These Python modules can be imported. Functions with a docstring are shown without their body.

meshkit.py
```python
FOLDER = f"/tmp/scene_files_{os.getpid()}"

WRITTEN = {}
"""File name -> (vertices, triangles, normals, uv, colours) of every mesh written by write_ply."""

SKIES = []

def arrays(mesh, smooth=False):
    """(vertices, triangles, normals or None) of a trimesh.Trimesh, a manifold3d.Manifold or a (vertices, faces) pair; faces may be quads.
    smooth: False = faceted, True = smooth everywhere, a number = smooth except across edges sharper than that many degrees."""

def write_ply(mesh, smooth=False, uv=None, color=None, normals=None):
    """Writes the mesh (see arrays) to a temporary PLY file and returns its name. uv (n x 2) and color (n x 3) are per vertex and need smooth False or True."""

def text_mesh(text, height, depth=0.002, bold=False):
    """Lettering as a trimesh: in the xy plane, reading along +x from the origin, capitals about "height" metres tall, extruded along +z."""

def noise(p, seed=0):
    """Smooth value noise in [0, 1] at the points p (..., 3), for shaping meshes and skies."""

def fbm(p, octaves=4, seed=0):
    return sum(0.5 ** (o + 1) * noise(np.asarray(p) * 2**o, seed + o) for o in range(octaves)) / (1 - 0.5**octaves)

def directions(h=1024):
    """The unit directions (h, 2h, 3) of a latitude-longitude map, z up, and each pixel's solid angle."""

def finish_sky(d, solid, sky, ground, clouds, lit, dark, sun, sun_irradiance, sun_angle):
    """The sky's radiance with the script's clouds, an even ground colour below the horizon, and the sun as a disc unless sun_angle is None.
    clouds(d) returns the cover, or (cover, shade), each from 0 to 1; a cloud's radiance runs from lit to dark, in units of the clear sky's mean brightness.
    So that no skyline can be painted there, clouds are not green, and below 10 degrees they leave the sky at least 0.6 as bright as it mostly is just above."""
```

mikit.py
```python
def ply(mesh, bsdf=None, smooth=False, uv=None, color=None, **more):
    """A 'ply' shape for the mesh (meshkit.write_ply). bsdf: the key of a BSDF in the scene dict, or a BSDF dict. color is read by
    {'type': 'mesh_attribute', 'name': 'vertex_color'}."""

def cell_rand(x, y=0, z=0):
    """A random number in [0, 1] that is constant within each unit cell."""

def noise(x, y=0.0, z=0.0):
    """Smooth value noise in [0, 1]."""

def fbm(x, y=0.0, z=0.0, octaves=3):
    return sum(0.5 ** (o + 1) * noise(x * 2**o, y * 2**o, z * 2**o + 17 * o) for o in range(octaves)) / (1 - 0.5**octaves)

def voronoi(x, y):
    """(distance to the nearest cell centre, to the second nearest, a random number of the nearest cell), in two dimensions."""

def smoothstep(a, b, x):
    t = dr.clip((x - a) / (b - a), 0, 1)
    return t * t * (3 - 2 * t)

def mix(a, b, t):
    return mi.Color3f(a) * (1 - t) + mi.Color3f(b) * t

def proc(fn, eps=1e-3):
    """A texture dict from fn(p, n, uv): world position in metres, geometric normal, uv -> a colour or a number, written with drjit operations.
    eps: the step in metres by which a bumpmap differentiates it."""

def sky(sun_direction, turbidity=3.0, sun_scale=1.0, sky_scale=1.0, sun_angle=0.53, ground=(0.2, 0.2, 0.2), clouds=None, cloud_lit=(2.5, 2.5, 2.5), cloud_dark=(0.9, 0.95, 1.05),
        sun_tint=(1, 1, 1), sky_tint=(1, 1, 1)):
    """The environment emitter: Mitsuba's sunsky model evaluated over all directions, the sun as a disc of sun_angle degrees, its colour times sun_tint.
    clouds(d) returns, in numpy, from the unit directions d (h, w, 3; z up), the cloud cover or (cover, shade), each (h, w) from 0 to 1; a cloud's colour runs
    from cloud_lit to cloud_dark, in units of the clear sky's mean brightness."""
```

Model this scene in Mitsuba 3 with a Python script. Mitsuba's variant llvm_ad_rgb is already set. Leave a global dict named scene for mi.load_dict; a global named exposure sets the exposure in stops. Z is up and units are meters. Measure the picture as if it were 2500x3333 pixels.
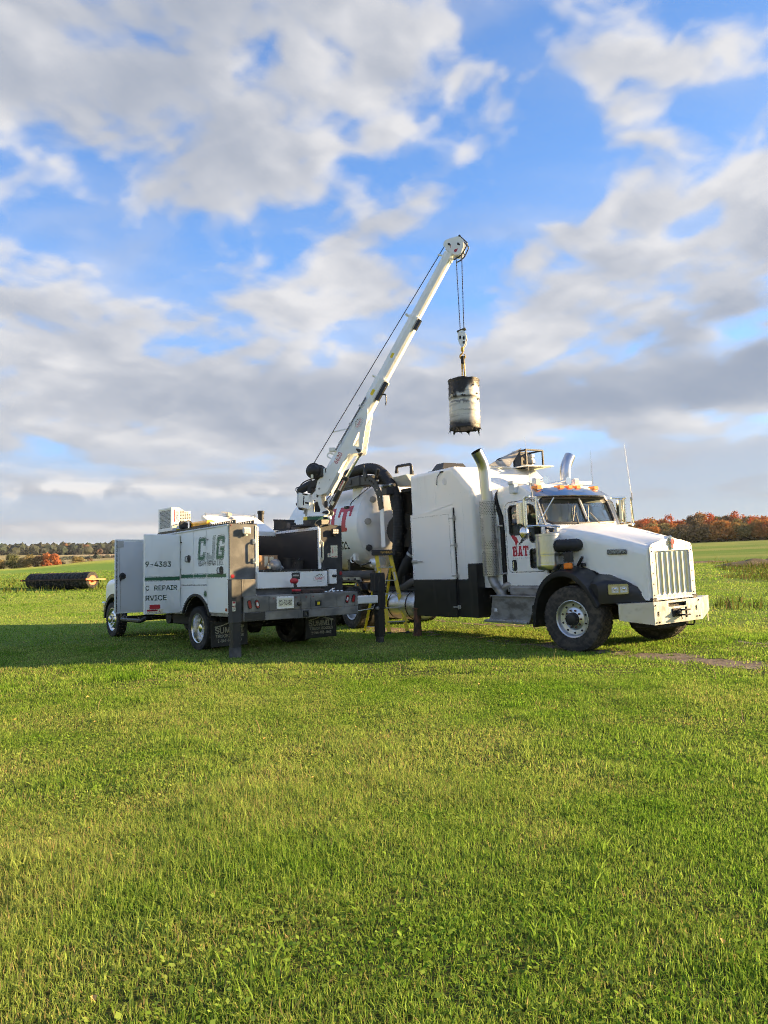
import math, numpy as np, trimesh, manifold3d as m3, drjit as dr, mitsuba as mi, mikit, meshkit
from shapely.geometry import Polygon, box as sbox, LineString, Point
from shapely.ops import unary_union
from shapely import affinity
scene, labels = {'type': 'scene'}, {}
T = mi.ScalarTransform4f
rng = np.random.default_rng(7)
PI = math.pi
# ---------------------------------------------------------------- camera, sky, exposure
CAM = (0, 0, 1.352)
scene['camera'] =  {'type': 'perspective', 'fov': 55.2746, 'fov_axis': 'x', 'medium': {'type': 'ref', 'id': 'air'}, 'near_clip': 0.05, 'far_clip': 9000.0,
    'to_world': T().look_at(origin=CAM, target=(0, .99666, 1.352 + .08164), up=(.024845, -.081618, .99635))}
scene['air'] = {'type': 'homogeneous', 'albedo': {'type': 'rgb', 'value': [.88, .93, .98]}, 'sigma_t': 7e-5}
exposure = 3.28

def sstep(a, b, x):
    t = np.clip((x - a) / (b - a), 0, 1)
    return t * t * (3 - 2 * t)

SUN_SIDE = (.90, .16, .40)
def clouds(d):
    az = np.degrees(np.arctan2(d[..., 0], d[..., 1])); el = np.degrees(np.arcsin(np.clip(d[..., 2], -1, 1)))
    k = 1.0 / (d[..., 2] + .10)
    P = np.stack([d[..., 0] * k, d[..., 1] * k, np.zeros_like(k)], -1)
    wv = np.stack([meshkit.fbm(P * 1.3 + 5, 3, 11) - .5, meshkit.fbm(P * 1.3 + 9, 3, 12) - .5, np.zeros_like(k)], -1)
    Q = P + wv * .8
    big = meshkit.fbm(Q * 1.5 + 3.1, 4, 21)
    zz = .40 * np.log(np.maximum(d[..., 2], 0) + .06) + .75 * d[..., 2]
    S = np.stack([d[..., 0], d[..., 1], zz], -1)
    W2 = np.stack([meshkit.fbm(S * 5 + 40, 4, 41) - .5, meshkit.fbm(S * 5 + 60, 4, 42) - .5, meshkit.fbm(S * 5 + 80, 4, 43) - .5], -1)
    def puffs(s): return .62 * meshkit.fbm((s + W2 * .16) * 7.5 + 7, 5, 31) + .38 * meshkit.fbm((s + W2 * .12) * 21 + 3, 5, 35)
    billow = puffs(S); toward = puffs(S + np.array(SUN_SIDE) * .030); broad = meshkit.fbm((S + W2 * .16) * 6.5 + 7, 2, 31); toward2 = meshkit.fbm((S + np.array(SUN_SIDE) * .07 + W2 * .16) * 6.5 + 7, 2, 31)
    relief = (billow - toward) * 2.6 + (broad - toward2) * 1.1
    fine = meshkit.fbm((S + W2 * .06) * 30, 4, 33)
    u1 = az + 15 * (meshkit.fbm(S * 7 + 15, 5, 51) - .5); v1 = el + 9 * (meshkit.fbm(S * 7 + 25, 5, 52) - .5)
    def blob(a, e, ra, re, tilt=0):
        t = math.radians(tilt); x = (u1 - a) * math.cos(math.radians(min(e, 60))); y = v1 - e
        x, y = x * math.cos(t) + y * math.sin(t), -x * math.sin(t) + y * math.cos(t)
        return np.exp(-(x / ra) ** 2 - (y / re) ** 2)
    bias = np.zeros_like(az) + .03
    dark = np.zeros_like(az)
    for a, e, ra, re, t, s in BLOBS:
        bias = bias + s * blob(a, e, ra, re, t)
    for a, e, ra, re, t, s in DARKS:
        dark = dark + s * blob(a, e, ra, re, t)
    low = 1 - sstep(6.0, 11, el)
    dens = .475 + BL * bias + .22 * sstep(17, 10, el) * sstep(3, 8, el) + (big - .5) * .35 + (billow - .5) * 2.0 + (fine - .5) * .18
    cov = .96 * sstep(.38, .80, dens)
    veil = sstep(.40, .9, meshkit.fbm(np.stack([P[..., 0] * 1.2, P[..., 1] * 3.0, P[..., 2]], -1) + 31 + wv, 5, 61)) * .62
    cov = np.maximum(cov, veil)
    layers = meshkit.fbm(np.stack([d[..., 0] * 2.2, d[..., 1] * 2.2, el * .55], -1) + wv * 1.0, 5, 71)
    cov = cov * (1 - low) + low * (.84 + .14 * sstep(.42, .62, layers))
    thick = sstep(.60, 1.10, dens)
    shade = .33 + .30 * thick + dark - relief * .95 + .3 * (big - .5) - .3 * (fine - .5)
    lowsh = 1.0 - .72 * sstep(.52, .74, layers + .16 * (fine - .5))
    pn = meshkit.fbm(np.stack([az * .16, el * .42, az * 0], -1) + 3, 4, 81); pe = meshkit.fbm(np.stack([az * .7, el * 1.1, az * 0], -1) + 3, 4, 82)
    rim = np.exp(-((el - 6.3 - 2.2 * (pn - .5)) / .85) ** 2) * sstep(.40, .56, .55 * pn + .45 * pe) * (1 - sstep(-5, 0, az)) * sstep(-75, -45, az)
    lowsh = lowsh - .75 * rim; cov = np.maximum(cov, rim)
    shade = shade * (1 - low) + low * lowsh - .5 * rim * (1 - low)
    return np.clip(cov, 0, 1), 1 - np.exp(-1.25 * np.maximum(shade, 0) ** 1.1)

BL = .84
BLOBS = [(23, 35, 5, 3, 35, .2), (-20, 37, 14, 5.5, 0, .38), (-2, 37, 10, 6, 0, .40), (8, 35.5, 6, 4, 0, .26), (-15, 29, 7, 4, 0, .36), (-30, 33, 8, 5, 0, .3), (-7, 31.5, 4, 3, 0, .16),
         (25, 33, 6, 3, 30, .24), (18, 28, 5, 3, 40, .2), (30, 30, 4, 5, 0, .16), (14, 21.5, 6, 2, -10, .1), (27, 22.5, 7, 3.5, 10, .38), (15, 19.5, 7, 1.6, 0, .22),
         (-27, 20.5, 6, 4.5, 0, .38), (-2, 22.5, 5.5, 3.2, 0, .52), (-17, 17, 10, 3, 0, .40), (-8, 14.5, 14, 2.4, 0, .36), (10, 16, 9, 2.6, 0, .34), (27, 15.5, 10, 3.4, 0, .5), (-1, 27, 4, 2, 20, .12), (20, 11.5, 20, 2.4, 0, .3), (-20, 12, 18, 2.4, 0, .32),
         (-20, 23.8, 8, 1.3, -5, -.20), (-7, 27, 4, 5, 20, -.30), (9, 26.5, 4.5, 6, 0, -.34), (14, 31.5, 3.0, 5, 15, -.30), (11.5, 36.5, 2.2, 3.5, 25, -.30), (-25, 25.6, 6, 1.6, 0, -.28), (-9.5, 18.4, 5, 1.3, 0, -.18), (5, 21.5, 3, 3.5, 0, -.24), (22, 19.2, 4.5, 1.1, 0, -.18), (-30, 29.5, 3, 1.4, 0, -.25), (20, 38, 3, 2.5, 0, -.25)]
DARKS = [(-20, 36, 12, 5, 0, .26), (27, 14.8, 8, 2.3, 4, 1.5), (20, 11.8, 14, 1.6, 0, .75), (13, 20, 5, 1.0, 0, .16), (-15, 13.5, 16, 1.6, 0, .40), (5, 12.8, 14, 1.2, 0, .35), (27, 31, 7, 4, 0, -.2), (-2, 37, 9, 4, 0, -.05), (-1, 23, 5, 3, 0, -.22), (-27, 22, 5, 3, 0, -.2), (-15, 30, 5, 3, 0, -.05)]
SUN_AZ, SUN_EL = 10.0, 17.0     # degrees, from +x (the photo's right) towards +y; above the horizon
sd = (math.cos(math.radians(SUN_AZ)) * math.cos(math.radians(SUN_EL)), math.sin(math.radians(SUN_AZ)) * math.cos(math.radians(SUN_EL)), math.sin(math.radians(SUN_EL)))
scene['sky'] = mikit.sky(sd, turbidity=3, sun_scale=1.4, clouds=clouds, cloud_lit=(1.50, 1.49, 1.51), cloud_dark=(.50, .61, .82), sky_tint=(.58, .80, 1.20), sun_tint=(1.0, .975, .92), ground=(.10, .13, .05))

# ---------------------------------------------------------------- helpers
def mat(name, d):
    scene['mat_' + name] = d
    return 'mat_' + name

def princ(base, rough=.5, metal=0., coat=0., spec=.5, bump=None, two=True, **k):
    b = {'type': 'rgb', 'value': list(base)} if isinstance(base, (tuple, list)) else mikit.proc(base)
    d = {'type': 'principled', 'base_color': b, 'roughness': rough if not callable(rough) else mikit.proc(rough), 'metallic': metal, 'specular': spec, **k}
    if coat: d['clearcoat'] = coat; d['clearcoat_gloss'] = .92
    if bump: d = {'type': 'bumpmap', 'tex': mikit.proc(bump[0], bump[2] if len(bump) > 2 else 2e-3), 'scale': bump[1], 'bsdf': d}
    return {'type': 'twosided', 'bsdf': d} if two else d

def add(key, mesh, m, frame=None, smooth=30, **k):
    if isinstance(mesh, (list, tuple)) and not isinstance(mesh[0], np.ndarray): mesh = cat(mesh)
    base, n = key, 0
    while key in scene:
        n += 1; key = f'{base}_{n:03d}'
    d = mikit.ply(mesh, 'mat_' + m, smooth=smooth, **k)
    if frame is not None: d['to_world'] = T(frame)
    scene[key] = d
    return key

def lab(key, text, cat_=None, group=None, kind=None):
    d = {'label': text}
    if cat_: d['category'] = cat_
    if group: d['group'] = group
    if kind: d['kind'] = kind
    labels[key] = d

def cat(ms): return trimesh.util.concatenate([m for m in ms if m is not None])

def box(x0, x1, y0, y1, z0, z1, b=.006):
    x0, x1 = min(x0, x1), max(x0, x1); y0, y1 = min(y0, y1), max(y0, y1); z0, z1 = min(z0, z1), max(z0, z1)
    b = min(b, .45 * min(x1 - x0, y1 - y0, z1 - z0))
    if b <= 0: return trimesh.creation.box(bounds=[[x0, y0, z0], [x1, y1, z1]])
    X, Y, Z = (x0, x1), (y0, y1), (z0, z1); P = []
    for i in (0, 1):
        for j in (0, 1):
            for k in (0, 1):
                s = (1 - 2 * i, 1 - 2 * j, 1 - 2 * k)
                for q in ((0, 1, 1), (1, 0, 1), (1, 1, 0)):
                    P.append((X[i] + s[0] * b * q[0], Y[j] + s[1] * b * q[1], Z[k] + s[2] * b * q[2]))
    return trimesh.convex.convex_hull(np.array(P))

def hull(P): return trimesh.convex.convex_hull(np.array(P, float))

def extr(poly, h):
    gs = getattr(poly, 'geoms', [poly])
    return cat([trimesh.creation.extrude_polygon(g, h, engine='earcut') for g in gs if g.area > 1e-9])

def P2(poly): return poly if hasattr(poly, 'geom_type') else Polygon(poly)

def prism_xz(poly, y0, y1):
    m = extr(P2(poly), abs(y1 - y0)); v = m.vertices.copy()
    m = trimesh.Trimesh(np.c_[v[:, 0], max(y0, y1) - v[:, 2], v[:, 1]], m.faces, process=False)
    return m

def prism_xy(poly, z0, z1):
    m = extr(P2(poly), abs(z1 - z0)); m.apply_translation((0, 0, min(z0, z1))); return m

def prism_yz(poly, x0, x1):
    m = extr(P2(poly), abs(x1 - x0)); v = m.vertices.copy()
    return trimesh.Trimesh(np.c_[v[:, 2] + min(x0, x1), v[:, 0], v[:, 1]], m.faces, process=False)

def rrect(x0, x1, y0, y1, r): return sbox(x0 + r, y0 + r, x1 - r, y1 - r).buffer(r, quad_segs=5)

def cyl(a, b, r, n=20, r2=None):
    a, b = np.array(a, float), np.array(b, float)
    return tube([a, b], [r, r if r2 is None else r2], n)

def tube(path, r, n=10, caps=True, closed=False):
    P = np.array(path, float); N = len(P); R = np.broadcast_to(np.array(r, float), (N,))
    t = np.gradient(P, axis=0) if not closed else np.roll(P, -1, 0) - np.roll(P, 1, 0)
    t /= np.linalg.norm(t, axis=1, keepdims=True) + 1e-12
    u = np.cross(t[0], (0, 0, 1) if abs(t[0][2]) < .9 else (1, 0, 0)); u /= np.linalg.norm(u)
    V = []; ang = np.arange(n) * 2 * PI / n
    for i in range(N):
        u = u - t[i] * u.dot(t[i]); u /= np.linalg.norm(u); w = np.cross(t[i], u)
        V.append(P[i] + R[i] * (np.cos(ang)[:, None] * u + np.sin(ang)[:, None] * w))
    V = np.concatenate(V); F = []
    for i in range(N if closed else N - 1):
        a, b = i * n, ((i + 1) % N) * n
        for j in range(n):
            k = (j + 1) % n
            F += [(a + j, a + k, b + k), (a + j, b + k, b + j)]
    if caps and not closed:
        V = np.vstack([V, P[0], P[-1]]); c0, c1 = len(V) - 2, len(V) - 1
        for j in range(n):
            k = (j + 1) % n
            F += [(c0, k, j), (c1, (N - 1) * n + j, (N - 1) * n + k)]
    return trimesh.Trimesh(V, F, process=False)

def spline(pts, n=40):
    from scipy.interpolate import CubicSpline
    p = np.array(pts, float); s = np.r_[0, np.cumsum(np.linalg.norm(np.diff(p, axis=0), axis=1))]
    return CubicSpline(s, p)(np.linspace(0, s[-1], n))

def fillet(pts, r, n=6):
    """a polyline with its inner corners rounded"""
    p = [np.array(q, float) for q in pts]; o = [p[0]]
    for a, b, c in zip(p[:-2], p[1:-1], p[2:]):
        d1, d2 = a - b, c - b; l1, l2 = np.linalg.norm(d1), np.linalg.norm(d2); k = min(r, .48 * l1, .48 * l2)
        q0, q1 = b + d1 / l1 * k, b + d2 / l2 * k
        for t in np.linspace(0, 1, n): o.append((1 - t) ** 2 * q0 + 2 * t * (1 - t) * b + t * t * q1)
    return np.array(o + [p[-1]])

def lathe(prof, o, ax, n=40):
    """prof: (distance along ax from o, radius)"""
    ax = np.array(ax, float); ax /= np.linalg.norm(ax); o = np.array(o, float)
    u = np.cross(ax, (0, 0, 1) if abs(ax[2]) < .9 else (1, 0, 0)); u /= np.linalg.norm(u); w = np.cross(ax, u)
    a = np.arange(n) * 2 * PI / n; V, F = [], []
    for h, r in prof: V.append(o + ax * h + max(r, 1e-4) * (np.cos(a)[:, None] * u + np.sin(a)[:, None] * w))
    for i in range(len(prof) - 1):
        for j in range(n):
            k = (j + 1) % n
            F += [(i * n + j, i * n + k, (i + 1) * n + k), (i * n + j, (i + 1) * n + k, (i + 1) * n + j)]
    return trimesh.Trimesh(np.concatenate(V), F, process=False)

def loft(secs, cap=True):
    """closed surface through sections, each (n, 3)"""
    n = len(secs[0]); V = np.concatenate(secs); F = []
    for i in range(len(secs) - 1):
        for j in range(n):
            k = (j + 1) % n
            F += [(i * n + j, i * n + k, (i + 1) * n + k), (i * n + j, (i + 1) * n + k, (i + 1) * n + j)]
    if cap:
        V = np.vstack([V, secs[0].mean(0), secs[-1].mean(0)]); a, b = len(V) - 2, len(V) - 1
        for j in range(n):
            k = (j + 1) % n
            F += [(a, k, j), (b, (len(secs) - 1) * n + j, (len(secs) - 1) * n + k)]
    m = trimesh.Trimesh(V, F, process=False)
    if m.volume < 0: m.invert()
    return m

def grid(fn, us, vs):
    V = np.array([fn(u, v) for u in us for v in vs]); m = len(vs); F = []
    for i in range(len(us) - 1):
        for j in range(m - 1):
            a = i * m + j; F += [(a, a + m, a + m + 1), (a, a + m + 1, a + 1)]
    return trimesh.Trimesh(V, F, process=False)

def man(t):
    t = trimesh.Trimesh(t.vertices, t.faces, process=True)
    if t.volume < 0: t.invert()
    return m3.Manifold(m3.Mesh(np.ascontiguousarray(t.vertices, np.float32), np.ascontiguousarray(t.faces, np.uint32)))

def tri(m):
    q = m.to_mesh(); return trimesh.Trimesh(q.vert_properties[:, :3], q.tri_verts, process=False)

def diff(a, *bs):
    a = man(a)
    for b in bs: a = a - man(b)
    return tri(a)

def put(mesh, o, X, Y):
    """a flat mesh (x right, y up, thickness z) laid at o with these axes"""
    X, Y = np.array(X, float), np.array(Y, float); X /= np.linalg.norm(X); Y -= X * X.dot(Y); Y /= np.linalg.norm(Y); Z = np.cross(X, Y)
    v = mesh.vertices
    return trimesh.Trimesh(np.array(o, float) + v[:, :1] * X + v[:, 1:2] * Y + v[:, 2:3] * Z, mesh.faces, process=False)

def text(s, h, o, X, Y, bold=False, width=None, depth=.002, center=False):
    m = meshkit.text_mesh(s, h, depth, bold)
    b = m.bounds; v = m.vertices.copy(); v[:, 0] -= b[0, 0]
    w = b[1, 0] - b[0, 0]
    if width: v[:, 0] *= width / w; w = width
    if center: v[:, 0] -= w / 2
    return put(trimesh.Trimesh(v, m.faces, process=False), o, X, Y)

def decal(poly, o, X, Y, t=.002): return put(extr(P2(poly), t), o, X, Y)

def slab(ch):
    """slab-serif capitals 1 high"""
    s = .17
    if ch == 'B':
        p = unary_union([sbox(0, 0, .45, 1), sbox(.3, .47, .72, 1).buffer(0), rrect(.1, .76, 0, .56, .17), rrect(.1, .72, .46, 1, .16), sbox(0, 0, .4, s), sbox(0, 1 - s, .4, 1)])
        return p.difference(rrect(.34, .5, .15, .43, .05)).difference(rrect(.34, .48, .59, .85, .05)).difference(sbox(-.1, .16, .06, .84))
    if ch == 'A':
        p = unary_union([Polygon([(.1, 0), (.34, 0), (.56, 1), (.28, 1)]), Polygon([(.50, 0), (.78, 0), (.62, 1), (.32, 1)]), sbox(.25, .2, .65, .36), sbox(.0, 0, .38, .15), sbox(.47, 0, .86, .15), sbox(.26, .85, .62, 1)])
        return p.difference(Polygon([(.385, .36), (.5, .36), (.455, .72), (.43, .72)]))
    return unary_union([sbox(.3, 0, .56, 1), sbox(0, .8, .86, 1), sbox(0, .58, .14, 1), sbox(.72, .58, .86, 1), sbox(.2, 0, .66, .15)])

def word(chars, gap=.06):
    x, o = 0, []
    for c in chars:
        g = slab(c); o.append(affinity.translate(g, x - g.bounds[0], 0)); x += g.bounds[2] - g.bounds[0] + gap
    return unary_union(o)

# ---------------------------------------------------------------- the two trucks' frames (x ahead, y to the vehicle's left, z up)
def frame(o, yaw, roll=0, py=0):
    c, s = math.cos(math.radians(yaw)), math.sin(math.radians(yaw)); r = math.radians(roll)
    M = np.eye(4); M[:3, :3] = np.array([[c, -s, 0], [s, c, 0], [0, 0, 1]]); M[:3, 3] = o
    R = np.eye(4); R[1:3, 1:3] = [[math.cos(r), -math.sin(r)], [math.sin(r), math.cos(r)]]
    A = np.eye(4); A[1, 3] = py; B = np.eye(4); B[1, 3] = -py
    return M @ A @ R @ B
FS = frame((-1.75218, 13.38051, 0), 129.902)
FV = frame((4.11074, 13.00698, -.046), -57.6556, 1.7, -1.2)
def toW(F, p): return (F @ np.r_[np.array(p, float), 1])[:3]
def toL(F, p): return (np.linalg.inv(F) @ np.r_[np.array(p, float), 1])[:3]

def gz(x, y):
    """height of the ground"""
    x, y = np.asarray(x, float), np.asarray(y, float); r = np.hypot(x, y); th = np.degrees(np.arctan2(x, y))
    rr = [0, 18, 30, 50, 75, 110, 140, 200, 300, 600, 900, 1500, 5000]
    zl = np.interp(r, rr, [0, 0, .2, .74, 2.2, 4.1, 4.4, 3.4, 5, 17, 31, 38, 55])
    zl = zl * (1 - .28 * sstep(60, 110, r) * (1 - sstep(150, 230, r)) * sstep(-19, -28, th))
    zr = np.interp(r, [0, 18, 30, 60, 75, 90, 150, 250, 340, 500, 900, 1500, 5000], [0, 0, .25, 1.05, 1.5, 1.55, 3.6, 7.4, 11.0, 12, 14, 20, 30])
    w = sstep(-6, 14, th)
    z = zl * (1 - w) + zr * w
    q = np.stack([x, y, x * 0], -1)
    z = z + (meshkit.fbm(q * .35, 3, 3) - .5) * .10 * sstep(2, 8, r) + (meshkit.fbm(q * .02, 3, 4) - .5) * 1.6 * sstep(60, 300, r) + (meshkit.fbm(q * .0035, 2, 5) - .5) * 6 * sstep(350, 900, r)
    L = np.linalg.inv(FV); xl = L[0, 0] * x + L[0, 1] * y + L[0, 3]; yl = L[1, 0] * x + L[1, 1] * y + L[1, 3]
    t = -.046 + math.tan(math.radians(1.7)) * np.clip(yl + 1.2, 0, 3.2)
    d = np.hypot(np.maximum(np.abs(xl + 4.3) - 6, 0), np.maximum(np.abs(yl) - 1.7, 0)); k = 1 - sstep(0, 2.6, d)
    z = z * (1 - k) + t * k
    L = np.linalg.inv(FS); xl = L[0, 0] * x + L[0, 1] * y + L[0, 3]; yl = L[1, 0] * x + L[1, 1] * y + L[1, 3]
    d = np.hypot(np.maximum(np.abs(xl - 3) - 3.6, 0), np.maximum(np.abs(yl) - 1.3, 0)); k = 1 - sstep(0, 1.5, d)
    return z * (1 - k)
# ---------------------------------------------------------------- materials
N, FB, SS, MIX = mikit.noise, mikit.fbm, mikit.smoothstep, mikit.mix
def c3(*v): return mi.Color3f(*v)

def paint(base, dirt=(.30, .27, .22), amt=.35, top=1.3):
    def f(p, n, uv):
        g = FB(p.x * 2.1, p.y * 2.1, p.z * 2.6, 3); s = FB(p.x * 9, p.y * 9, p.z * 1.2, 2)
        low = 1 - SS(.3, top, p.z + (g - .5) * .6)
        return MIX(base, dirt, dr.clip(amt * low * (.3 + g) + .10 * SS(.62, .9, s), 0, 1))
    return f
mat('white', princ(paint((.83, .83, .80)), .28, coat=.6))
mat('whitebody', princ(paint((.80, .82, .81), amt=.25), .32, coat=.4))
mat('tankwhite', princ(paint((.76, .76, .74), (.33, .28, .22), .55, 2.6), .30, coat=.35))
mat('inner', princ((.66, .68, .70), .45))
mat('blackpaint', princ(paint((.010, .011, .012), (.16, .145, .12), .14, 1.0), .30, coat=.2))
mat('dark', princ((.012, .012, .013), .7))
mat('rubber', princ(lambda p, n, uv: MIX((.016, .016, .017), (.055, .050, .043), SS(.35, .8, FB(p.x * 7, p.y * 7, p.z * 7, 3))), .78))
mat('tread', princ(lambda p, n, uv: MIX((.028, .027, .026), (.085, .072, .058), SS(.35, .75, FB(p.x * 16, p.y * 16, p.z * 16, 4))), .85))
def liner(p, n, uv):
    g = FB(p.x * 5, p.y * 5, p.z * 5, 3); s = N(p.x * 130, p.y * 130, p.z * 130)
    return MIX((.085, .085, .084), (.20, .198, .19), dr.clip(SS(.35, .75, g) * .6 + s * .35, 0, 1))
mat('liner', princ(liner, .78, bump=(lambda p, n, uv: FB(p.x * 90, p.y * 90, p.z * 90, 2), .002)))
def grime(p, n, uv):
    g = FB(p.x * 4, p.y * 4, p.z * 5, 4); s = FB(p.x * 22, p.y * 22, p.z * 2.5, 3)
    return MIX(MIX((.12, .115, .104), (.26, .245, .215), SS(.3, .75, g)), (.035, .033, .03), SS(.60, .85, s) * .8)
mat('grime', princ(grime, .75, bump=(lambda p, n, uv: FB(p.x * 70, p.y * 70, p.z * 70, 2), .0015)))
mat('hose', princ((.014, .0145, .016), .62))
mat('chrome', {'type': 'twosided', 'bsdf': {'type': 'roughconductor', 'material': 'Ag', 'alpha': .06, 'specular_reflectance': {'type': 'rgb', 'value': [.82, .82, .82]}}})
mat('stack', princ((.58, .60, .64), .27, metal=1.0))
mat('grimedark', princ(lambda p, n, uv: MIX((.045, .044, .042), (.13, .125, .115), SS(.45, .85, FB(p.x * 5, p.y * 5, p.z * 4, 4))), .7))
mat('liner2', princ(lambda p, n, uv: MIX((.022, .022, .023), (.07, .068, .064), SS(.35, .8, FB(p.x * 5, p.y * 5, p.z * 5, 3)) * .5 + .3 * N(p.x * 130, p.y * 130, p.z * 130)), .75))
mat('steel', princ((.62, .62, .61), .18, metal=1.0))
mat('alu', princ(lambda p, n, uv: MIX((.66, .67, .68), (.50, .50, .49), SS(.5, .85, FB(p.x * 9, p.y * 9, p.z * 9, 4))), lambda p, n, uv: .26 + .22 * FB(p.x * 30, p.y * 30, p.z * 6, 3), metal=.9))
mat('dullalu', princ(lambda p, n, uv: MIX((.36, .355, .34), (.17, .16, .145), SS(.35, .8, FB(p.x * 6, p.y * 6, p.z * 9, 4))), .45, metal=.55))
mat('zinc', princ((.42, .42, .40), .38, metal=.6))
mat('rust', princ(lambda p, n, uv: MIX((.15, .075, .048), (.055, .034, .028), SS(.35, .7, FB(p.x * 11, p.y * 11, p.z * 7, 4))), .85))
mat('green', princ((.018, .105, .052), .35))
mat('darkgreen', princ((.012, .045, .030), .4))
mat('silver', princ((.38, .41, .40), .4))
mat('beacon', princ((.95, .46, .02), .2, coat=.8))
mat('visor', princ((.42, .43, .46), .10, metal=1.0))
mat('red', princ((.46, .026, .040), .42))
mat('redlens', princ((.30, .018, .022), .15, coat=.8))
mat('clearlens', princ((.62, .62, .58), .12, coat=1.0))
mat('amber', princ((.92, .24, .015), .22, coat=.8))
mat('black', princ((.018, .018, .019), .45))
mat('blue', princ((.03, .06, .25), .4))
mat('yellow', princ(lambda p, n, uv: MIX((.80, .62, .02), (.60, .46, .04), SS(.5, .8, FB(p.x * 14, p.y * 14, p.z * 9, 3))), .45))
mat('gold', princ((.55, .33, .045), .5))
mat('cream', princ((.70, .67, .50), .5))
mat('olive', princ((.42, .40, .30), .7))
mat('cardboard', princ((.33, .20, .11), .85))
mat('seatgrey', princ((.10, .10, .11), .8))
mat('tan', princ((.66, .63, .56), .8))
mat('mesh', princ(lambda p, n, uv: MIX((.085, .08, .072), (.015, .014, .013), .5 * SS(.2, .45, dr.abs(p.z * 46 - dr.floor(p.z * 46) - .5)) + .35 * N(p.x * 60, p.y * 60, p.z * 8)), .7))
mat('glass', {'type': 'thindielectric', 'int_ior': 1.5, 'specular_transmittance': {'type': 'rgb', 'value': [.82, .88, .86]}})
mat('tint', {'type': 'thindielectric', 'int_ior': 1.5, 'specular_transmittance': {'type': 'rgb', 'value': [.20, .23, .22]}})
mat('lampglass', {'type': 'thindielectric', 'int_ior': 1.5})
mat('mirror', {'type': 'twosided', 'bsdf': {'type': 'roughconductor', 'material': 'Ag', 'alpha': .02}})
mat('orange', princ((.78, .16, .045), .5))
mat('brown', princ((.065, .038, .030), .75))
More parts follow.
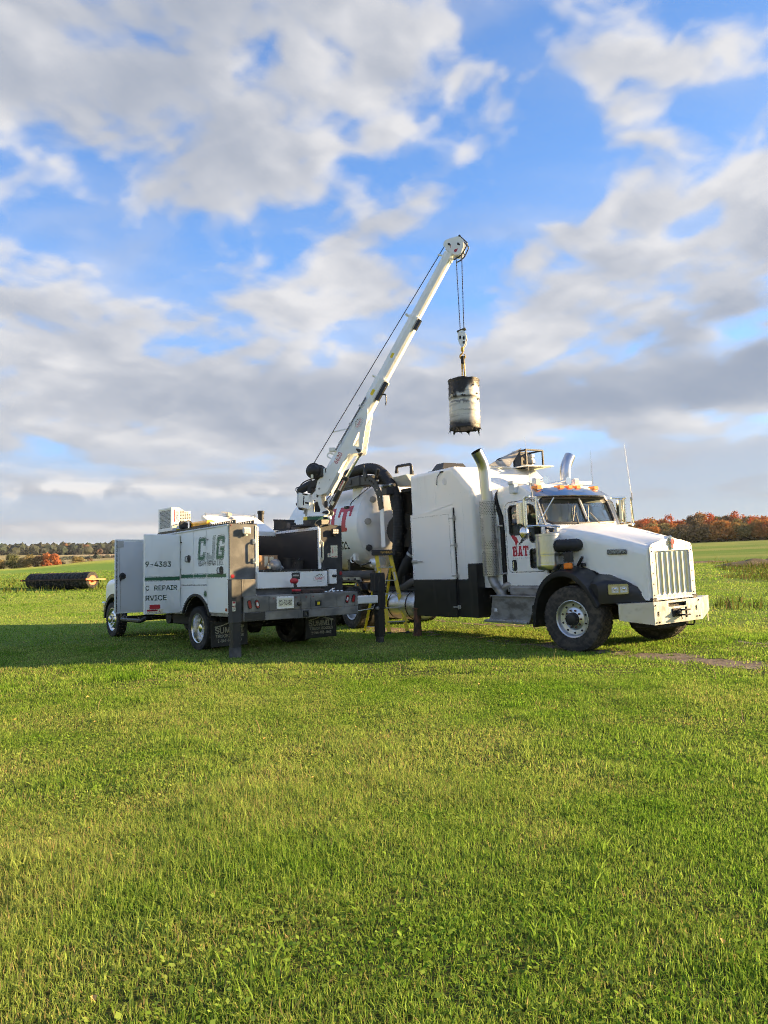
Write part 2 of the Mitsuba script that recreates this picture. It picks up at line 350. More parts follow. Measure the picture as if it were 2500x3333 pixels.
def burnt(p, n, uv):
    a, h = uv.x, uv.y
    g = FB(a * 5, h * 4, 3.0, 4); q = FB(a * 14, h * 5 + 9, 1.0, 4); fine = FB(a * 40, h * 46, 5.0, 3)
    edge = .60 + .95 * dr.maximum(0, a - .44) + .25 * dr.maximum(0, .30 - a)         # burnt from above, deepest on one side
    char = SS(-.05, .05, h - edge + (g - .5) * .45 + (q - .5) * .22)
    char = dr.maximum(char, SS(.95, .985, h + (q - .5) * .05))
    char = dr.maximum(char, SS(.15, .05, h + (q - .5) * .12))
    crease = dr.maximum(SS(.045, .0, dr.abs(h - .60 + (g - .5) * .10)), SS(.035, .0, dr.abs(h - .52 + (q - .5) * .16)) * SS(.45, .6, FB(a * 9, 2.0, 7.0, 2)))
    smear = SS(.50, .78, FB(a * 7, h * 26, 11.0, 3))
    col = MIX((.66, .64, .58), (.24, .23, .21), smear * .55 + .2 * fine)
    col = MIX(col, (.16, .15, .14), SS(.30, .10, h + (g - .5) * .2) * .7)
    return MIX(col, (.016, .015, .016), dr.clip(char + .75 * crease, 0, 1))
mat('burnt', princ(burnt, .55, bump=(lambda p, n, uv: FB(uv.x * 30, uv.y * 36, 1.0, 3), .006)))

# ground, grass, leaves
def soil(p, n, uv):
    r = dr.sqrt(p.x * p.x + p.y * p.y)
    g = FB(p.x * .23, p.y * .23, 2.0, 4); h = FB(p.x * 1.7, p.y * 1.7, 5.0, 4); f = FB(p.x * 19, p.y * 19, 1.0, 3)
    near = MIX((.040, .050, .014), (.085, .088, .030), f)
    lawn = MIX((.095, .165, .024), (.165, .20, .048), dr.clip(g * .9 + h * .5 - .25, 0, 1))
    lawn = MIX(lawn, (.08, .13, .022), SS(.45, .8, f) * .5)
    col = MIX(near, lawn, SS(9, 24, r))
    th = p.x / dr.maximum(p.y, 1)
    band = FB(p.x * .013, p.y * .045, 9.0, 3)
    field = MIX((.13, .20, .035), (.22, .245, .060), SS(.35, .65, band))
    field = MIX(field, (.26, .21, .09), SS(118, 134, r + (h - .5) * 8) * (1 - SS(.1, .2, th)) * SS(.35, .6, g) * .9)
    field = MIX(field, (.075, .145, .034), SS(52, 66, r + (h - .5) * 6) * (1 - SS(84, 104, r + (g - .5) * 30)) * (1 - SS(-.1, .1, th)) * .8)
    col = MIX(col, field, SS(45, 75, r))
    far = MIX(MIX((.25, .205, .155), (.16, .15, .085), SS(.4, .6, FB(p.x * .006, p.y * .014, 3.0, 3))), (.11, .15, .05), SS(.1, .2, th))
    return MIX(col, far, SS(230, 420, r) * (1 - SS(.1, .2, th)))
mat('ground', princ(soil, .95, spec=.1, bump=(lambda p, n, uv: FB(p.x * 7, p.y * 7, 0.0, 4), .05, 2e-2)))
mat('dirt', princ(lambda p, n, uv: MIX(MIX((.12, .092, .066), (.24, .20, .155), FB(p.x * 3, p.y * 3, 1.0, 4)), (.09, .075, .045), SS(.55, .8, FB(p.x * 11, p.y * 11, 4.0, 3))), .95, spec=.1, bump=(lambda p, n, uv: FB(p.x * 22, p.y * 22, 0.0, 3), .012)))
def blade(p, n, uv):
    g = FB(p.x * .55, p.y * .55, 3.0, 3); k = FB(p.x * 2.6, p.y * 2.6, 8.0, 3)
    c = MIX((.160, .310, .030), (.355, .435, .110), dr.clip(uv.x * .75 + (g - .5) * 1.3 + (k - .5) * .7 + .08, 0, 1))
    t = uv.x * 37.7; t = t - dr.floor(t)
    c = c * (.55 + .85 * t)
    c = MIX(c, (.42, .35, .15), SS(.93, .98, uv.x + (k - .5) * .35 + (g - .5) * .25))
    return c
mat('blade', {'type': 'principledthin', 'base_color': mikit.proc(blade), 'roughness': .5, 'spec_trans': 0., 'diff_trans': 1.0, 'eta': 1.35})
def weed(p, n, uv):
    c = MIX((.070, .115, .018), (.20, .185, .055), dr.clip(uv.x + (FB(p.x * .6, p.y * .6, 1.0, 3) - .5) * .9, 0, 1))
    return MIX(c, (.17, .115, .055), SS(.80, .9, uv.x))
mat('weed', {'type': 'principledthin', 'base_color': mikit.proc(weed), 'roughness': .6, 'spec_trans': 0., 'diff_trans': .6, 'eta': 1.3})
mat('stalk', princ((.42, .30, .17), .8))
mat('fallen', princ((.55, .34, .10), .7))
for nm, a, b in (('leafred', (.50, .115, .055), (.42, .19, .08)), ('leaforange', (.50, .20, .065), (.36, .22, .085)), ('leafolive', (.20, .19, .085), (.30, .225, .10)), ('leafbrown', (.21, .135, .085), (.21, .165, .095)), ('leafgreen', (.10, .135, .06), (.17, .175, .08)), ('leafbright', (.48, .15, .060), (.40, .18, .08))):
    def lf(p, n, uv, a=a, b=b): return MIX(a, b, dr.clip(uv.x, 0, 1)) * (.65 + .7 * uv.y)
    mat(nm, {'type': 'principledthin', 'base_color': mikit.proc(lf), 'roughness': .7, 'spec_trans': 0., 'diff_trans': .55, 'eta': 1.3})
mat('bark', princ((.10, .085, .07), .9))
mat('farleaf', princ(lambda p, n, uv: MIX(MIX((.030, .045, .034), (.060, .058, .042), uv.x), (.11, .062, .04), SS(.85, .97, uv.x)), .9, spec=.1))
mat('farhill', princ(lambda p, n, uv: MIX((.05, .065, .035), (.11, .10, .06), FB(p.x * .02, p.y * .02, 1.0, 3)), .95))
# ---------------------------------------------------------------- ground
def polar(angs, rad, lift=0.):
    A, Rr = np.meshgrid(np.radians(angs), rad, indexing='ij'); X, Y = np.sin(A) * Rr, np.cos(A) * Rr
    V = np.c_[X.ravel(), Y.ravel(), gz(X, Y).ravel() + lift]; m = len(rad); i, j = np.meshgrid(np.arange(len(angs) - 1), np.arange(m - 1), indexing='ij')
    a = (i * m + j).ravel(); F = np.r_[np.c_[a, a + m + 1, a + m], np.c_[a, a + 1, a + m + 1]]
    F = F[:, ::-1]
    t = trimesh.Trimesh(V, F, process=False)
    if t.face_normals[:, 2].mean() < 0: t.invert()
    return t
angs = np.r_[np.arange(-180, -40, 3.), np.arange(-40, 40, .3), np.arange(40, 180.1, 3.)]
gm = polar(angs, np.r_[.02, np.geomspace(.5, 2600, 310)])
add('ground', gm, 'ground', smooth=True); lab('ground', 'mown green field that rises gently to farmland behind the trucks', kind='structure')

LV = np.linalg.inv(FV); LS = np.linalg.inv(FS)
def dirtmask(x, y):
    xl = LV[0, 0] * x + LV[0, 1] * y + LV[0, 3]; yl = LV[1, 0] * x + LV[1, 1] * y + LV[1, 3]
    q = np.stack([x, y, x * 0], -1); n1 = meshkit.fbm(q * .9, 4, 81); n2 = meshkit.fbm(q * 6, 5, 82)
    wob = (meshkit.fbm(np.stack([xl * .15, xl * 0, xl * 0], -1), 2, 83) - .5) * .6
    yy = yl + .02 * np.maximum(xl, 0) ** 1.3 * 0 + wob
    rut = np.maximum(.92 * np.exp(-((yy + .95) / .50) ** 2), .70 * np.exp(-((yy - 1.15) / .36) ** 2))
    rut = rut * sstep(-11, -7, xl) * (1 - .45 * sstep(5, 9, xl))
    return rut - .33 + ((n1 - .5) * 1.7 + (n2 - .5) * 2.0) * sstep(.08, .6, rut)
xs = np.arange(-5, 13, .06); ys = np.arange(7.5, 26, .06)
X, Y = np.meshgrid(xs, ys, indexing='ij'); Dm = dirtmask(X, Y); Zd = gz(X, Y) + .004 + .002 * np.clip(Dm, 0, 1)
m = len(ys); i, j = np.meshgrid(np.arange(len(xs) - 1), np.arange(m - 1), indexing='ij'); a = (i * m + j).ravel()
ok = ((Dm[:-1, :-1] + Dm[1:, 1:] + Dm[1:, :-1] + Dm[:-1, 1:]) / 4 > .50).ravel(); a = a[ok]
dm = trimesh.Trimesh(np.c_[X.ravel(), Y.ravel(), Zd.ravel()], np.r_[np.c_[a, a + m, a + m + 1], np.c_[a, a + m + 1, a + 1]], process=False); dm.remove_unreferenced_vertices()
add('dirt_track', dm, 'dirt', smooth=True); lab('dirt_track', 'worn bare-earth wheel ruts running under the vacuum truck', kind='structure')

# ---------------------------------------------------------------- grass
def scatter(n, r0, r1, half):
    r = np.sqrt(rng.uniform(r0 ** 2, r1 ** 2, n)); th = np.radians(rng.uniform(-half, half, n)); return np.sin(th) * r, np.cos(th) * r
def blades(x, y, h, w, lean, seg=2):
    """curved grass blades as one mesh with uv = (random, height along the blade)"""
    n = len(x); a = rng.uniform(0, 2 * PI, n); f = a + rng.normal(0, .5, n)
    z = gz(x, y) - .004; B = np.c_[x, y, z]; D = np.c_[np.cos(f), np.sin(f), f * 0]; S = np.c_[-np.sin(a), np.cos(a), a * 0] * (w / 2)[:, None]
    up = np.array([0, 0, 1.]); V, U = [], []
    rnd = rng.uniform(0, 1, n)
    ts = np.linspace(0, 1, seg + 1)
    for t in ts[:-1]:
        c = B + D * (lean * h * t * t)[:, None] + up * (h * t * (1 - .35 * lean * t))[:, None]; k = 1 - .35 * t
        V += [c - S * k, c + S * k]; U += [np.c_[rnd, rnd * 0 + t]] * 2
    V.append(B + D * (lean * h)[:, None] + up * (h * (1 - .35 * lean))[:, None]); U.append(np.c_[rnd, rnd * 0 + 1])
    K = len(V); V = np.stack(V, 1).reshape(-1, 3); U = np.stack(U, 1).reshape(-1, 2); b = np.arange(n) * K; F = []
    for s in range(seg - 1): F += [np.c_[b + 2 * s, b + 2 * s + 1, b + 2 * s + 3], np.c_[b + 2 * s, b + 2 * s + 3, b + 2 * s + 2]]
    F.append(np.c_[b + K - 3, b + K - 2, b + K - 1])
    return trimesh.Trimesh(V, np.concatenate(F), process=False), U
def lawn(n, r0, r1, half, w0, seg, name, hk=1.0):
    x, y = scatter(n, r0, r1, half); q = np.stack([x, y, x * 0], -1)
    c = meshkit.fbm(q * 1.1, 3, 91); k = meshkit.fbm(q * 4.5, 2, 92); dmk = dirtmask(x, y)
    keep = (dmk < .44 + rng.normal(0, .30, n)) & (rng.uniform(0, 1, n) < .45 + 1.1 * k)
    x, y, c, k = x[keep], y[keep], c[keep], k[keep]; n = len(x)
    h = (.020 + .036 * c + .035 * np.clip(k - .5, 0, 1) + .016 * sstep(.62, .80, c)) * rng.uniform(.55, 1.35, n) * hk
    tm = np.maximum.reduce([np.exp(-((y - (9.75 + o + .045 * (x - 1) ** 2 * .5 - .10 * x)) / .055) ** 2) for o in (0, .26, .62, .85)]) * sstep(-.5, .6, x) * (1 - sstep(3.6, 5.2, x)) * (meshkit.fbm(q[keep] * 1.6, 2, 93) > .42)
    h = h * (1 - .75 * tm)
    m, U = blades(x, y, h, w0 * rng.uniform(.6, 1.4, n), np.abs(rng.normal(.5, .5, n)), seg)
    add(name, m, 'blade', smooth=False, uv=U)
lawn(230000, 1.6, 5.0, 38, .0046, 2, 'grass__001')
lawn(250000, 5.0, 9.5, 34, .0068, 2, 'grass__002')
lawn(170000, 9.5, 17, 33, .012, 2, 'grass__003')
lawn(130000, 17, 38, 33, .028, 1, 'grass__004', 1.25)
lawn(70000, 38, 75, 33, .07, 1, 'grass__005', 1.9)
# ranker tufts, some nearly as tall as a hand
tx, ty = scatter(260, 1.8, 16, 34); bx, by = [], []
for p, q in zip(tx, ty):
    k = rng.integers(30, 90); bx.append(p + rng.normal(0, .07, k)); by.append(q + rng.normal(0, .07, k))
bx, by = np.concatenate(bx), np.concatenate(by); ok = dirtmask(bx, by) < .4; bx, by = bx[ok], by[ok]
m, U = blades(bx, by, rng.uniform(.05, .12, len(bx)), rng.uniform(.005, .009, len(bx)), np.abs(rng.normal(.55, .3, len(bx))), 3)
U[:, 0] *= .6; add('grass__006', m, 'blade', smooth=False, uv=U)
# clover and other small broad leaves among the blades
x, y = scatter(80000, 1.7, 10, 36); q = np.stack([x, y, x * 0], -1); ok = (meshkit.fbm(q * 1.7 + 50, 3, 94) + .25 * meshkit.fbm(q * 9, 2, 98) + rng.normal(0, .09, len(x)) > .70) & (dirtmask(x, y) < .3); x, y = x[ok], y[ok]; n = len(x)
z = gz(x, y) + rng.uniform(.012, .042, n); a = rng.uniform(0, 6.28, n); tl = rng.normal(0, .35, (n, 2)); s = rng.uniform(.006, .013, n)[:, None]
u = np.c_[np.cos(a), np.sin(a), tl[:, 0]]; w = np.c_[-np.sin(a), np.cos(a), tl[:, 1]]; o = np.c_[x, y, z]
Vc = np.stack([o - u * s, o + w * s * .8, o + u * s, o - w * s * .8], 1).reshape(-1, 3); k4 = np.arange(n) * 4
add('grass__007', trimesh.Trimesh(Vc, np.r_[np.c_[k4, k4 + 1, k4 + 2], np.c_[k4, k4 + 2, k4 + 3]], process=False), 'blade', smooth=False, uv=np.repeat(np.c_[rng.uniform(0, .75, n), rng.uniform(0, 1, n)], 4, 0))
lab('grass', 'short mown grass of the field, mixed with taller tufts', 'grass', kind='stuff')
# rough weeds beyond the track
x, y = scatter(60000, 22, 72, 33); ok = (np.degrees(np.arctan2(x, y)) > 19 + 14 * meshkit.fbm(np.stack([x, y, x * 0], -1) * .1, 2, 95)) & (meshkit.fbm(np.stack([x, y, x * 0], -1) * .25, 3, 96) > .42); x, y = x[ok], y[ok]
hw = rng.uniform(.12, .42, len(x)) * (.5 + meshkit.fbm(np.stack([x, y, x * 0], -1) * .35, 2, 97)); hw[rng.uniform(0, 1, len(x)) < .05] *= 2.0
m, U = blades(x, y, hw, rng.uniform(.02, .06, len(x)), np.abs(rng.normal(.4, .3, len(x))), 2)
add('weeds', m, 'weed', smooth=False, uv=U); lab('weeds', 'rank weeds and long grass at the right edge of the field', 'weeds', kind='stuff')
x, y = scatter(5200, 46, 62, 36); ok = (np.degrees(np.arctan2(x, y)) < -12); x, y = x[ok], y[ok]
m, U = blades(x, y, rng.uniform(.15, .5, len(x)), rng.uniform(.04, .09, len(x)), np.abs(rng.normal(.4, .3, len(x))), 2); U[:, 0] *= .6
add('long_grass', m, 'weed', smooth=False, uv=U); lab('long_grass', 'longer grass along the edge of the mown strip by the tyre roller', 'grass', kind='stuff')
# dry stalks and fallen leaves lying in the lawn
st = []
for k in range(14):
    x, y = scatter(1, 2.6, 13, 28); x, y = x[0], y[0]; h = rng.uniform(.07, .16); a = rng.uniform(0, 6.28); l = rng.uniform(.1, .6) * h
    st.append(tube(spline([(x, y, gz(x, y)), (x + .3 * l * math.cos(a), y + .3 * l * math.sin(a), gz(x, y) + .6 * h), (x + l * math.cos(a), y + l * math.sin(a), gz(x, y) + h)], 6), .0022, 4))
add('dry_stalks', st, 'stalk', smooth=False); lab('dry_stalks', 'thin pale dry stalks standing up out of the lawn', 'stalks', kind='stuff')
fl = []
for k in range(60):
    x, y = scatter(1, 2.3, 12, 28); x, y = x[0], y[0]; s = rng.uniform(.012, .026); a = rng.uniform(0, 6.28); t = rng.uniform(-.6, .6); z = gz(x, y) + rng.uniform(.02, .05)
    u = np.array([math.cos(a), math.sin(a), .3 * t]); w = np.array([-math.sin(a), math.cos(a), t]); o = np.array([x, y, z])
    V = [o - u * s, o - .5 * w * s - .2 * u * s + (0, 0, .3 * s), o + u * s, o + .5 * w * s + .1 * u * s + (0, 0, .3 * s), o]
    fl.append(trimesh.Trimesh(V, [(0, 1, 4), (1, 2, 4), (2, 3, 4), (3, 0, 4)], process=False))
add('fallen_leaves', fl, 'fallen', smooth=False); lab('fallen_leaves', 'small yellow and brown fallen leaves scattered on the grass', 'leaves', kind='stuff')

# ---------------------------------------------------------------- trees
def crown(seed, n, sx, sz, leaf, lumps=14, rag=.5):
    g = np.random.default_rng(seed); P = []
    L = []
    for k in range(lumps):
        a = g.uniform(0, 2 * PI); e = g.uniform(-.75, 1); r = g.uniform(.45, .8)
        L.append((np.array([math.cos(a) * math.sqrt(1 - e * e * .8) * r * sx, math.sin(a) * math.sqrt(1 - e * e * .8) * r * sx, e * .62 * sz]), g.uniform(.32, .52)))
    per = n // lumps; V, F, U = [], [], []
    for c, r in L:
        d = g.normal(0, 1, (per, 3)); d /= np.linalg.norm(d, axis=1, keepdims=True); rad = g.uniform(.35, 1, (per, 1)) ** (1 / 2.2)
        p = c + d * rad * r * np.array([sx, sx, sz * .75]) + g.normal(0, leaf * rag, (per, 3))
        nn = d + g.normal(0, .6, (per, 3)); nn /= np.linalg.norm(nn, axis=1, keepdims=True)
        u = np.cross(nn, g.normal(0, 1, (per, 3))); u /= np.linalg.norm(u, axis=1, keepdims=True); w = np.cross(nn, u); s = leaf * g.uniform(.5, 1.3, (per, 1))
        b = sum(len(v) for v in V); V.append(np.stack([p - u * s, p + w * s * .7, p + u * s, p - w * s * .7], 1).reshape(-1, 3))
        q = b + np.arange(per) * 4; F.append(np.r_[np.c_[q, q + 1, q + 2], np.c_[q, q + 2, q + 3]])
        lr = np.clip(g.uniform(0, 1) * .6 + g.uniform(0, .4, per), 0, 1); U.append(np.repeat(np.c_[lr, g.uniform(.1, .9, per)], 4, 0))
    return trimesh.Trimesh(np.concatenate(V), np.concatenate(F), process=False), np.concatenate(U)
def trunkmesh(h, r, seed):
    g = np.random.default_rng(seed); top = np.array([g.normal(0, .06) * h, g.normal(0, .06) * h, h * .95]); o = [tube([(0, 0, -.6), (0, 0, .25 * h), top * .6, top], [r * 1.3, r, r * .7, r * .2], 7)]
    for k in range(7):
        t = g.uniform(.3, .8); a = g.uniform(0, 6.28); b = top * t; l = h * g.uniform(.2, .38)
        o.append(tube([b, b + (math.cos(a) * l * .6, math.sin(a) * l * .6, l * .3), b + (math.cos(a) * l, math.sin(a) * l, l * .8)], [r * .4, r * .25, r * .06], 5))
    return cat(o)
CROWNS = [crown(100 + k, 2600, 1.0, 1.0, .075, 16) for k in range(4)]
CFILE = {}
TRUNKS = [trunkmesh(1, .028, 50 + k) for k in range(3)]
tree_n = {}
def tree(name, x, y, h, wd, leafmat, label, group, base=.18):
    k = tree_n.get(name, 0); tree_n[name] = k + 1; key = name if k == 0 else f'{name}_{k:03d}'
    v = int(rng.integers(0, 4)); z = float(gz(x, y)); rot = rng.uniform(0, 360); ch = h * (1 - base) / 1.75
    m = T().translate((x, y, z + h * base + ch * .95)).rotate((0, 0, 1), rot).scale((wd / 2, wd / 2, ch))
    ck = (v, leafmat)
    if ck not in CFILE: CFILE[ck] = mikit.ply(CROWNS[v][0], 'mat_' + leafmat, smooth=False, uv=CROWNS[v][1])
    scene[key + '__crown'] = {**CFILE[ck], 'to_world': m}
    tk = ('t', v % 3)
    if tk not in CFILE: CFILE[tk] = mikit.ply(TRUNKS[v % 3], 'mat_bark', smooth=True)
    scene[key + '__trunk'] = {**CFILE[tk], 'to_world': T().translate((x, y, z)).rotate((0, 0, 1), rot).scale((h * .8, h * .8, h * .8))}
    lab(key, label, 'tree', group)
def polar_xy(az, r): return math.sin(math.radians(az)) * r, math.cos(math.radians(az)) * r
kinds = [('leafred', 'red'), ('leafolive', 'olive green'), ('leafbrown', 'brown'), ('leaforange', 'orange'), ('leafgreen', 'dark green')]
ORD = 'first second third fourth fifth sixth seventh eighth ninth tenth eleventh twelfth thirteenth fourteenth fifteenth sixteenth seventeenth eighteenth nineteenth twentieth twenty-first twenty-second twenty-third twenty-fourth twenty-fifth twenty-sixth twenty-seventh twenty-eighth twenty-ninth thirtieth thirty-first thirty-second thirty-third thirty-fourth'.split()
for k in range(66):      # the autumn wood on the right-hand ridge: two ranks
    back = k % 2; az = 13.4 + (k // 2) * .50 + rng.uniform(-.2, .2); r = (352 if back else 322) + rng.uniform(-8, 8); x, y = polar_xy(az, r)
    i = int(rng.choice(5, p=[.46, .08, .16, .24, .06])) if back else int(rng.choice(5, p=[.20, .36, .24, .14, .06]))
    h = (10.8 if back else 8.2) * rng.uniform(.86, 1.14)
    tree('autumn_tree', x, y, h, rng.uniform(8.5, 12.5), kinds[i][0], f'{kinds[i][1]} autumn tree, {ORD[k // 2]} from the left in the {"back" if back else "front"} rank of the ridge wood', 'trees of the wood on the right-hand ridge', .0)
V, F, U = [], [], []; ico = trimesh.creation.icosphere(2)
for k in range(420):
    xx, yy = polar_xy(rng.uniform(13.4, 36), rng.uniform(328, 372)); ss = rng.uniform(1.6, 3.4)
    V.append(ico.vertices * (1 + rng.normal(0, .14, (len(ico.vertices), 1))) * (ss * 1.2, ss * 1.2, ss * 1.15) + (xx, yy, float(gz(xx, yy)) + ss * .6)); F.append(ico.faces + k * len(ico.vertices)); U.append(np.tile([[np.clip(rng.normal(.5, .3), 0, .99), 0]], (len(ico.vertices), 1)))
add('undergrowth', trimesh.Trimesh(np.concatenate(V), np.concatenate(F), process=False), 'farleaf', smooth=False, uv=np.concatenate(U)); lab('undergrowth', 'dense bushes at the foot of the wood on the right-hand ridge', 'bushes', kind='stuff')
for az, r, h, wd, lm, txt in ((-27.9, 236, 6.0, 5, 'leafolive', 'low olive bush at the far left edge behind the field crest'), (-26.9, 236, 8.0, 5.4, 'leafgreen', 'dull green rounded tree left of the pair behind the field crest'), (-25.9, 233, 8.2, 5.6, 'leafolive', 'olive rounded tree to the right of the dull green one behind the field crest'), (-25.05, 230, 8.2, 4.6, 'leafbrown', 'brown bushy tree hugging the left side of the bright orange tree'), (-24.5, 228, 8.8, 5.0, 'leafbright', 'bright orange autumn tree beyond the field on the left'), (-22.7, 238, 6.8, 5.2, 'leafolive', 'olive bush right of the bright orange tree'), (-22.0, 242, 6.2, 4.6, 'leafbrown', 'low brown bush nearest the service truck on the field crest'), (-23.9, 240, 6.2, 2.8, 'leafbrown', 'small brown shrub just right of the bright orange tree')):
    x, y = polar_xy(az, r); h *= .58; tree('field_tree', x, y, h, wd, lm, txt, None, .03)
# far woods on the rise at the left, seen as one mass
V, F, U = [], [], []
nn = 6500; az = rng.uniform(-36, 13, nn); r = rng.uniform(780, 1250, nn) ; x, y = np.sin(np.radians(az)) * r, np.cos(np.radians(az)) * r
dens = meshkit.fbm(np.stack([x, y, x * 0], -1) * .004, 2, 99); ok = dens > .34; x, y, az, r = x[ok], y[ok], az[ok], r[ok]
s = rng.uniform(3.0, 6.0, len(x)); ico = trimesh.creation.icosphere(1); zt = gz(x, y)
for k in range(len(x)):
    jit = 1 + rng.normal(0, .16, (len(ico.vertices), 1)); hh = s[k] * rng.uniform(.9, 1.4)
    V.append(ico.vertices * jit * np.array([s[k], s[k], hh]) + (x[k], y[k], zt[k] + hh * .6)); F.append(ico.faces + k * len(ico.vertices)); U.append(np.tile([[np.clip(rng.normal(.4, .28), 0, 1), 0]], (len(ico.vertices), 1)))
add('far_woods', trimesh.Trimesh(np.concatenate(V), np.concatenate(F), process=False), 'farleaf', smooth=False, uv=np.concatenate(U))
lab('far_woods', 'dark wooded hillside on the horizon at the left', 'woods', kind='stuff')
# hedge lines between the far fields
V, F, U = [], [], []; k = 0
for (a0, r0, a1, r1, n) in ((-26, 560, -12, 620, 90), (-34, 430, -26, 400, 60)):
    for t in np.linspace(0, 1, n):
        aa = a0 + (a1 - a0) * t + rng.normal(0, .1); rr = r0 + (r1 - r0) * t + rng.normal(0, 6); xx, yy = polar_xy(aa, rr); ss = rng.uniform(.8, 2.0)
        V.append(ico.vertices * (1 + rng.normal(0, .15, (len(ico.vertices), 1))) * (ss * 1.3, ss * 1.3, ss) + (xx, yy, float(gz(xx, yy)) + ss * .5)); F.append(ico.faces + k * len(ico.vertices)); k += 1
        U.append(np.tile([[np.clip(rng.normal(.55, .3), 0, 1), 0]], (len(ico.vertices), 1)))
add('hedgerows', trimesh.Trimesh(np.concatenate(V), np.concatenate(F), process=False), 'farleaf', smooth=False, uv=np.concatenate(U))
lab('hedgerows', 'bushy hedgerows between the distant tan fields', 'hedge', kind='stuff')
# heaps of earth by the right edge
def mound(name, az, r, L, W, H, label, seed):
    x, y = polar_xy(az, r); t = math.radians(20)
    def f(u, v):
        a, b = (u - .5) * L, (v - .5) * W; e = max(0, 1 - (2 * u - 1) ** 2) * max(0, 1 - (2 * v - 1) ** 2)
        X_, Y_ = x + a * math.cos(t) - b * math.sin(t), y + a * math.sin(t) + b * math.cos(t)
        return (X_, Y_, float(gz(X_, Y_)) - .12 + H * e ** .7 * (.55 + .9 * float(meshkit.fbm(np.array([[X_ * .8, Y_ * .8, seed]]), 3)[0])))
    add(name, grid(f, np.linspace(0, 1, 40), np.linspace(0, 1, 16)), 'mound'); lab(name, label, 'dirt heap')
mat('mound', princ(lambda p, n, uv: MIX((.10, .075, .05), (.20, .165, .10), FB(p.x * 1.5, p.y * 1.5, p.z * 3, 4)), .95, spec=.1))
mound('earth_heap', 28.0, 66, 11, 4.5, .62, 'long brown earth heap grown with weeds at the right edge', 1.)
mound('earth_heap_001', 23.3, 74, 5.5, 2.5, .32, 'low flat strip of dark earth just right of the radiator grille', 2.)
mound('earth_heap_002', 29.6, 61, 9, 3, .42, 'lower brown earth heap in front of the long one at the right edge', 3.)

scene['haze'] = {'type': 'cube', 'to_world': T().translate((0, 0, 60)).scale((2750, 2750, 75)), 'bsdf': {'type': 'null'}, 'interior': {'type': 'ref', 'id': 'air'}}
lab('haze', 'faint bluish haze of the autumn air over the far fields', 'haze', kind='stuff')
# ================================================================ service truck (frame FS: x ahead from the rear of its body)
def S(part, mesh, m, **k): return add('service_truck__' + part, mesh, m, FS, **k)
lab('service_truck', 'white service truck with a crane, open side doors and green lettering, parked rear towards us', 'truck')

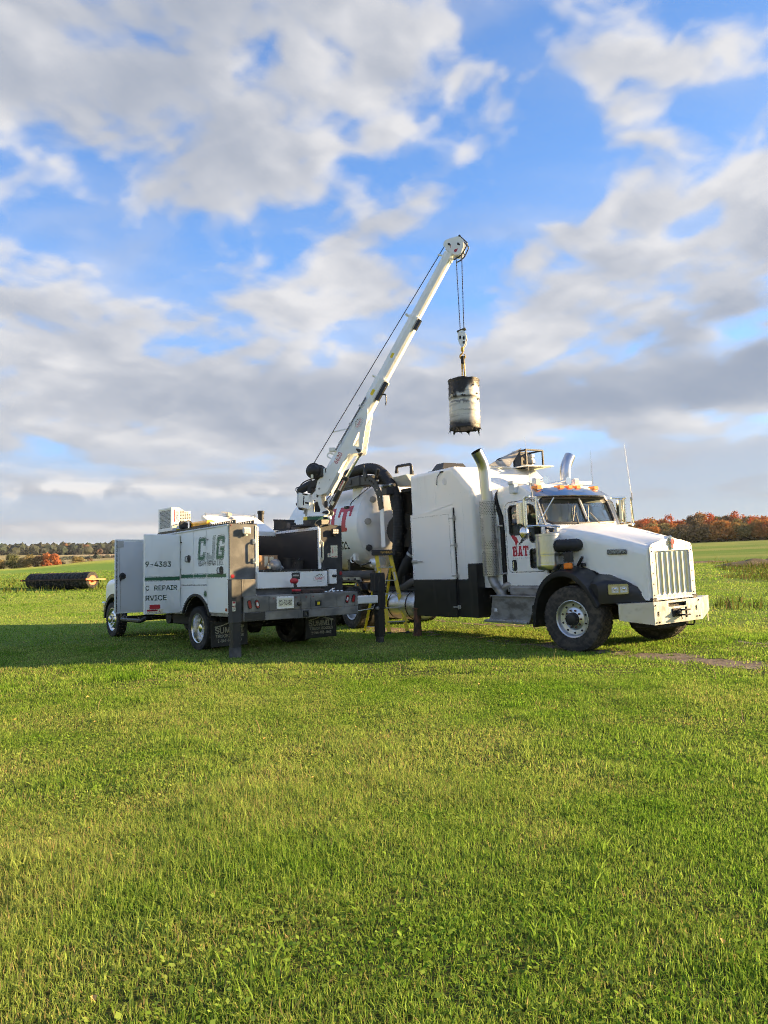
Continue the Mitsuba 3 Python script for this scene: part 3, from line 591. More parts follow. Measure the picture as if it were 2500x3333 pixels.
def wheel_parts(prefix, F, c, R, w, out, rimR, deep, tyremat='rubber', lugs=10, hub='chrome', steel='alu', tread_n=46, dish=.05, holes=0, lugmat=None, hubr=.085, hublen=.06, steer=0, inner=False):
    """tyre, rim, hub, lug nuts; 'out' is +1 / -1: the side (local y) that faces outwards; c = centre of the tyre"""
    c = np.array(c, float); st = math.radians(steer); ax = np.array([-math.sin(st) * out, math.cos(st) * out, 0.]); h = w / 2
    prof = [(-h * .80, rimR), (-h * .94, rimR * 1.04), (-h, (R + rimR) * .5), (-h * .96, R * .93), (-h * .84, R * .978), (-h * .8, R * .985), (h * .8, R * .985), (h * .84, R * .978), (h * .96, R * .93), (h, (R + rimR) * .5), (h * .99, (R + rimR) * .5 - .02), (h * .94, rimR * 1.04), (h * .80, rimR)]
    ms = [lathe(prof, c, ax, 56)]
    u = np.cross(ax, (0, 0, 1.)); 
    for k in range(tread_n):       # tread blocks: two shoulders and two middle rows
        for q, (f0, f1) in enumerate(((-.97, -.62), (-.52, -.06), (.06, .52), (.62, .97))):
            a0 = (k + .5 * (q % 2) + .25 * (q > 1)) * 2 * PI / tread_n; a1 = a0 + 2 * PI / tread_n * .66; P = []
            for a, sk in ((a0, 0), (a1, 0)):
                for f in (f0, f1):
                    rr = R * (.955 if abs(f) > .9 else .985)
                    for rad in (rr - .012, rr + R * .017): P.append(c + ax * h * f + rad * (math.cos(a + .35 * f * 2 * PI / tread_n) * u + math.sin(a + .35 * f * 2 * PI / tread_n) * np.array([0, 0, 1.])))
            P = np.array(P); ms.append(trimesh.Trimesh(P, [(1, 3, 5), (3, 7, 5), (0, 1, 4), (1, 5, 4), (2, 6, 3), (3, 6, 7), (0, 2, 1), (1, 2, 3), (4, 5, 6), (5, 7, 6)], process=False))
    add(prefix + '__tyre', ms, tyremat, F, smooth=35)
    r = rimR
    if deep > 0:     # dished outwards-facing rim: bead flange, well, disc set back by 'deep'
        rp = [(h * .80, r * 1.05), (h * .90, r * 1.05), (h * .92, r * 1.0), (h * .86, r * .95), (h * .5, r * .90), (h * .88 - deep, r * .86), (h * .84 - deep, r * .62), (h * .84 - deep + .02, r * .48), (h * .84 - deep + .03, hubr), (h * .84 - deep, .02)]
    else:            # disc pushed outwards
        rp = [(h * .80, r * 1.05), (h * .90, r * 1.05), (h * .92, r * .99), (h * .80, r * .94), (h * .66, r * .88), (h * .62, r * .80), (h * .80, r * .66), (h * .92, r * .52), (h * .94, r * .3), (h * .94, .02)]
    dx = (h * .84 - deep + .02) if deep > 0 else h * .92
    add(prefix + '__rim', lathe(rp, c, ax, 56), steel, F, smooth=30)
    hb = lathe([(dx - .02, hubr), (dx + hublen * .7, hubr * .96), (dx + hublen * .9, hubr * .86), (dx + hublen, hubr * .55), (dx + hublen, .001)], c, ax, 24)
    add(prefix + '__hub', hb, hub, F, smooth=30)
    lr = r * .47 if deep > 0 else r * .52; ls = []
    for k in range(lugs):
        a = k * 2 * PI / lugs; o = c + lr * (math.cos(a) * u + math.sin(a) * np.array([0, 0, 1.])); ls.append(cyl(o + ax * (dx - .01), o + ax * (dx + .028), .017, 6))
    add(prefix + '__lug_nuts', ls, lugmat or hub, F, smooth=False); labels[prefix + '__lug_nuts'] = {'kind': 'stuff'}
    if holes:
        hs = []
        for k in range(holes):
            a = (k + .5) * 2 * PI / holes; o = c + r * .76 * (math.cos(a) * u + math.sin(a) * np.array([0, 0, 1.])); d0 = (h * .84 - deep + .012) if deep > 0 else h * .715
            hs.append(cyl(o + ax * (d0 - .02), o + ax * (d0 + .006), .017, 10))
        add(prefix + '__hand_holes', hs, 'dark', F, smooth=False); labels[prefix + '__hand_holes'] = {'kind': 'stuff'}

WX, WR = 1.28, .405
arch = unary_union([Point(WX, .42).buffer(.575, quad_segs=24), sbox(WX - .5, .3, WX + .5, .62)])
# ---- tool body
left = Polygon([(.012, .70), (3.40, .70), (3.40, 2.20), (.012, 2.24)])
shell = diff(prism_xz(left.difference(arch), .66, 1.185), box(1.95, 3.31, .72, 1.3, .74, 2.15, 0))
S('body', shell, 'whitebody', smooth=False)
S('body_lining', [box(1.96, 3.30, .722, .732, .75, 2.14, 0), box(1.955, 1.962, .74, 1.18, .75, 2.14, 0), box(3.295, 3.302, .74, 1.18, .75, 2.14, 0)] , 'inner', smooth=False)
for zz in (1.12, 1.5, 1.85): S('shelf', box(1.965, 3.292, .74, 1.12, zz, zz + .02, .003), 'zinc')
S('body_right', prism_xz(Polygon([(.012, .70), (3.40, .70), (3.40, 2.20), (.012, 2.24)]).difference(arch), -1.20, -.66), 'whitebody', smooth=False)
S('bed_floor', box(.02, 3.38, -.655, .655, 1.02, 1.06, 0), 'black'); S('bed_front_wall', box(3.30, 3.38, -.655, .655, 1.06, 2.2, 0), 'black')
S('bed_wall', box(.03, 3.29, .640, .657, 1.06, 2.2, 0), 'black'); S('bed_wall', box(.03, 3.29, -.657, -.640, 1.06, 2.2, 0), 'black')
# side doors and panels, proud of the shell
def dpanel(name, poly, y0=1.187, y1=1.215, m='whitebody', label=None):
    p = P2(poly).buffer(-.018).buffer(.018); k = S(name, [prism_xz(p, y0, y1 - .004), prism_xz(p.buffer(-.004), y1 - .0045, y1)], m, smooth=False)
    if label: labels[k] = {'label': label}
    return k
dpanel('side_door', Polygon([(.03, .715), (.80, .715), (.815, 1.0), (.815, 2.195), (.03, 2.225)]).difference(arch.buffer(.045)), label='tall rear side door with half of the green lettering')
dpanel('side_door', [(.83, 1.205), (1.365, 1.205), (1.365, 2.183), (.83, 2.193)])
dpanel('side_door', [(1.378, 1.205), (1.91, 1.205), (1.91, 2.172), (1.378, 2.182)])
dpanel('wing_panel', Polygon([(.83, .715), (1.91, .715), (1.91, 1.19), (.83, 1.19)]).difference(arch.buffer(.045)))
dpanel('front_post', [(3.325, .715), (3.395, .715), (3.395, 2.15), (3.325, 2.15)])
S('door_seal', [box(.80, .832, 1.183, 1.189, .75, 2.2, 0), box(1.362, 1.380, 1.183, 1.189, 1.2, 2.19, 0), box(1.905, 1.935, 1.183, 1.189, .72, 2.18, 0), box(.83, 1.91, 1.183, 1.189, 1.188, 1.207, 0)], 'dark', smooth=False)
S('sill_rail', [box(.03, WX - .53, 1.16, 1.20, .65, .708), box(WX + .53, 3.38, 1.16, 1.20, .65, .708)], 'dullalu')
S('wheel_arch_trim', prism_xz(arch.buffer(.045).difference(arch.buffer(.002)).intersection(sbox(0, .66, 3, 2)), 1.16, 1.232), 'black', smooth=30)
S('wheel_well', diff(prism_xz(arch.buffer(.004).intersection(sbox(0, .6, 3, 2)), .66, 1.18), prism_xz(arch.buffer(-.004).union(sbox(WX - .496, .2, WX + .496, .7)), .67, 1.4)), 'dark', smooth=False)
# drip moulding along the top edge and slotted black rail on the roof
S('roof_moulding', tube([(.01, 1.215, 2.232), (3.40, 1.215, 2.196)], .013, 8), 'inner')
S('roof', [prism_xz([(.01, 2.243), (3.4, 2.203), (3.4, 2.218), (.01, 2.258)], .655, 1.2), prism_xz([(.01, 2.243), (3.4, 2.203), (3.4, 2.218), (.01, 2.258)], -1.2, -.655)], 'black', smooth=False)
slots = unary_union([rrect(.10 + k * .085, .155 + k * .085, 2.285, 2.312, .012) for k in range(20)])
S('roof_rail', prism_xz(Polygon([(.02, 2.262), (3.38, 2.222), (3.38, 2.262), (2.2, 2.285), (.02, 2.325)]).difference(slots), 1.06, 1.075), 'black', smooth=False)
S('roof_rail', prism_xz(Polygon([(.02, 2.262), (3.38, 2.222), (3.38, 2.27), (.02, 2.325)]).difference(slots), .70, .715), 'black', smooth=False)
# two open leaves of the front compartment
def leaf(x, y0, y1, z0, z1, t=.05): return [box(x, x + t, y0, y1, z0, z1, .012)]
k = S('open_door', leaf(1.90, 1.235, 1.935, .675, 2.165, .055), 'whitebody', smooth=False); labels[k] = {'label': 'open rear door leaf with part of the phone number and red warning stickers'}; D1 = k
k2 = S('open_door', [box(3.36, 3.40, 1.235, 1.955, .665, 2.135, .008), box(3.352, 3.36, 1.235, 1.96, .66, .69, .002), box(3.352, 3.36, 1.235, 1.96, 2.11, 2.14, .002), box(3.35, 3.362, 1.93, 1.962, .66, 2.14, .003)], 'whitebody', smooth=False); labels[k2] = {'label': 'open front door leaf showing its bare inner face and latch rods'}
add(k2 + '__inner_panel', [box(3.353, 3.362, 1.25, 1.915, .70, 2.09, .003)], 'inner', FS)
add(k2 + '__latch', [lathe([(0, .068), (.022, .066), (.03, .05), (.03, .001)], (3.353, 1.81, 1.40), (-1, 0, 0), 20), box(3.315, 3.335, 1.84, 1.87, 1.30, 1.42)], 'black', FS)
add(k2 + '__latch_rod', [tube([(3.34, 1.875, 1.45), (3.34, 1.885, 2.06)], .005, 6), tube([(3.34, 1.85, 1.32), (3.34, 1.855, .70)], .005, 6), box(3.335, 3.352, 1.79, 1.92, 1.98, 2.11, .003)], 'zinc', FS)
add(k2 + '__seal', box(3.3475, 3.351, 1.915, 1.93, .68, 2.12, 0), 'dark', FS)
# ---- lettering on the side: letters lie on the door faces
LX, LZ = (-1, 0, 0), (0, 0, 1)
ys = 1.2152
def letter_poly(kind, w, h, s):
    """blocky italic-looking C, J, G with chamfered corners"""
    o = Polygon([(s * .45, 0), (w - s * .45, 0), (w, s * .45), (w, h - s * .45), (w - s * .45, h), (s * .45, h), (0, h - s * .45), (0, s * .45)])
    i = Polygon([(s * 1.1, s), (w - s * 1.1, s), (w - s, s * 1.15), (w - s, h - s * 1.15), (w - s * 1.1, h - s), (s * 1.1, h - s), (s, h - s * 1.15), (s, s * 1.15)])
    p = o.difference(i)
    if kind == 'C': p = p.difference(sbox(w - s * 1.3, h * .30, w + .1, h * .70))
    if kind == 'G': p = p.difference(sbox(w - s * 1.3, h * .50, w + .1, h * .72)).union(sbox(w * .52, h * .36, w, h * .50).difference(sbox(w * .6, 0, w - s, h * .30)))
    if kind == 'J': p = p.difference(sbox(-.1, h * .25, w - s, h + .1)).union(sbox(w - s, h * .5, w, h))
    return affinity.skew(p, 8)
def sideways(p, x, z, t=.0016, y=ys): return put(extr(P2(p), t), (x, y, z), LX, LZ)
pC, pJ, pG = letter_poly('C', .265, .395, .060), letter_poly('J', .255, .395, .058), letter_poly('G', .265, .395, .060)
for p, x0, col in ((pC, 1.150, 'green'), (pJ, .782, 'silver'), (pG, .43, 'green')):
    pieces = [p] if col == 'green' else [p]
    S('lettering', [sideways(q.buffer(.021, join_style=2).difference(q.buffer(.010, join_style=2)), x0, 1.655, .0012) for q in pieces], 'darkgreen', smooth=False)
    S('lettering', [sideways(q, x0, 1.655) for q in pieces], col, smooth=False)
S('lettering', text('HEAVY', .080, (1.165, ys, 1.545), LX, LZ, True, .32, .0015), 'black', smooth=False)
S('lettering', text('REPAIR', .080, (.795, ys, 1.545), LX, LZ, True, .33, .0015), 'black', smooth=False)
S('lettering', text('LTD.', .080, (.42, ys, 1.545), LX, LZ, True, .22, .0015), 'black', smooth=False)
for x0, x1 in ((.09, .81), (.835, 1.36), (1.383, 1.905)):
    S('stripe', [box(x0, x1, ys - .001, ys + .0012, 1.335, 1.392, 0)], 'green', smooth=False)
    S('stripe_edge', [box(x0, x1, ys - .001, ys + .0010, 1.320, 1.326, 0), box(x0, x1, ys - .001, ys + .0010, 1.401, 1.407, 0)], 'darkgreen', smooth=False)
DX, DY = (0, -1, 0), (0, 0, 1)          # on the open leaf, read from behind the truck
xd = 1.8985
def dl(*a, **k): return add(D1 + '__lettering', *a, FS, smooth=False, **k)
dl(text('9-4383', .098, (xd, 1.918, 1.555), DX, DY, True, .50, .0015), 'darkgreen')
dl(text('C', .088, (xd, 1.915, 1.118), DX, DY, True, .068, .0015), 'darkgreen'); dl(text('REPAIR', .088, (xd, 1.75, 1.118), DX, DY, True, .45, .0015), 'darkgreen')
dl(text('RVICE', .092, (xd, 1.915, .932), DX, DY, True, .405, .0015), 'darkgreen')
add(D1 + '__stripe', box(xd - .0012, xd + .002, 1.245, 1.93, 1.30, 1.362, 0), 'green', FS); add(D1 + '__stripe', [box(xd - .001, xd + .002, 1.245, 1.93, 1.287, 1.292, 0), box(xd - .001, xd + .002, 1.245, 1.93, 1.37, 1.375, 0)], 'darkgreen', FS)
add(D1 + '__sticker', box(xd - .0014, xd + .002, 1.635, 1.84, .772, .852, 0), 'red', FS)
add(D1 + '__sticker', box(xd - .0012, xd + .002, 1.57, 1.89, .69, .768, 0), 'cream', FS); add(D1 + '__sticker', box(xd - .0018, xd + .002, 1.685, 1.888, .735, .766, 0), 'red', FS)
add(D1 + '__sticker_print', [text('DANGER', .018, (xd - .0019, 1.815, .742), DX, DY, True, .10, .0008)] + [box(xd - .0018, xd + .002, 1.70, 1.885 - .02 * (k % 2), .722 - k * .009, .7245 - k * .009, 0) for k in range(3)], 'dark', FS)
add(D1 + '__sticker_print', [decal([(0, 0), (.02, .04), (.012, .045), (.03, .05), (.045, .0), (.036, .0), (.022, .03), (.008, 0)], (xd - .0016, 1.67, .70), DX, DY, .0008)], 'red', FS)
# D-ring latches: dished black disc with a loop handle
def dring(x, z):
    S('latch', [lathe([(0, .072), (.010, .074), (.014, .066), (.006, .055), (.004, .001)], (x, 1.213, z), (0, 1, 0), 26), tube(fillet([(x + .058, 1.225, z + .045), (x + .105, 1.245, z + .045), (x + .105, 1.245, z - .055), (x + .058, 1.225, z - .055)], .04), .008, 8)], 'black')
dring(.265, 1.452); dring(1.555, 1.69)
S('door_stop', [box(1.86, 1.905, 1.213, 1.235, 2.0, 2.02), box(.745, .79, 1.213, 1.235, 2.0, 2.02)], 'black')
S('fuel_filler', [lathe([(0, .062), (.008, .064), (.010, .052), (.001, .050)], (.70 + .18, 1.213, 1.04), (0, 1, 0), 22)], 'zinc'); S('fuel_filler_cap', lathe([(0, .05), (.006, .046), (.012, .02), (.012, .001)], (.88, 1.213, 1.04), (0, 1, 0), 20), 'green')
S('marker_lamp', box(.06, .13, 1.213, 1.222, .745, .80, .003), 'redlens')
# ---- rear of the body
S('rear_panel', box(-.005, .011, .66, 1.20, .70, 2.245, .003), 'liner'); labels['service_truck__rear_panel'] = {'label': 'left rear panel in speckled grey liner coating'}
k = S('rear_panel', box(-.005, .011, -1.20, -.70, .70, 2.27, .003), 'liner2'); labels[k] = {'label': 'right rear panel in black liner coating, under the crane'}
S('rear_lower_panel', box(-.004, .011, -.70, .66, .72, 1.115, .003), 'liner')
S('opening_frame', [box(-.03, .012, .645, .672, 1.40, 2.21, .004), box(-.02, .012, .672, .70, 1.40, 2.225, .004)], 'white'); S('opening_frame', [box(-.03, .012, -.668, -.645, 1.42, 2.21, .004), box(-.02, .012, -.70, -.668, 1.42, 2.21, .004)], 'white')
S('bed_rail', [prism_xz([(.02, 2.11), (3.3, 2.07), (3.3, 2.17), (.02, 2.205)], -.70, -.655), box(.02, 3.2, -.655, -.62, 2.175, 2.195, .004)], 'white', smooth=False); S('bed_rail', [prism_xz([(.02, 2.11), (3.3, 2.07), (3.3, 2.17), (.02, 2.205)], .655, .70)], 'white', smooth=False)
S('tailgate', [box(-.10, -.02, -.78, .715, 1.115, 1.405, .010)], 'white'); S('tailgate_edge', box(-.108, -.012, -.70, .63, 1.406, 1.442, .004), 'black')
S('tailgate_bolt', [cyl((-.112, y, 1.424), (-.104, y, 1.424), .009, 8) for y in (.60, .25, -.10, -.42, -.66)], 'zinc'); labels['service_truck__tailgate_bolt'] = {'kind': 'stuff'}
S('tailgate_latch', [box(-.106, -.098, -.165, .01, 1.262, 1.385, .003)], 'black'); add('service_truck__tailgate_latch__paddle', box(-.112, -.104, -.145, -.01, 1.315, 1.345, .003), 'zinc', FS)
RX, RZ = (0, -1, 0), (0, 0, 1)
def logo(o, X, Z, s, key, F):
    fr = rrect(-.125 * s, .125 * s, -.045 * s, .035 * s, .02 * s)
    add(key, put(extr(fr, .001), o, X, Z), 'zinc', F, smooth=False)
    Zc = np.cross(X, Z) * .0012; add(key, put(extr(fr.buffer(-.006 * s), .001), np.array(o) + Zc * .5, X, Z), 'white', F, smooth=False)
    add(key, text('SUMMIT', .046 * s, np.array(o) + Zc + np.array(Z) * -.028 * s, X, Z, True, .20 * s, .001, True), 'red', F, smooth=False)
    mt = Polygon([(-.10, .03), (-.05, .06), (-.03, .055), (0, .085), (.025, .06), (.05, .075), (.10, .03), (.06, .05), (.045, .062), (.02, .048), (0, .07), (-.03, .042), (-.05, .05)])
    add(key, put(extr(affinity.scale(mt, s, s, origin=(0, 0)), .001), np.array(o) + Zc, X, Z), 'black', F, smooth=False)
    add(key, text('TRUCK BODIES', .011 * s, np.array(o) + np.array(Z) * -.066 * s, X, Z, True, .12 * s, .001, True), 'black', F, smooth=False)
logo((-.1005, -.59, 1.27), RX, RZ, 1.0, 'service_truck__tailgate__logo', FS)
for s, y in ((1, .735), (-1, -.70)):
    S('grab_handle', tube(fillet([(-.01, y, 1.945), (-.085, y, 1.945), (-.085, y, 1.605), (-.01, y, 1.605)], .03), .014, 10), 'cream' if s < 0 else 'white')
    add('service_truck__grab_handle_bracket', [box(-.03, -.004, y - .025, y + .025, 1.90, 1.99, .004), box(-.03, -.004, y - .025, y + .025, 1.56, 1.65, .004)], 'steel', FS)
def worklamp(y, z):
    k = S('work_lamp', [box(-.10, -.045, y - .072, y + .072, z - .055, z + .055, .01), box(-.045, -.01, y - .02, y + .02, z - .085, z - .045), box(-.075, -.06, y - .02, y + .02, z - .09, z - .05)], 'white' if y > 0 else 'black')
    add(k + '__lens', [box(-.106, -.099, y - .060 + c * .042, y - .024 + c * .042, z - .040 + r * .042, z - .004 + r * .042, .004) for c in range(3) for r in range(2)], 'clearlens', FS)
worklamp(.90, 2.13); worklamp(-.99, 2.145)
for y, z in ((1.145, 1.345), (-1.155, 1.352)): S('reflector', lathe([(0, .034), (.008, .034), (.010, .001)], (-.004, y, z), (-1, 0, 0), 18), 'redlens')
for y, z in ((1.17, 2.225), (-1.16, 2.23)): S('marker_light', lathe([(0, .012), (.01, .010), (.012, .001)], (-.004, y, z), (-1, 0, 0), 10), 'redlens')
S('electric_box', box(-.075, -.005, -1.015, -.845, 1.155, 1.432, .008), 'white'); add('service_truck__electric_box__latch', [rrect(0, .09, 0, .05, .02)] and [put(extr(rrect(0, .095, 0, .05, .02), .012), (-.0755, -.905, 1.28), RX, RZ)], 'black', FS, smooth=False)
S('gutter', box(-.06, -.005, -1.02, -.82, 1.436, 1.452, .003), 'black')
S('load_chart', box(-.008, -.0045, -1.09, -.935, 1.655, 1.885, .001), 'cream'); add('service_truck__load_chart__print', [decal([(.03, .08), (.055, .08), (.05, .16), (.046, .19), (.04, .19), (.038, .14)], (-.0085, -.935, 1.655), RX, RZ, .0008), decal(sbox(.02, .012, .06, .026), (-.0085, -.935, 1.655), RX, RZ, .0008), decal(sbox(.09, .012, .14, .026), (-.0085, -.935, 1.655), RX, RZ, .0008)], 'red', FS, smooth=False)
add('service_truck__load_chart__print', [decal(sbox(.07 + .006 * (k % 3), .05 + k * .018, .14 - .004 * (k % 4), .052 + k * .018), (-.0085, -.935, 1.655), RX, RZ, .0008) for k in range(9)], 'dullalu', FS, smooth=False)
S('sticker', box(-.008, -.0045, -.93, -.86, 1.66, 1.735, .001), 'cream'); add('service_truck__sticker__print', [decal(sbox(.012, .052, .058, .064), (-.0085, -.86, 1.66), RX, RZ, .0008)], 'red', FS); add('service_truck__sticker__print', [decal([(.03, .015), (.04, .015), (.05, .045), (.02, .045)], (-.0085, -.86, 1.66), RX, RZ, .0008)], 'blue', FS)
# ---- work-bench bumper
S('bumper', [box(-.44, -.006, -1.22, 1.18, .985, 1.003, .004), box(-.45, -.425, -1.22, 1.18, .738, .990, .006), box(-.40, -.375, -1.2, 1.16, .74, .99, 0)], 'grime')
S('bumper_step', [box(-.462, -.30, -1.212, 1.178, .588, .735, .008)], 'grime')
S('bumper_brace', [box(-.464, -.44, .78, 1.175, .592, .731, .003)], 'black')
for y in (1.03, .88): pass
def oval(y, z, tilt, lens):
    p = affinity.rotate(rrect(-.036, .036, -.075, .075, .034), tilt)
    k = S('tail_lamp', put(extr(p, .012), (-.4505, y, z), RX, RZ), 'black', smooth=False)
    add(k + '__lens', put(extr(p.buffer(-.010), .014), (-.4505, y, z), RX, RZ), 'redlens', FS, smooth=False)
    if lens: add(k + '__reverse_lens', put(extr(affinity.rotate(rrect(-.018, .018, -.035, .035, .017), tilt), .016), (-.4505, y, z), RX, RZ), 'clearlens', FS, smooth=False)
oval(1.075, .868, 14, 0); oval(.93, .866, 14, 1); oval(-.965, .875, -14, 1); oval(-1.108, .878, -14, 0)
S('license_plate', box(-.465, -.4515, .205, .55, .765, .977, .004), 'white'); add('service_truck__license_plate__face', box(-.468, -.4645, .235, .525, .80, .945, .002), 'cream', FS)
add('service_truck__license_plate__number', text('CD-81480', .085, (-.4682, .512, .825), RX, RZ, True, .262, .001), 'dark', FS, smooth=False)
S('trailer_socket', [lathe([(0, .036), (.03, .034), (.034, .02), (.034, .001)], (-.45, .10, .835), (-1, 0, 0), 16)], 'black'); S('socket_plate', [box(-.457, -.4505, -.38, -.25, .78, .875, .002)], 'dark'); S('socket', box(-.466, -.456, -.345, -.29, .80, .85, .003), 'yellow')
S('hitch_receiver', diff(box(-.50, -.35, -.085, .02, .60, .715, .006), box(-.56, -.38, -.062, -.003, .63, .69, 0)), 'black', smooth=False); S('hitch_plate', box(-.468, -.455, -.13, .20, .585, .735, .003), 'grime')
S('marker_light', [lathe([(0, .011), (.008, .008), (.009, .001)], (-.45, y, .95), (-1, 0, 0), 10) for y in (.15, -.06, -.21, 1.0 - .4)], 'redlens'); 
S('air_fittings', [cyl((-.25, -.60 - .09 * k, 1.02), (-.25, -.655 - .09 * k, 1.022 + .01 * (k % 2)), .014, 8) for k in range(5)] + [cyl((-.24, -.78, 1.02), (-.24, -.80, 1.08), .012, 8), cyl((-.24, -.74, 1.05), (-.24, -.84, 1.075), .011, 8)], 'chrome'); labels['service_truck__air_fittings'] = {'kind': 'stuff', 'label': 'row of bright air fittings on the bumper top'}
S('vise_mount', [box(-.34, -.24, .86, .99, 1.003, 1.03), cyl((-.29, .92, 1.03), (-.29, .92, 1.07), .03, 12)], 'zinc')
# ---- outriggers
S('outrigger_left', [box(-.44, -.28, 1.215, 1.385, .575, 1.285, .008), box(-.445, -.275, 1.20, 1.395, 1.285, 1.295, .003), box(-.446, -.438, 1.325, 1.40, .98, 1.285, .002)], 'grimedark')
S('outrigger_left_box', [box(-.42, -.20, .93, 1.20, 1.003, 1.29, .006)], 'grime')
add('service_truck__outrigger_left__leg', [box(-.425, -.295, 1.225, 1.375, .16, .60, .006)], 'black', FS); add('service_truck__outrigger_left__foot', [box(-.43, -.29, 1.22, 1.38, .0, .17, .006)], 'grimedark', FS)
add('service_truck__outrigger_left__sticker', [box(-.449, -.4465, 1.335, 1.39, .86, .93, .0), box(-.449, -.4465, 1.335, 1.39, .77, .85, 0)], 'cream', FS); add('service_truck__outrigger_left__sticker_print', [box(-.450, -.4485, 1.34, 1.385, .90, .926, 0), box(-.450, -.4485, 1.34, 1.385, .838, .848, 0)], 'red', FS); add('service_truck__outrigger_left__sticker_print', box(-.450, -.4485, 1.355, 1.37, .79, .828, 0), 'dark', FS)
S('outrigger_beam', box(-.43, -.25, -1.73, -1.20, .765, .915, .014), 'white'); labels['service_truck__outrigger_beam'] = {'label': 'white beam drawn out to the right-hand outrigger'}
S('outrigger_right', [box(-.44, -.24, -1.905, -1.735, .645, 1.342, .008), box(-.43, -.30, -1.75, -1.64, .99, 1.345, .006), box(-.448, -.438, -1.80, -1.74, .97, 1.03, .002)], 'black')
add('service_truck__outrigger_right__leg', box(-.415, -.265, -1.895, -1.745, .12, .66, .006), 'black', FS); add('service_truck__outrigger_right__foot', box(-.40, -.28, -1.875, -1.765, -.01, .13, .004), 'grimedark', FS)
S('outrigger_pin', [tube([(-.36, -1.22, .63), (-.36, -1.66, .665)], .014, 8)], 'chrome'); S('outrigger_knob', [lathe([(0, .03), (.05, .034), (.06, .02), (.06, .001)], (-.40, -1.70, .665), (-1, 0, 0), 14), tube([(-.37, -1.64, .67), (-.37, -1.70, .76)], .008, 6)], 'dullalu')
# ---- mud flaps
for y0, y1 in ((.66, 1.37), (-1.30, -.58)):
    k = S('mud_flap', box(.36, .375, y0, y1, .13, .56, .004), 'black'); c = (y0 + y1) / 2
    add(k + '__lettering', [text('SUMMIT', .10, (.3595, c, .36), RX, RZ, True, .56, .001, True), text('TRUCK BODIES', .05, (.3595, c, .285), RX, RZ, True, .54, .001, True), text('1-866-985-3100', .05, (.3595, c, .205), RX, RZ, True, .46, .001, True), put(extr(LineString([(-.28, .10), (-.15, .12), (0, .165), (.1, .13), (.28, .10)]).buffer(.008), .001), (.3595, c, .37), RX, RZ)], 'olive', FS, smooth=False)
# ---- chassis, wheels
for s in (1, -1): S('chassis_rail', box(.05, 6.9, s * .40 - .04, s * .40 + .04, .55, .78, .006), 'dark')
S('rear_axle', [cyl((WX, -.9, WR), (WX, .9, WR), .06, 14), lathe([(-.16, .05), (-.08, .16), (.08, .16), (.16, .05)], (WX, 0, WR), (0, 1, 0), 20), tube([(WX, 0, .45), (4.2, 0, .62)], .05, 10)], 'dark'); S('front_axle', cyl((6.02, -.9, WR), (6.02, .9, WR), .05, 12), 'dark')
for s, nm in ((1, 'left'), (-1, 'right')):
    wheel_parts('service_truck__rear_wheel' + ('' if s > 0 else '_001'), FS, (WX, s * 1.075, WR), WR, .225, s, .262, .135, lugs=10, hub='chrome', steel='chrome' if s > 0 else 'alu', hubr=.088, hublen=.085)
    add('service_truck__inner_wheel', lathe([(-.09, .26), (-.112, .33), (-.09, .40), (.09, .40), (.112, .33), (.09, .26)], (WX, s * .80, WR), (0, 1, 0), 44), 'rubber', FS)
    wheel_parts('service_truck__front_wheel' + ('' if s > 0 else '_001'), FS, (6.02, s * .96, WR), WR, .225, s, .262, 0, lugs=10, hub='chrome', steel='chrome', hubr=.085, hublen=.075, holes=8)
S('spring_and_tank', [box(2.0, 2.9, .45, .95, .42, .66, .02), cyl((3.1, .5, .55), (3.1, .95, .55), .14, 16), box(3.4, 4.4, -.9, -.4, .4, .68, .03), box(.62, .9, -.5, .5, .5, .6), box(1.9, 2.1, -.6, .6, .45, .62)], 'dark')
S('side_step', [tube(fillet([(4.0, 1.05, .50), (4.05, 1.16, .44), (5.15, 1.16, .44), (5.2, 1.05, .50)], .05), .045, 10), box(4.2, 4.26, .5, 1.14, .44, .52), box(4.9, 4.96, .5, 1.14, .44, .52)], 'black')
# ---- cab (mostly hidden by the open doors)
def cabsec(x, hw, z0, z1, r=.12): 
    p = np.array(rrect(-hw, hw, z0, z1, r).exterior.coords)[:-1]; return np.c_[np.full(len(p), x), p]
cab = loft([cabsec(3.52, .94, .62, 1.98, .10), cabsec(3.60, .985, .60, 2.06, .14), cabsec(4.4, 1.0, .60, 2.10, .16), cabsec(4.95, .99, .60, 2.04, .16), cabsec(5.12, .985, .60, 1.90, .16), cabsec(5.62, .98, .60, 1.45, .14), cabsec(5.75, .975, .62, 1.40, .14), cabsec(6.7, .95, .66, 1.34, .16), cabsec(6.92, .90, .70, 1.26, .14)])
cab = diff(cab, prism_xz(Point(6.02, .40).buffer(.54, quad_segs=20), .55, 1.3), prism_xz(Point(6.02, .40).buffer(.54, quad_segs=20), -1.3, -.55))
S('cab', cab, 'white', smooth=35)
for s in (1, -1): S('side_window', prism_xz([(3.75, 1.42), (4.62, 1.42), (4.62, 1.92), (4.5, 1.98), (3.75, 1.98)], s * .99, s * 1.004), 'tint', smooth=False); S('side_window', prism_xz([(4.68, 1.42), (5.30, 1.42), (5.0, 1.90), (4.68, 1.92)], s * .985, s * 1.002), 'tint', smooth=False)
S('windshield', grid(lambda u, v: (5.13 + .47 * (1 - v) + .01, (u - .5) * 1.66, 1.50 + .40 * v), np.linspace(0, 1, 5), np.linspace(0, 1, 4)), 'tint')
ring = Point(6.02, .40).buffer(.60, quad_segs=20).difference(Point(6.02, .40).buffer(.52, quad_segs=20)).intersection(sbox(5, .42, 7, 1.4))
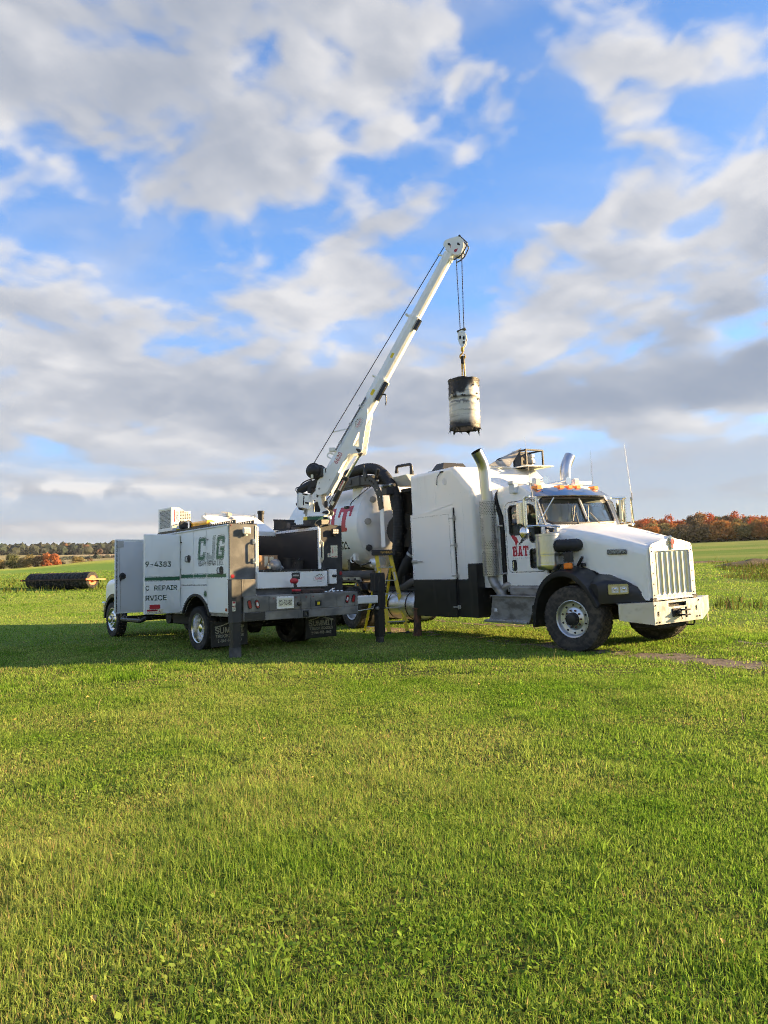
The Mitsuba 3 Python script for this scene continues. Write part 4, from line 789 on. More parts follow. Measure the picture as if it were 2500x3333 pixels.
for s in (1, -1): S('fender_flare', prism_xz(ring, s * .93, s * 1.06), 'black', smooth=30); S('fender_marker', box(6.60, 6.64, s * 1.0, s * 1.07, .70, .725, .003), 'yellow')
S('front_bumper', box(6.86, 7.02, -.98, .98, .55, .80, .03), 'chrome'); S('grille', box(6.86, 6.94, -.62, .62, .86, 1.22, .02), 'black')
for s in (1, -1): S('headlight', box(6.80, 6.90, s * .66, s * .88, .92, 1.18, .02), 'clearlens')
# ---- things fixed on the roof
cx0, cx1 = 2.72, 3.35
comp = prism_yz([(1.05, 2.292), (.63, 2.49), (.63, 2.705), (.745, 2.70), (.88, 2.768), (1.05, 2.768)][0:0] or [(1.05, 2.292), (.82, 2.292), (.82, 2.495), (.63, 2.50), (.63, 2.703), (.75, 2.69), (.885, 2.768), (1.05, 2.768)], cx0, cx1)
S('compressor', comp, 'white', smooth=False); labels['service_truck__compressor'] = {'label': 'white air compressor housing with square vent grids on the roof'}
add('service_truck__compressor__cover_edge', [box(cx0 - .008, cx0 + .03, 1.02, 1.058, 2.29, 2.772, .003), box(cx1 - .04, cx1 + .006, 1.02, 1.058, 2.29, 2.772, .003), box(cx0 + .03, cx1 - .04, 1.02, 1.058, 2.735, 2.772, .003), box(cx0 + .03, cx1 - .04, 1.02, 1.058, 2.29, 2.345, .003)], 'white', FS)
gy = 1.0505; vents = [box(cx0 + .055 + c * .0485, cx0 + .055 + c * .0485 + .034, gy - .004, gy + .0015, 2.36 + r * .0262, 2.36 + r * .0262 + .0185, 0) for c in range(11) for r in range(14)]
add('service_truck__compressor__vent_grid', vents, 'dark', FS, smooth=False); labels['service_truck__compressor__vent_grid'] = {'kind': 'stuff'}
vents = []
for c in range(5):
    for r in range(14):
        y = .868 - c * .048; z = 2.325 + r * .030
        if z + .02 > 2.725 - max(0, .86 - y) * .35 or (c >= 2 and z < 2.51) or (c == 1 and z < 2.32): continue
        vents.append(box(cx0 - .0015, cx0 + .004, y - .036, y, z, z + .019, 0))
add('service_truck__compressor__vent_grid', vents, 'dark', FS, smooth=False)
VX = (0, 0, -1); VZ = (0, -1, 0)
add('service_truck__compressor__lettering', text('VMAC', .066, (cx0 - .0012, .962, 2.70), VX, VZ and (0, -1, 0), True, .22, .001), 'blue', FS, smooth=False)
add('service_truck__compressor__stripe', box(cx0 - .001, cx0 + .003, .975, .995, 2.47, 2.72, 0), 'red', FS); add('service_truck__compressor__sticker', box(cx0 - .001, cx0 + .003, .93, 1.02, 2.355, 2.42, 0), 'cream', FS); add('service_truck__compressor__sticker', box(cx0 - .001, cx0 + .003, .87, .95, 2.30, 2.33, 0), 'yellow', FS)
S('compressor_stand', [box(cx0 - .02, cx1 + .02, .66, 1.06, 2.24, 2.29, .004)], 'black')
S('hose_fitting', [tube(fillet([(2.55, .80, 2.30), (2.55, .80, 2.48), (2.62, .72, 2.5), (2.66, .62, 2.45), (2.66, .62, 2.30)], .06), .012, 8), box(2.40, 2.48, .84, .98, 2.30, 2.44, .01), cyl((2.6, .70, 2.3), (2.6, .70, 2.47), .02, 8)], 'black'); S('roof_lamp', box(2.36, 2.42, .90, 1.03, 2.32, 2.45, .012), 'black')
S('beacon_bar', [hull([(x, y, z) for x in (1.90, 2.66) for y in (.50, .68) for z in (2.375, 2.43)] + [(x, y, 2.465) for x in (1.95, 2.61) for y in (.54, .64)])], 'beacon'); S('beacon_base', [box(1.88, 2.68, .49, .69, 2.335, 2.375, .006), box(1.95, 2.0, .5, .75, 2.22, 2.34, .004), box(2.55, 2.6, .5, .75, 2.22, 2.34, .004)], 'black')
# raised roller-cover lid
A_, B_, C_, D_ = np.array((.02, .295, 2.12)), np.array((1.62, .62, 2.24)), np.array((1.90, .98, 2.52)), np.array((.50, .16, 2.545))
def slabq(a, b, c, d, t):
    n = np.cross(b - a, d - a); n = n / np.linalg.norm(n) * t; return hull([a, b, c, d, a + n, b + n, c + n, d + n])
S('bed_cover', [hull([(1.446, y, 2.195) for y in (-.60, .62)] + [(1.446, y, 2.225) for y in (-.60, .62)] + [(2.25, y, 2.555) for y in (-.60, .62)] + [(2.25, y, 2.585) for y in (-.60, .62)]), box(1.436, 1.449, -.60, .62, 2.13, 2.225, .003), box(2.235, 2.262, -.60, .62, 2.49, 2.588, .003), hull([(1.446, .62, 2.2), (2.25, .62, 2.57), (1.446, .605, 2.2), (2.25, .605, 2.57), (1.446, .62, 2.13), (2.25, .62, 2.49), (1.446, .605, 2.13), (2.25, .605, 2.49)])], 'white', smooth=False); labels['service_truck__bed_cover'] = {'label': 'white bed cover lid tilted open above the bed'}
S('bed_cover_strut', [tube([(1.5, s * .58, 2.10), (2.15, s * .58, 2.50)], .014, 8) for s in (-1, 1)], 'black'); labels['service_truck__bed_cover_strut'] = {'kind': 'stuff'}
S('bed_cover_rod', [tube([(2.20, -.55, 2.612), (2.20, .55, 2.612)], .008, 8), cyl((2.20, .56, 2.56), (2.20, .56, 2.63), .016, 8), cyl((2.20, -.56, 2.56), (2.20, -.56, 2.63), .016, 8)], 'steel'); S('bed_cover_catch', [box(2.14, 2.24, .00, .10, 2.57, 2.65, .01), hull([(2.1, -.04, 2.535), (2.1, .14, 2.535), (2.0, .03, 2.49), (2.05, .05, 2.55)]), box(2.19, 2.21, .03, .22, 2.645, 2.665, .004)], 'zinc')
S('exhaust_pipe', [lathe([(0, .062), (.40, .062), (.41, .075), (.47, .078), (.475, .06), (.40, .055)], (2.52, -.90, 2.27), (0, 0, 1), 18)], 'black')
S('headache_rack', [box(1.6, 1.63, -1.18, -.66, 2.26, 2.29), box(1.6, 1.63, -1.18, -.66, 2.46, 2.49), box(1.605, 1.625, -1.16, -.68, 2.29, 2.46, 0)], 'black'); S('roof_box', [box(.55, .95, -.78, -.66, 2.24, 2.32), box(1.0, 1.15, -.82, -.68, 2.26, 2.38, .01), box(.1, .85, -1.18, -.66, 2.258, 2.285, .004)], 'black')
# ---- what lies in the bed
def bed(name, mesh, m, label, cat_, **k): q = add(name, mesh, m, FS, **k); lab(q, label, cat_); return q
bed('cardboard_box', box(.50, .85, -.07, .33, 1.442, 1.72, .006), 'cardboard', 'brown cardboard carton with white labels at the left of the truck bed', 'box')
add('cardboard_box__label', [box(.4965, .5, .14, .22, 1.50, 1.70, .0)], 'cream', FS); add('cardboard_box__label', [box(.4965, .5, .02, .11, 1.60, 1.69, 0)], 'cream', FS)
S('bed_shelf', box(.25, 1.6, -.63, .63, 1.40, 1.442, .003), 'black')
bed('grease_bucket', lathe([(0, .001), (0, .13), (.20, .145), (.205, .155), (.225, .155), (.225, .135), (.02, .12)], (.70, -.40, 1.442), (0, 0, 1), 26), 'rubber', 'black plastic pail near the middle of the truck bed', 'bucket')
bed('grease_bucket_001', lathe([(0, .001), (0, .14), (.16, .155), (.165, .165), (.19, .165), (.19, .145), (.02, .13)], (.62, -.80 + .24, 1.442), (0, 0, 1), 26), 'rubber', 'black plastic pail at the right of the truck bed with a rod lying in it', 'bucket')
add('grease_bucket_001__rod', tube([(.50, -.46, 1.56), (.60, -.62, 1.66)], .008, 6), 'steel', FS)
bed('fan_shroud', [lathe([(0, .115), (.04, .11), (.07, .07), (.08, .04), (.08, .001)], (.42, .04, 1.53), (-1, .2, .25), 28)], 'dullalu', 'dull metal dished cover leaning in front of the carton in the truck bed', 'metal cover')
bed('oil_jug', [box(.34, .44, .16, .24, 1.442, 1.53, .02), cyl((.39, .2, 1.53), (.39, .2, 1.57), .018, 10)], 'steel', 'small bright metal can at the left end of the truck bed', 'can')
bed('wooden_pry_bars', [tube([(.5, -.15, 1.46), (1.3, -.35, 1.60)], .02, 6), tube([(.55, -.22, 1.48), (1.3, -.45, 1.64)], .018, 6), tube([(.9, -.12, 1.46), (1.2, -.02, 1.75), (1.2, .06, 1.80), (1.2, .10, 1.88)], .012, 6)], 'zinc', 'grey bars and a bent rod piled across the back of the truck bed', 'bars')
# ---- tools on the bumper
IW = 'impact_wrench'
add(IW + '__head', [lathe([(0, .02), (.01, .045), (.07, .05), (.12, .042), (.15, .028), (.165, .012), (.165, .001)], (-.20, .085, 1.235), (-1, -.25, 0), 18)], 'red', FS); add(IW + '__handle', [hull([(-.26, .085, 1.22), (-.30, .04, 1.22), (-.26, .02, 1.22), (-.22, .06, 1.22), (-.28, .075, 1.08), (-.31, .04, 1.08), (-.28, .01, 1.08), (-.25, .05, 1.08)])], 'black', FS)
add(IW + '__battery', [box(-.35, -.22, -.03, .105, 1.006, 1.045, .008)], 'black', FS); add(IW + '__battery_shell', [box(-.345, -.225, -.025, .10, 1.046, 1.088, .01)], 'red', FS); lab(IW, 'red and black cordless impact wrench standing upright on the rear bumper', 'impact wrench')
add('tool_case', [box(-.34, -.16, -.55, -.06, 1.006, 1.075, .012)], 'brown', FS); add('tool_case__latch', [box(-.347, -.335, -.28, -.22, 1.015, 1.06, .004)], 'black', FS); add('tool_case__latch', [box(-.347, -.335, -.50, -.44, 1.015, 1.06, .004)], 'black', FS); lab('tool_case', 'flat dark red-brown tool case lying on the rear bumper beside the impact wrench', 'tool case')
# ================================================================ crane on the service truck (frame FC: x out along the boom's heading, z up)
FC = frame((-1.389, 14.271, 0), math.degrees(math.atan2(-.28593544, .95824888)))
def K(part, mesh, m, **k): return add('service_truck__crane__' + part, mesh, m, FC, **k)
labels['service_truck__crane'] = {'label': 'white telescopic crane with black winch and hydraulic ram on the rear corner'}
pc = .065
K('pedestal', [prism_xy(Point(pc, 0).buffer(.27, quad_segs=2), 2.262, 2.385)], 'black', smooth=False); K('pedestal_plate', [box(pc - .42, pc + .36, -.30, .30, 2.262, 2.285, .004)], 'black')
a0 = np.radians(np.arange(-100, 261, 6))
def ringseg(A0, A1, r, z0, z1):
    A = np.radians(np.linspace(A0, A1, 30)); o = np.c_[pc + r * np.cos(A), r * np.sin(A)]; i = np.c_[pc + (r - .03) * np.cos(A), (r - .03) * np.sin(A)]
    return prism_xy(Polygon(np.r_[o, i[::-1]]), z0, z1)
K('slew_ring', ringseg(-110, 240, .248, 2.385, 2.45), 'green', smooth=30); K('slew_ring_mark', ringseg(-160, -112, .2485, 2.385, 2.45), 'yellow', smooth=30); K('slew_plate', prism_xy(Point(pc, 0).buffer(.25), 2.45, 2.464), 'white', smooth=False)
K('slew_motor', [cyl((.30, -.20, 2.405), (.44, -.22, 2.415), .028, 12)], 'black'); K('slew_motor_cap', [cyl((.41, -.215, 2.41), (.455, -.222, 2.414), .036, 14)], 'white'); K('slew_hose', tube(spline([(.32, -.2, 2.40), (.25, -.3, 2.38), (.18, -.29, 2.34), (.14, -.26, 2.29)], 14), .006, 6), 'olive')
tur = [(-.068, 2.462), (-.05, 2.60), (.0, 2.742), (.049, 2.886), (.128, 2.962), (.175, 2.985), (.21, 2.972), (.225, 2.94), (.215, 2.863), (.247, 2.687), (.285, 2.625), (.36, 2.575), (.392, 2.54), (.385, 2.49), (.34, 2.462)]
hole = Polygon([(.071, 2.776), (.15, 2.768), (.184, 2.654), (.214, 2.58), (.198, 2.537), (.059, 2.544), (.053, 2.66)]).buffer(-.012).buffer(.012)
tp = Polygon(tur).difference(hole)
K('turret', [prism_xz(tp, -.135, -.115), prism_xz(tp, .115, .135), prism_xz([(-.02, 2.47), (.0, 2.74), (.02, 2.74), (.0, 2.47)], -.115, .115)], 'white', smooth=False)
K('turret_core', [box(.08, .18, -.11, .11, 2.47, 2.74, .02), tube(fillet([(.10, -.06, 2.55), (.10, -.07, 2.7), (.18, -.06, 2.68), (.19, -.05, 2.5)], .05), .018, 8)], 'dark')
for (p, q) in (((.166, 2.905), (.155, 2.835)), ((.345, 2.524), (.265, 2.523))):
    K('pivot_pin', prism_xz(unary_union([Point(*p).buffer(.034), Point(*q).buffer(.015), Polygon([(p[0] - .03, p[1]), (p[0] + .03, p[1]), q])]).convex_hull, -.145, -.134), 'black', smooth=False)
    K('pivot_shaft', cyl((p[0], -.14, p[1]), (p[0], .14, p[1]), .03, 14), 'zinc')
K('control_box', [prism_xz([(-.205, 2.93), (.0, 2.89), (.02, 2.60), (-.21, 2.645)], -.20, .02)], 'white', smooth=False); K('control_box_side', [box(-.262, -.206, -.17, .0, 2.65, 2.915, .006)], 'inner'); K('control_box_print', [prism_xz([(-.11, 2.86), (-.09, 2.86), (-.10, 2.68), (-.12, 2.68)], -.2025, -.2), prism_xz([(-.13, 2.915), (-.02, 2.893), (-.02, 2.865), (-.13, 2.885)], -.2025, -.2), prism_xz([(-.08, 2.745), (.0, 2.725), (.0, 2.69), (-.08, 2.71)], -.2025, -.2)], 'dark', smooth=False)
K('turret_bracket', [prism_xz([(-.20, 2.64), (-.04, 2.60), (-.06, 2.47), (-.12, 2.47), (-.13, 2.58)], -.10, .0), tube([(-.12, -.1, 2.60), (-.14, -.1, 2.52)], .02, 8)], 'dullalu', smooth=False)
# boom: t across, u along
bd = np.array([.5255, .8508]); bn = np.array([-.8508, .5255])
def bm(u, t, w=0): q = u * bd + t * bn; return (q[0], w, q[1])
def boomsec(u0, u1, t0, t1, hw):
    c = (t0 + t1) / 2; hgt = t1 - t0; S_ = []
    prof = [(t0, -hw * .62), (t0 + hgt * .16, -hw), (t1 - hgt * .42, -hw), (t1, -hw * .55), (t1, hw * .55), (t1 - hgt * .42, hw), (t0 + hgt * .16, hw), (t0, hw * .62)]
    return loft([np.array([bm(u, t, w) for t, w in prof]) for u in (u0, u1)])
def obox(u0, u1, t0, t1, w0, w1): return hull([bm(u, t, w) for u in (u0, u1) for t in (t0, t1) for w in (w0, w1)])
K('boom_section', boomsec(3.0, 5.06, 1.262, 1.508, .125), 'white', smooth=False); K('boom_section', boomsec(4.9, 6.386, 1.285, 1.500, .108), 'white', smooth=False); K('boom_section', boomsec(6.2, 7.72, 1.312, 1.492, .092), 'white', smooth=False)
K('boom_collar', boomsec(5.02, 5.075, 1.250, 1.520, .134), 'white', smooth=False); K('boom_collar', boomsec(6.35, 6.40, 1.275, 1.512, .117), 'white', smooth=False); K('boom_collar', boomsec(7.62, 7.74, 1.300, 1.502, .098), 'white', smooth=False)
plate = Polygon([(.096, 2.89), (.128, 2.962), (.145, 3.048), (.163, 3.134), (.226, 3.203), (.281, 3.258), (.292, 3.36), (.32, 3.385), (.36, 3.382), (.439, 3.43), (.52, 3.52), (.70, 3.82), (1.08, 4.44), (1.16, 4.50), (1.21, 4.46), (1.222, 4.373), (1.163, 4.083), (1.115, 3.847), (1.085, 3.665), (1.055, 3.625), (1.0, 3.615), (.955, 3.632), (.858, 3.61), (.83, 3.637), (.70, 3.47), (.351, 2.898), (.219, 2.862), (.16, 2.87)]).buffer(-.015).buffer(.015)
tri_hole = Polygon([(1.03, 4.02), (.925, 3.79), (1.01, 3.765)]).buffer(.012)
K('boom_side_plate', prism_xz(plate.difference(tri_hole), -.150, -.128), 'white', smooth=False); K('boom_side_plate', prism_xz(plate.difference(tri_hole), .128, .150), 'white', smooth=False)
K('boom_root', [loft([np.array([bm(u, t, w) for t, w in ((1.20, -.12), (1.46, -.12), (1.46, .12), (1.20, .12))]) for u in (2.62, 3.1)])], 'inner', smooth=False)
K('lift_pin', [prism_xz(unary_union([Point(1.03, 3.665).buffer(.034), Point(.985, 3.70).buffer(.016)]).convex_hull, -.16, -.149)], 'black', smooth=False); K('pin_bush', cyl((.203, -.155, 2.985), (.203, -.128, 2.985), .02, 12), 'dullalu')
# lift ram
p0, p1, p2 = np.array((.345, 0, 2.545)), np.array((.71, 0, 3.19)), np.array((1.02, 0, 3.66))
K('ram_barrel', [tube([p0 + (p1 - p0) * .02, p1], .052, 18), tube([p1 - (p1 - p0) * .06, p1 + (p1 - p0) * .015], .060, 18), cyl((.345, -.07, 2.545), (.345, .07, 2.545), .055, 14), box(.27, .33, -.08, -.03, 2.62, 2.75, .01)], 'black'); K('ram_rod', tube([p1, p2], .030, 14), 'chrome'); K('ram_eye', tube([p1 + (p2 - p1) * .86, p2], .038, 12), 'black')
rd = (p1 - p0) / np.linalg.norm(p1 - p0); rn = np.array((-rd[2], 0, rd[0]))
K('ram_label', [put(extr(sbox(0, -.03, .21, .03), .003), p0 + rd * .46 + np.array((0, -.0535, 0)), rd, rn), put(extr(sbox(0, -.026, .08, .026), .003), p0 + rd * .14 + np.array((0, -.0535, 0)), rd, rn)], 'cream', smooth=False); K('ram_label_print', put(extr(sbox(.02, .0, .20, .022), .003), p0 + rd * .47 + np.array((0, -.0545, 0)), rd, rn), 'red', smooth=False)
K('ram_hose', [tube(spline([(.32, -.06, 2.72), (.35, -.08, 2.80), (.40, -.06, 2.86), (.37, -.05, 2.95)], 14), .009, 6), tube([(.36, -.05, 2.70), (.66, -.05, 3.18)], .009, 6)], 'black')
# winch
wn = np.array((.0, 1, 0))
K('winch_drum', [lathe([(-.20, .001), (-.20, .155), (-.175, .158), (-.17, .11), (.10, .11), (.105, .158), (.13, .155), (.13, .001)], (.105, 0, 3.335), (0, 1, 0), 30)], 'black'); K('winch_gearbox', [lathe([(-.31, .001), (-.31, .06), (-.285, .11), (-.20, .135), (-.17, .13)], (.115, 0, 3.335), (0, 1, 0), 24), box(.16, .29, -.20, .15, 3.20, 3.40, .02)], 'black'); K('winch_tag', [box(.10, .15, -.322, -.31, 3.17, 3.25, .012)], 'cream'); K('winch_bracket', [prism_xz([(-.05, 3.10), (.25, 3.24), (.30, 3.34), (.28, 3.22), (.16, 3.10), (.06, 3.02)], -.14, .14)], 'black', smooth=False)
mo = np.array((-.24, -.02, 3.0)); K('winch_motor', [tube([(-.25, -.05, 2.985), (-.05, -.05, 3.08), (.03, -.05, 3.11)], .078, 14), box(-.29, -.21, -.12, .05, 2.89, 3.03, .02), tube(spline([(-.23, -.05, 3.08), (-.12, -.09, 3.15), (.0, -.08, 3.19), (.1, -.1, 3.2)], 12), .012, 6), tube(spline([(-.27, -.05, 3.05), (-.33, -.05, 3.02), (-.32, -.05, 2.97), (-.28, -.05, 2.95)], 10), .008, 6), box(-.06, .04, -.14, .08, 2.92, 3.08, .02)], 'black'); K('valve_block', [box(-.34, -.22, .05, .25, 2.62, 2.78, .02), box(-.38, -.30, .05, .2, 2.70, 2.76, .01)], 'black')
# rope guides, latches and the rope itself
K('winch_rope', tube([(.02, -.02, 3.47), (2.79, -.01, 7.50)], .0085, 6), 'black')
for u in (5.055, 6.375): K('rope_guide', [tube([bm(u, 1.50, 0), bm(u, 1.60, -.03)], .022, 8), tube([bm(u - .01, 1.50, .05), bm(u + .0, 1.62, .05)], .018, 8)], 'white')
K('rope_guide', [tube([bm(3.95, 1.50, 0), bm(3.72, 1.78, 0)], .012, 8)], 'white'); K('rope_guide', [tube(fillet([bm(3.36, 1.48, -.06), bm(3.34, 1.62, -.06), bm(3.26, 1.62, -.06), bm(3.26, 1.48, -.06)], .04), .014, 8), box(.40, .52, -.12, .0, 3.70, 3.78, .01)], 'white'); K('rope_guide', [tube([bm(7.66, 1.48, -.02), bm(7.62, 1.58, -.08)], .016, 8)], 'white')
K('latch_box', obox(4.66, 5.05, 1.205, 1.275, -.14, -.06), 'black', smooth=False); K('latch_box', obox(6.17, 6.38, 1.225, 1.285, -.125, -.05), 'black', smooth=False); K('latch_crank', tube(fillet([bm(4.80, 1.22, -.12), bm(4.84, 1.13, -.13), bm(4.74, 1.06, -.13), bm(4.66, 1.03, -.13)], .03), .013, 8), 'black')
head = Polygon([(2.772, 7.468), (2.786, 7.522), (2.822, 7.567), (2.943, 7.588), (3.048, 7.602), (3.102, 7.588), (3.155, 7.53), (3.165, 7.478), (3.149, 7.359), (3.101, 7.255), (3.041, 7.24), (2.963, 7.27), (2.895, 7.33), (2.81, 7.42)]).buffer(-.02).buffer(.02)
K('boom_head', [prism_xz(head, -.10, -.085), prism_xz(head, .085, .10), prism_xz(head.buffer(-.04), -.085, .085)], 'white', smooth=False)
K('sheave_pin', [prism_xz(affinity.rotate(unary_union([Point(x, z).buffer(.02), Point(x + .03, z - .025).buffer(.008)]).convex_hull, 0), -.112, -.099) for x, z in ((2.885, 7.472), (3.06, 7.452))], 'black', smooth=False); labels['service_truck__crane__sheave_pin'] = {'kind': 'stuff'}
K('head_mark', [prism_xz([(2.915, 7.44), (2.925, 7.395), (2.915, 7.39), (2.905, 7.43)], -.102, -.0995), prism_xz(unary_union([Point(3.005, 7.33).buffer(.028), Polygon([(3.0, 7.355), (3.06, 7.365), (3.02, 7.31)])]), -.103, -.0995)], 'red', smooth=False)
K('head_guard', [tube(fillet([(3.09, -.09, 7.60), (3.16, -.09, 7.53), (3.24, -.09, 7.435), (3.15, -.09, 7.28), (3.08, -.09, 7.21), (2.965, -.09, 7.16)], .03), .013, 8), tube(fillet([(3.09, .09, 7.60), (3.16, .09, 7.53), (3.23, .09, 7.435), (3.15, .09, 7.28), (3.08, .09, 7.215), (2.985, .09, 7.18)], .03), .013, 8), cyl((3.09, -.10, 7.60), (3.09, .10, 7.60), .024, 10), cyl((3.15, -.09, 7.28), (3.15, .09, 7.28), .012, 8)], 'black')
K('boom_line', [tube([bm(3.45, 1.488, -.150), bm(4.62, 1.47, -.118)], .007, 6), tube([bm(3.45, 1.47, -.153), bm(4.60, 1.452, -.122)], .006, 6)], 'black'); K('line_clamp', [obox(u, u + .04, 1.45, 1.50, -.160, -.125) for u in (3.6, 4.0, 4.4)], 'zinc', smooth=False); labels['service_truck__crane__line_clamp'] = {'kind': 'stuff'}
K('boom_sticker', [obox(4.70, 4.82, 1.36, 1.42, -.1262, -.120), obox(5.5, 5.6, 1.38, 1.43, -.1095, -.105)], 'yellow', smooth=False); K('pin_bolt', [cyl(bm(u, t, -.16), bm(u, t, -.14), .012, 8) for u, t in ((2.75, 1.45), (2.9, 1.30), (3.05, 1.47))], 'dullalu'); labels['service_truck__crane__pin_bolt'] = {'kind': 'stuff'}
BX, BZ = (bd[0], 0, bd[1]), (bn[0], 0, bn[1])
K('lettering', text('6620', .085, (.575, -.1505, 3.44), BX, BZ, True, .225, .0012), 'red', smooth=False)
logo((1.035, -.1506, 4.20), BX, BZ, .95, 'service_truck__crane__logo', FC)
K('angle_arrow', [prism_xz([(.325, 3.375), (.345, 3.37), (.352, 3.31), (.365, 3.31), (.345, 3.28), (.322, 3.31), (.338, 3.312)], -.153, -.150)], 'black', smooth=False)
K('hoist_rope', [tube([(2.994, -.0, 7.28), (3.028, 0, 5.76)], .0085, 6)], 'black'); K('hoist_rope', [tube([(3.102, .0, 7.26), (3.095, 0, 5.76)], .0085, 6)], 'black')
# ---- hook block, sling and the burnt drum
def Hk(key, mesh, m, **k): return add(key, mesh, m, FC, **k)
bl = Polygon([(2.985, 5.74), (3.01, 5.79), (3.06, 5.812), (3.11, 5.79), (3.138, 5.74), (3.142, 5.64), (3.12, 5.55), (3.085, 5.49), (3.045, 5.485), (3.01, 5.55), (2.985, 5.64)]).buffer(-.01).buffer(.01)
eyes = unary_union([affinity.scale(Point(3.028, 5.672).buffer(.03), .7, 1.25), affinity.scale(Point(3.098, 5.655).buffer(.03), .7, 1.25)])
Hk('hook_block__cheek', prism_xz(bl.difference(eyes), -.055, -.04), 'white', smooth=False); Hk('hook_block__cheek', prism_xz(bl.difference(eyes), .04, .055), 'white', smooth=False); Hk('hook_block__sheave', [lathe([(-.038, .001), (-.038, .075), (0, .06), (.038, .075), (.038, .001)], (3.063, 0, 5.665), (0, 1, 0), 28)], 'dark')
Hk('hook_block__rope_bar', [hull([(2.972, -.06, 5.788), (2.972, .06, 5.788), (3.13, -.06, 5.832), (3.13, .06, 5.832), (2.972, -.06, 5.806), (2.972, .06, 5.806), (3.13, -.06, 5.85), (3.13, .06, 5.85)])], 'black', smooth=False)
Hk('hook_block__plate', [decal(sbox(0, 0, .04, .05), (3.075, -.0555, 5.545), (1, 0, 0), (0, 0, 1), .001)], 'black', smooth=False); Hk('hook_block__bolt', [cyl((3.063, -.07, 5.665), (3.063, .07, 5.665), .012, 8), cyl((3.055, -.065, 5.775), (3.055, .065, 5.775), .012, 8), cyl((3.065, -.065, 5.52), (3.065, .065, 5.52), .012, 8)], 'steel')
Hk('hook_block__swivel', [lathe([(0, .018), (.02, .03), (.07, .03), (.09, .02)], (3.056, 0, 5.41), (0, 0, 1), 16)], 'gold')
hc = np.array((3.056, 0, 5.33)); Hk('hook_block__hook', [tube(spline([(3.054, 0, 5.42), (3.052, 0, 5.385), (3.018, 0, 5.355), (3.010, 0, 5.315), (3.035, 0, 5.282), (3.07, 0, 5.280), (3.10, 0, 5.305), (3.098, 0, 5.345), (3.08, 0, 5.365)], 30), np.r_[np.linspace(.012, .017, 10), np.full(10, .017), np.linspace(.017, .007, 10)], 10)], 'gold')
lab('hook_block', 'white two-eyed hook block with a golden hook hanging from the crane', 'hook block')
for s in (-1, 1): Hk('lifting_sling__strap', [tube(spline([(3.056 + s * .016, .01, 5.305), (3.056 + s * .02, .012, 5.18), (3.056 + s * .022, .015, 5.03), (3.056 + s * .03, .02, 4.86)], 12), np.r_[np.full(6, .017), np.full(6, .013)], 8)], 'gold')
Hk('lifting_sling__sleeve', [tube([(3.056, .0, 5.325), (3.056, .0, 5.19)], .036, 10)], 'dark'); lab('lifting_sling', 'yellow web sling with a black sleeve looped over the hook', 'sling')
ang = np.linspace(PI / 2, 2.5 * PI, 73); zs = np.linspace(0, 1, 46); V, U = [], []
for i, zz in enumerate(zs):
    for a in ang:
        n1 = float(meshkit.fbm(np.array([[math.cos(a) * 2.2, math.sin(a) * 2.2, zz * 3.]]), 4, 5)[0]) - .5
        r = .282 + .012 * n1 + .007 * math.exp(-((zz - .35) / .018) ** 2) + .007 * math.exp(-((zz - .64) / .018) ** 2) + .012 * math.exp(-((zz - .985) / .016) ** 2) + .008 * math.exp(-((zz - .02) / .016) ** 2) - .010 * math.exp(-((zz - .56 - .05 * n1) / .02) ** 2) + .020 * n1 * sstep(.45, .75, zz)
        ez = zz * .925 + (.012 * n1 if 0 < i < 45 else .03 * n1)
        V.append((3.056 + r * math.cos(a), r * math.sin(a), 3.945 + ez)); U.append(((a - PI / 2) / (2 * PI), zz))
V = np.array(V); m = len(ang); F = []
for i in range(len(zs) - 1):
    for j in range(m - 1):
        q = i * m + j; F += [(q, q + 1, q + m + 1), (q, q + m + 1, q + m)]
U = np.array(U)
Hk('burnt_drum__shell', trimesh.Trimesh(V, F, process=False), 'burnt', smooth=True, uv=U)
def lid(z, s):
    P = np.array([(3.056 + r * math.cos(a), r * math.sin(a), z + (0 if r > .2 else -.008 * s)) for r in (.275, .19, .001) for a in ang[:-1]]); n = len(ang) - 1; F = []
    for k in range(2):
        for j in range(n): q = (j + 1) % n; F += [(k * n + j, k * n + q, (k + 1) * n + q), (k * n + j, (k + 1) * n + q, (k + 1) * n + j)]
    return trimesh.Trimesh(P, F if s > 0 else [f[::-1] for f in F], process=False)
Hk('burnt_drum__lid', lid(4.855, 1), 'dark'); Hk('burnt_drum__bottom', lid(3.958, -1), 'dark')
rag = []
for k in range(26):
    a = rng.uniform(0, 2 * PI); l = rng.uniform(.02, .10) * (1.6 if rng.uniform() < .2 else 1); r = .275; w = rng.uniform(.01, .05)
    c, s = math.cos(a), math.sin(a); o = np.array((3.056 + r * c, r * s, 3.965)); t = np.array((-s, c, 0)); out = np.array((c, s, 0))
    rag.append(hull([o - t * w, o + t * w, o - t * w * .6 + out * .012, o + t * w * .6 + out * .012, o + t * rng.normal(0, .03) + out * rng.normal(0, .02) - (0, 0, l)]))
for k in range(16):
    a = rng.uniform(0, 2 * PI); z = 3.98 + .9 * rng.uniform(.5, 1); c, s = math.cos(a), math.sin(a); o = np.array((3.056 + .285 * c, .285 * s, z)); t = np.array((-s, c, 0)); rag.append(hull([o - t * .03, o + t * .03, o + (0, 0, .02), o - (0, 0, .03) + np.array((c, s, 0)) * .02]))
Hk('burnt_drum__charred_rags', rag, 'dark', smooth=False); labels['burnt_drum__charred_rags'] = {'kind': 'stuff'}
lab('burnt_drum', 'scorched white drum hanging from the crane, charred black on top', 'drum')
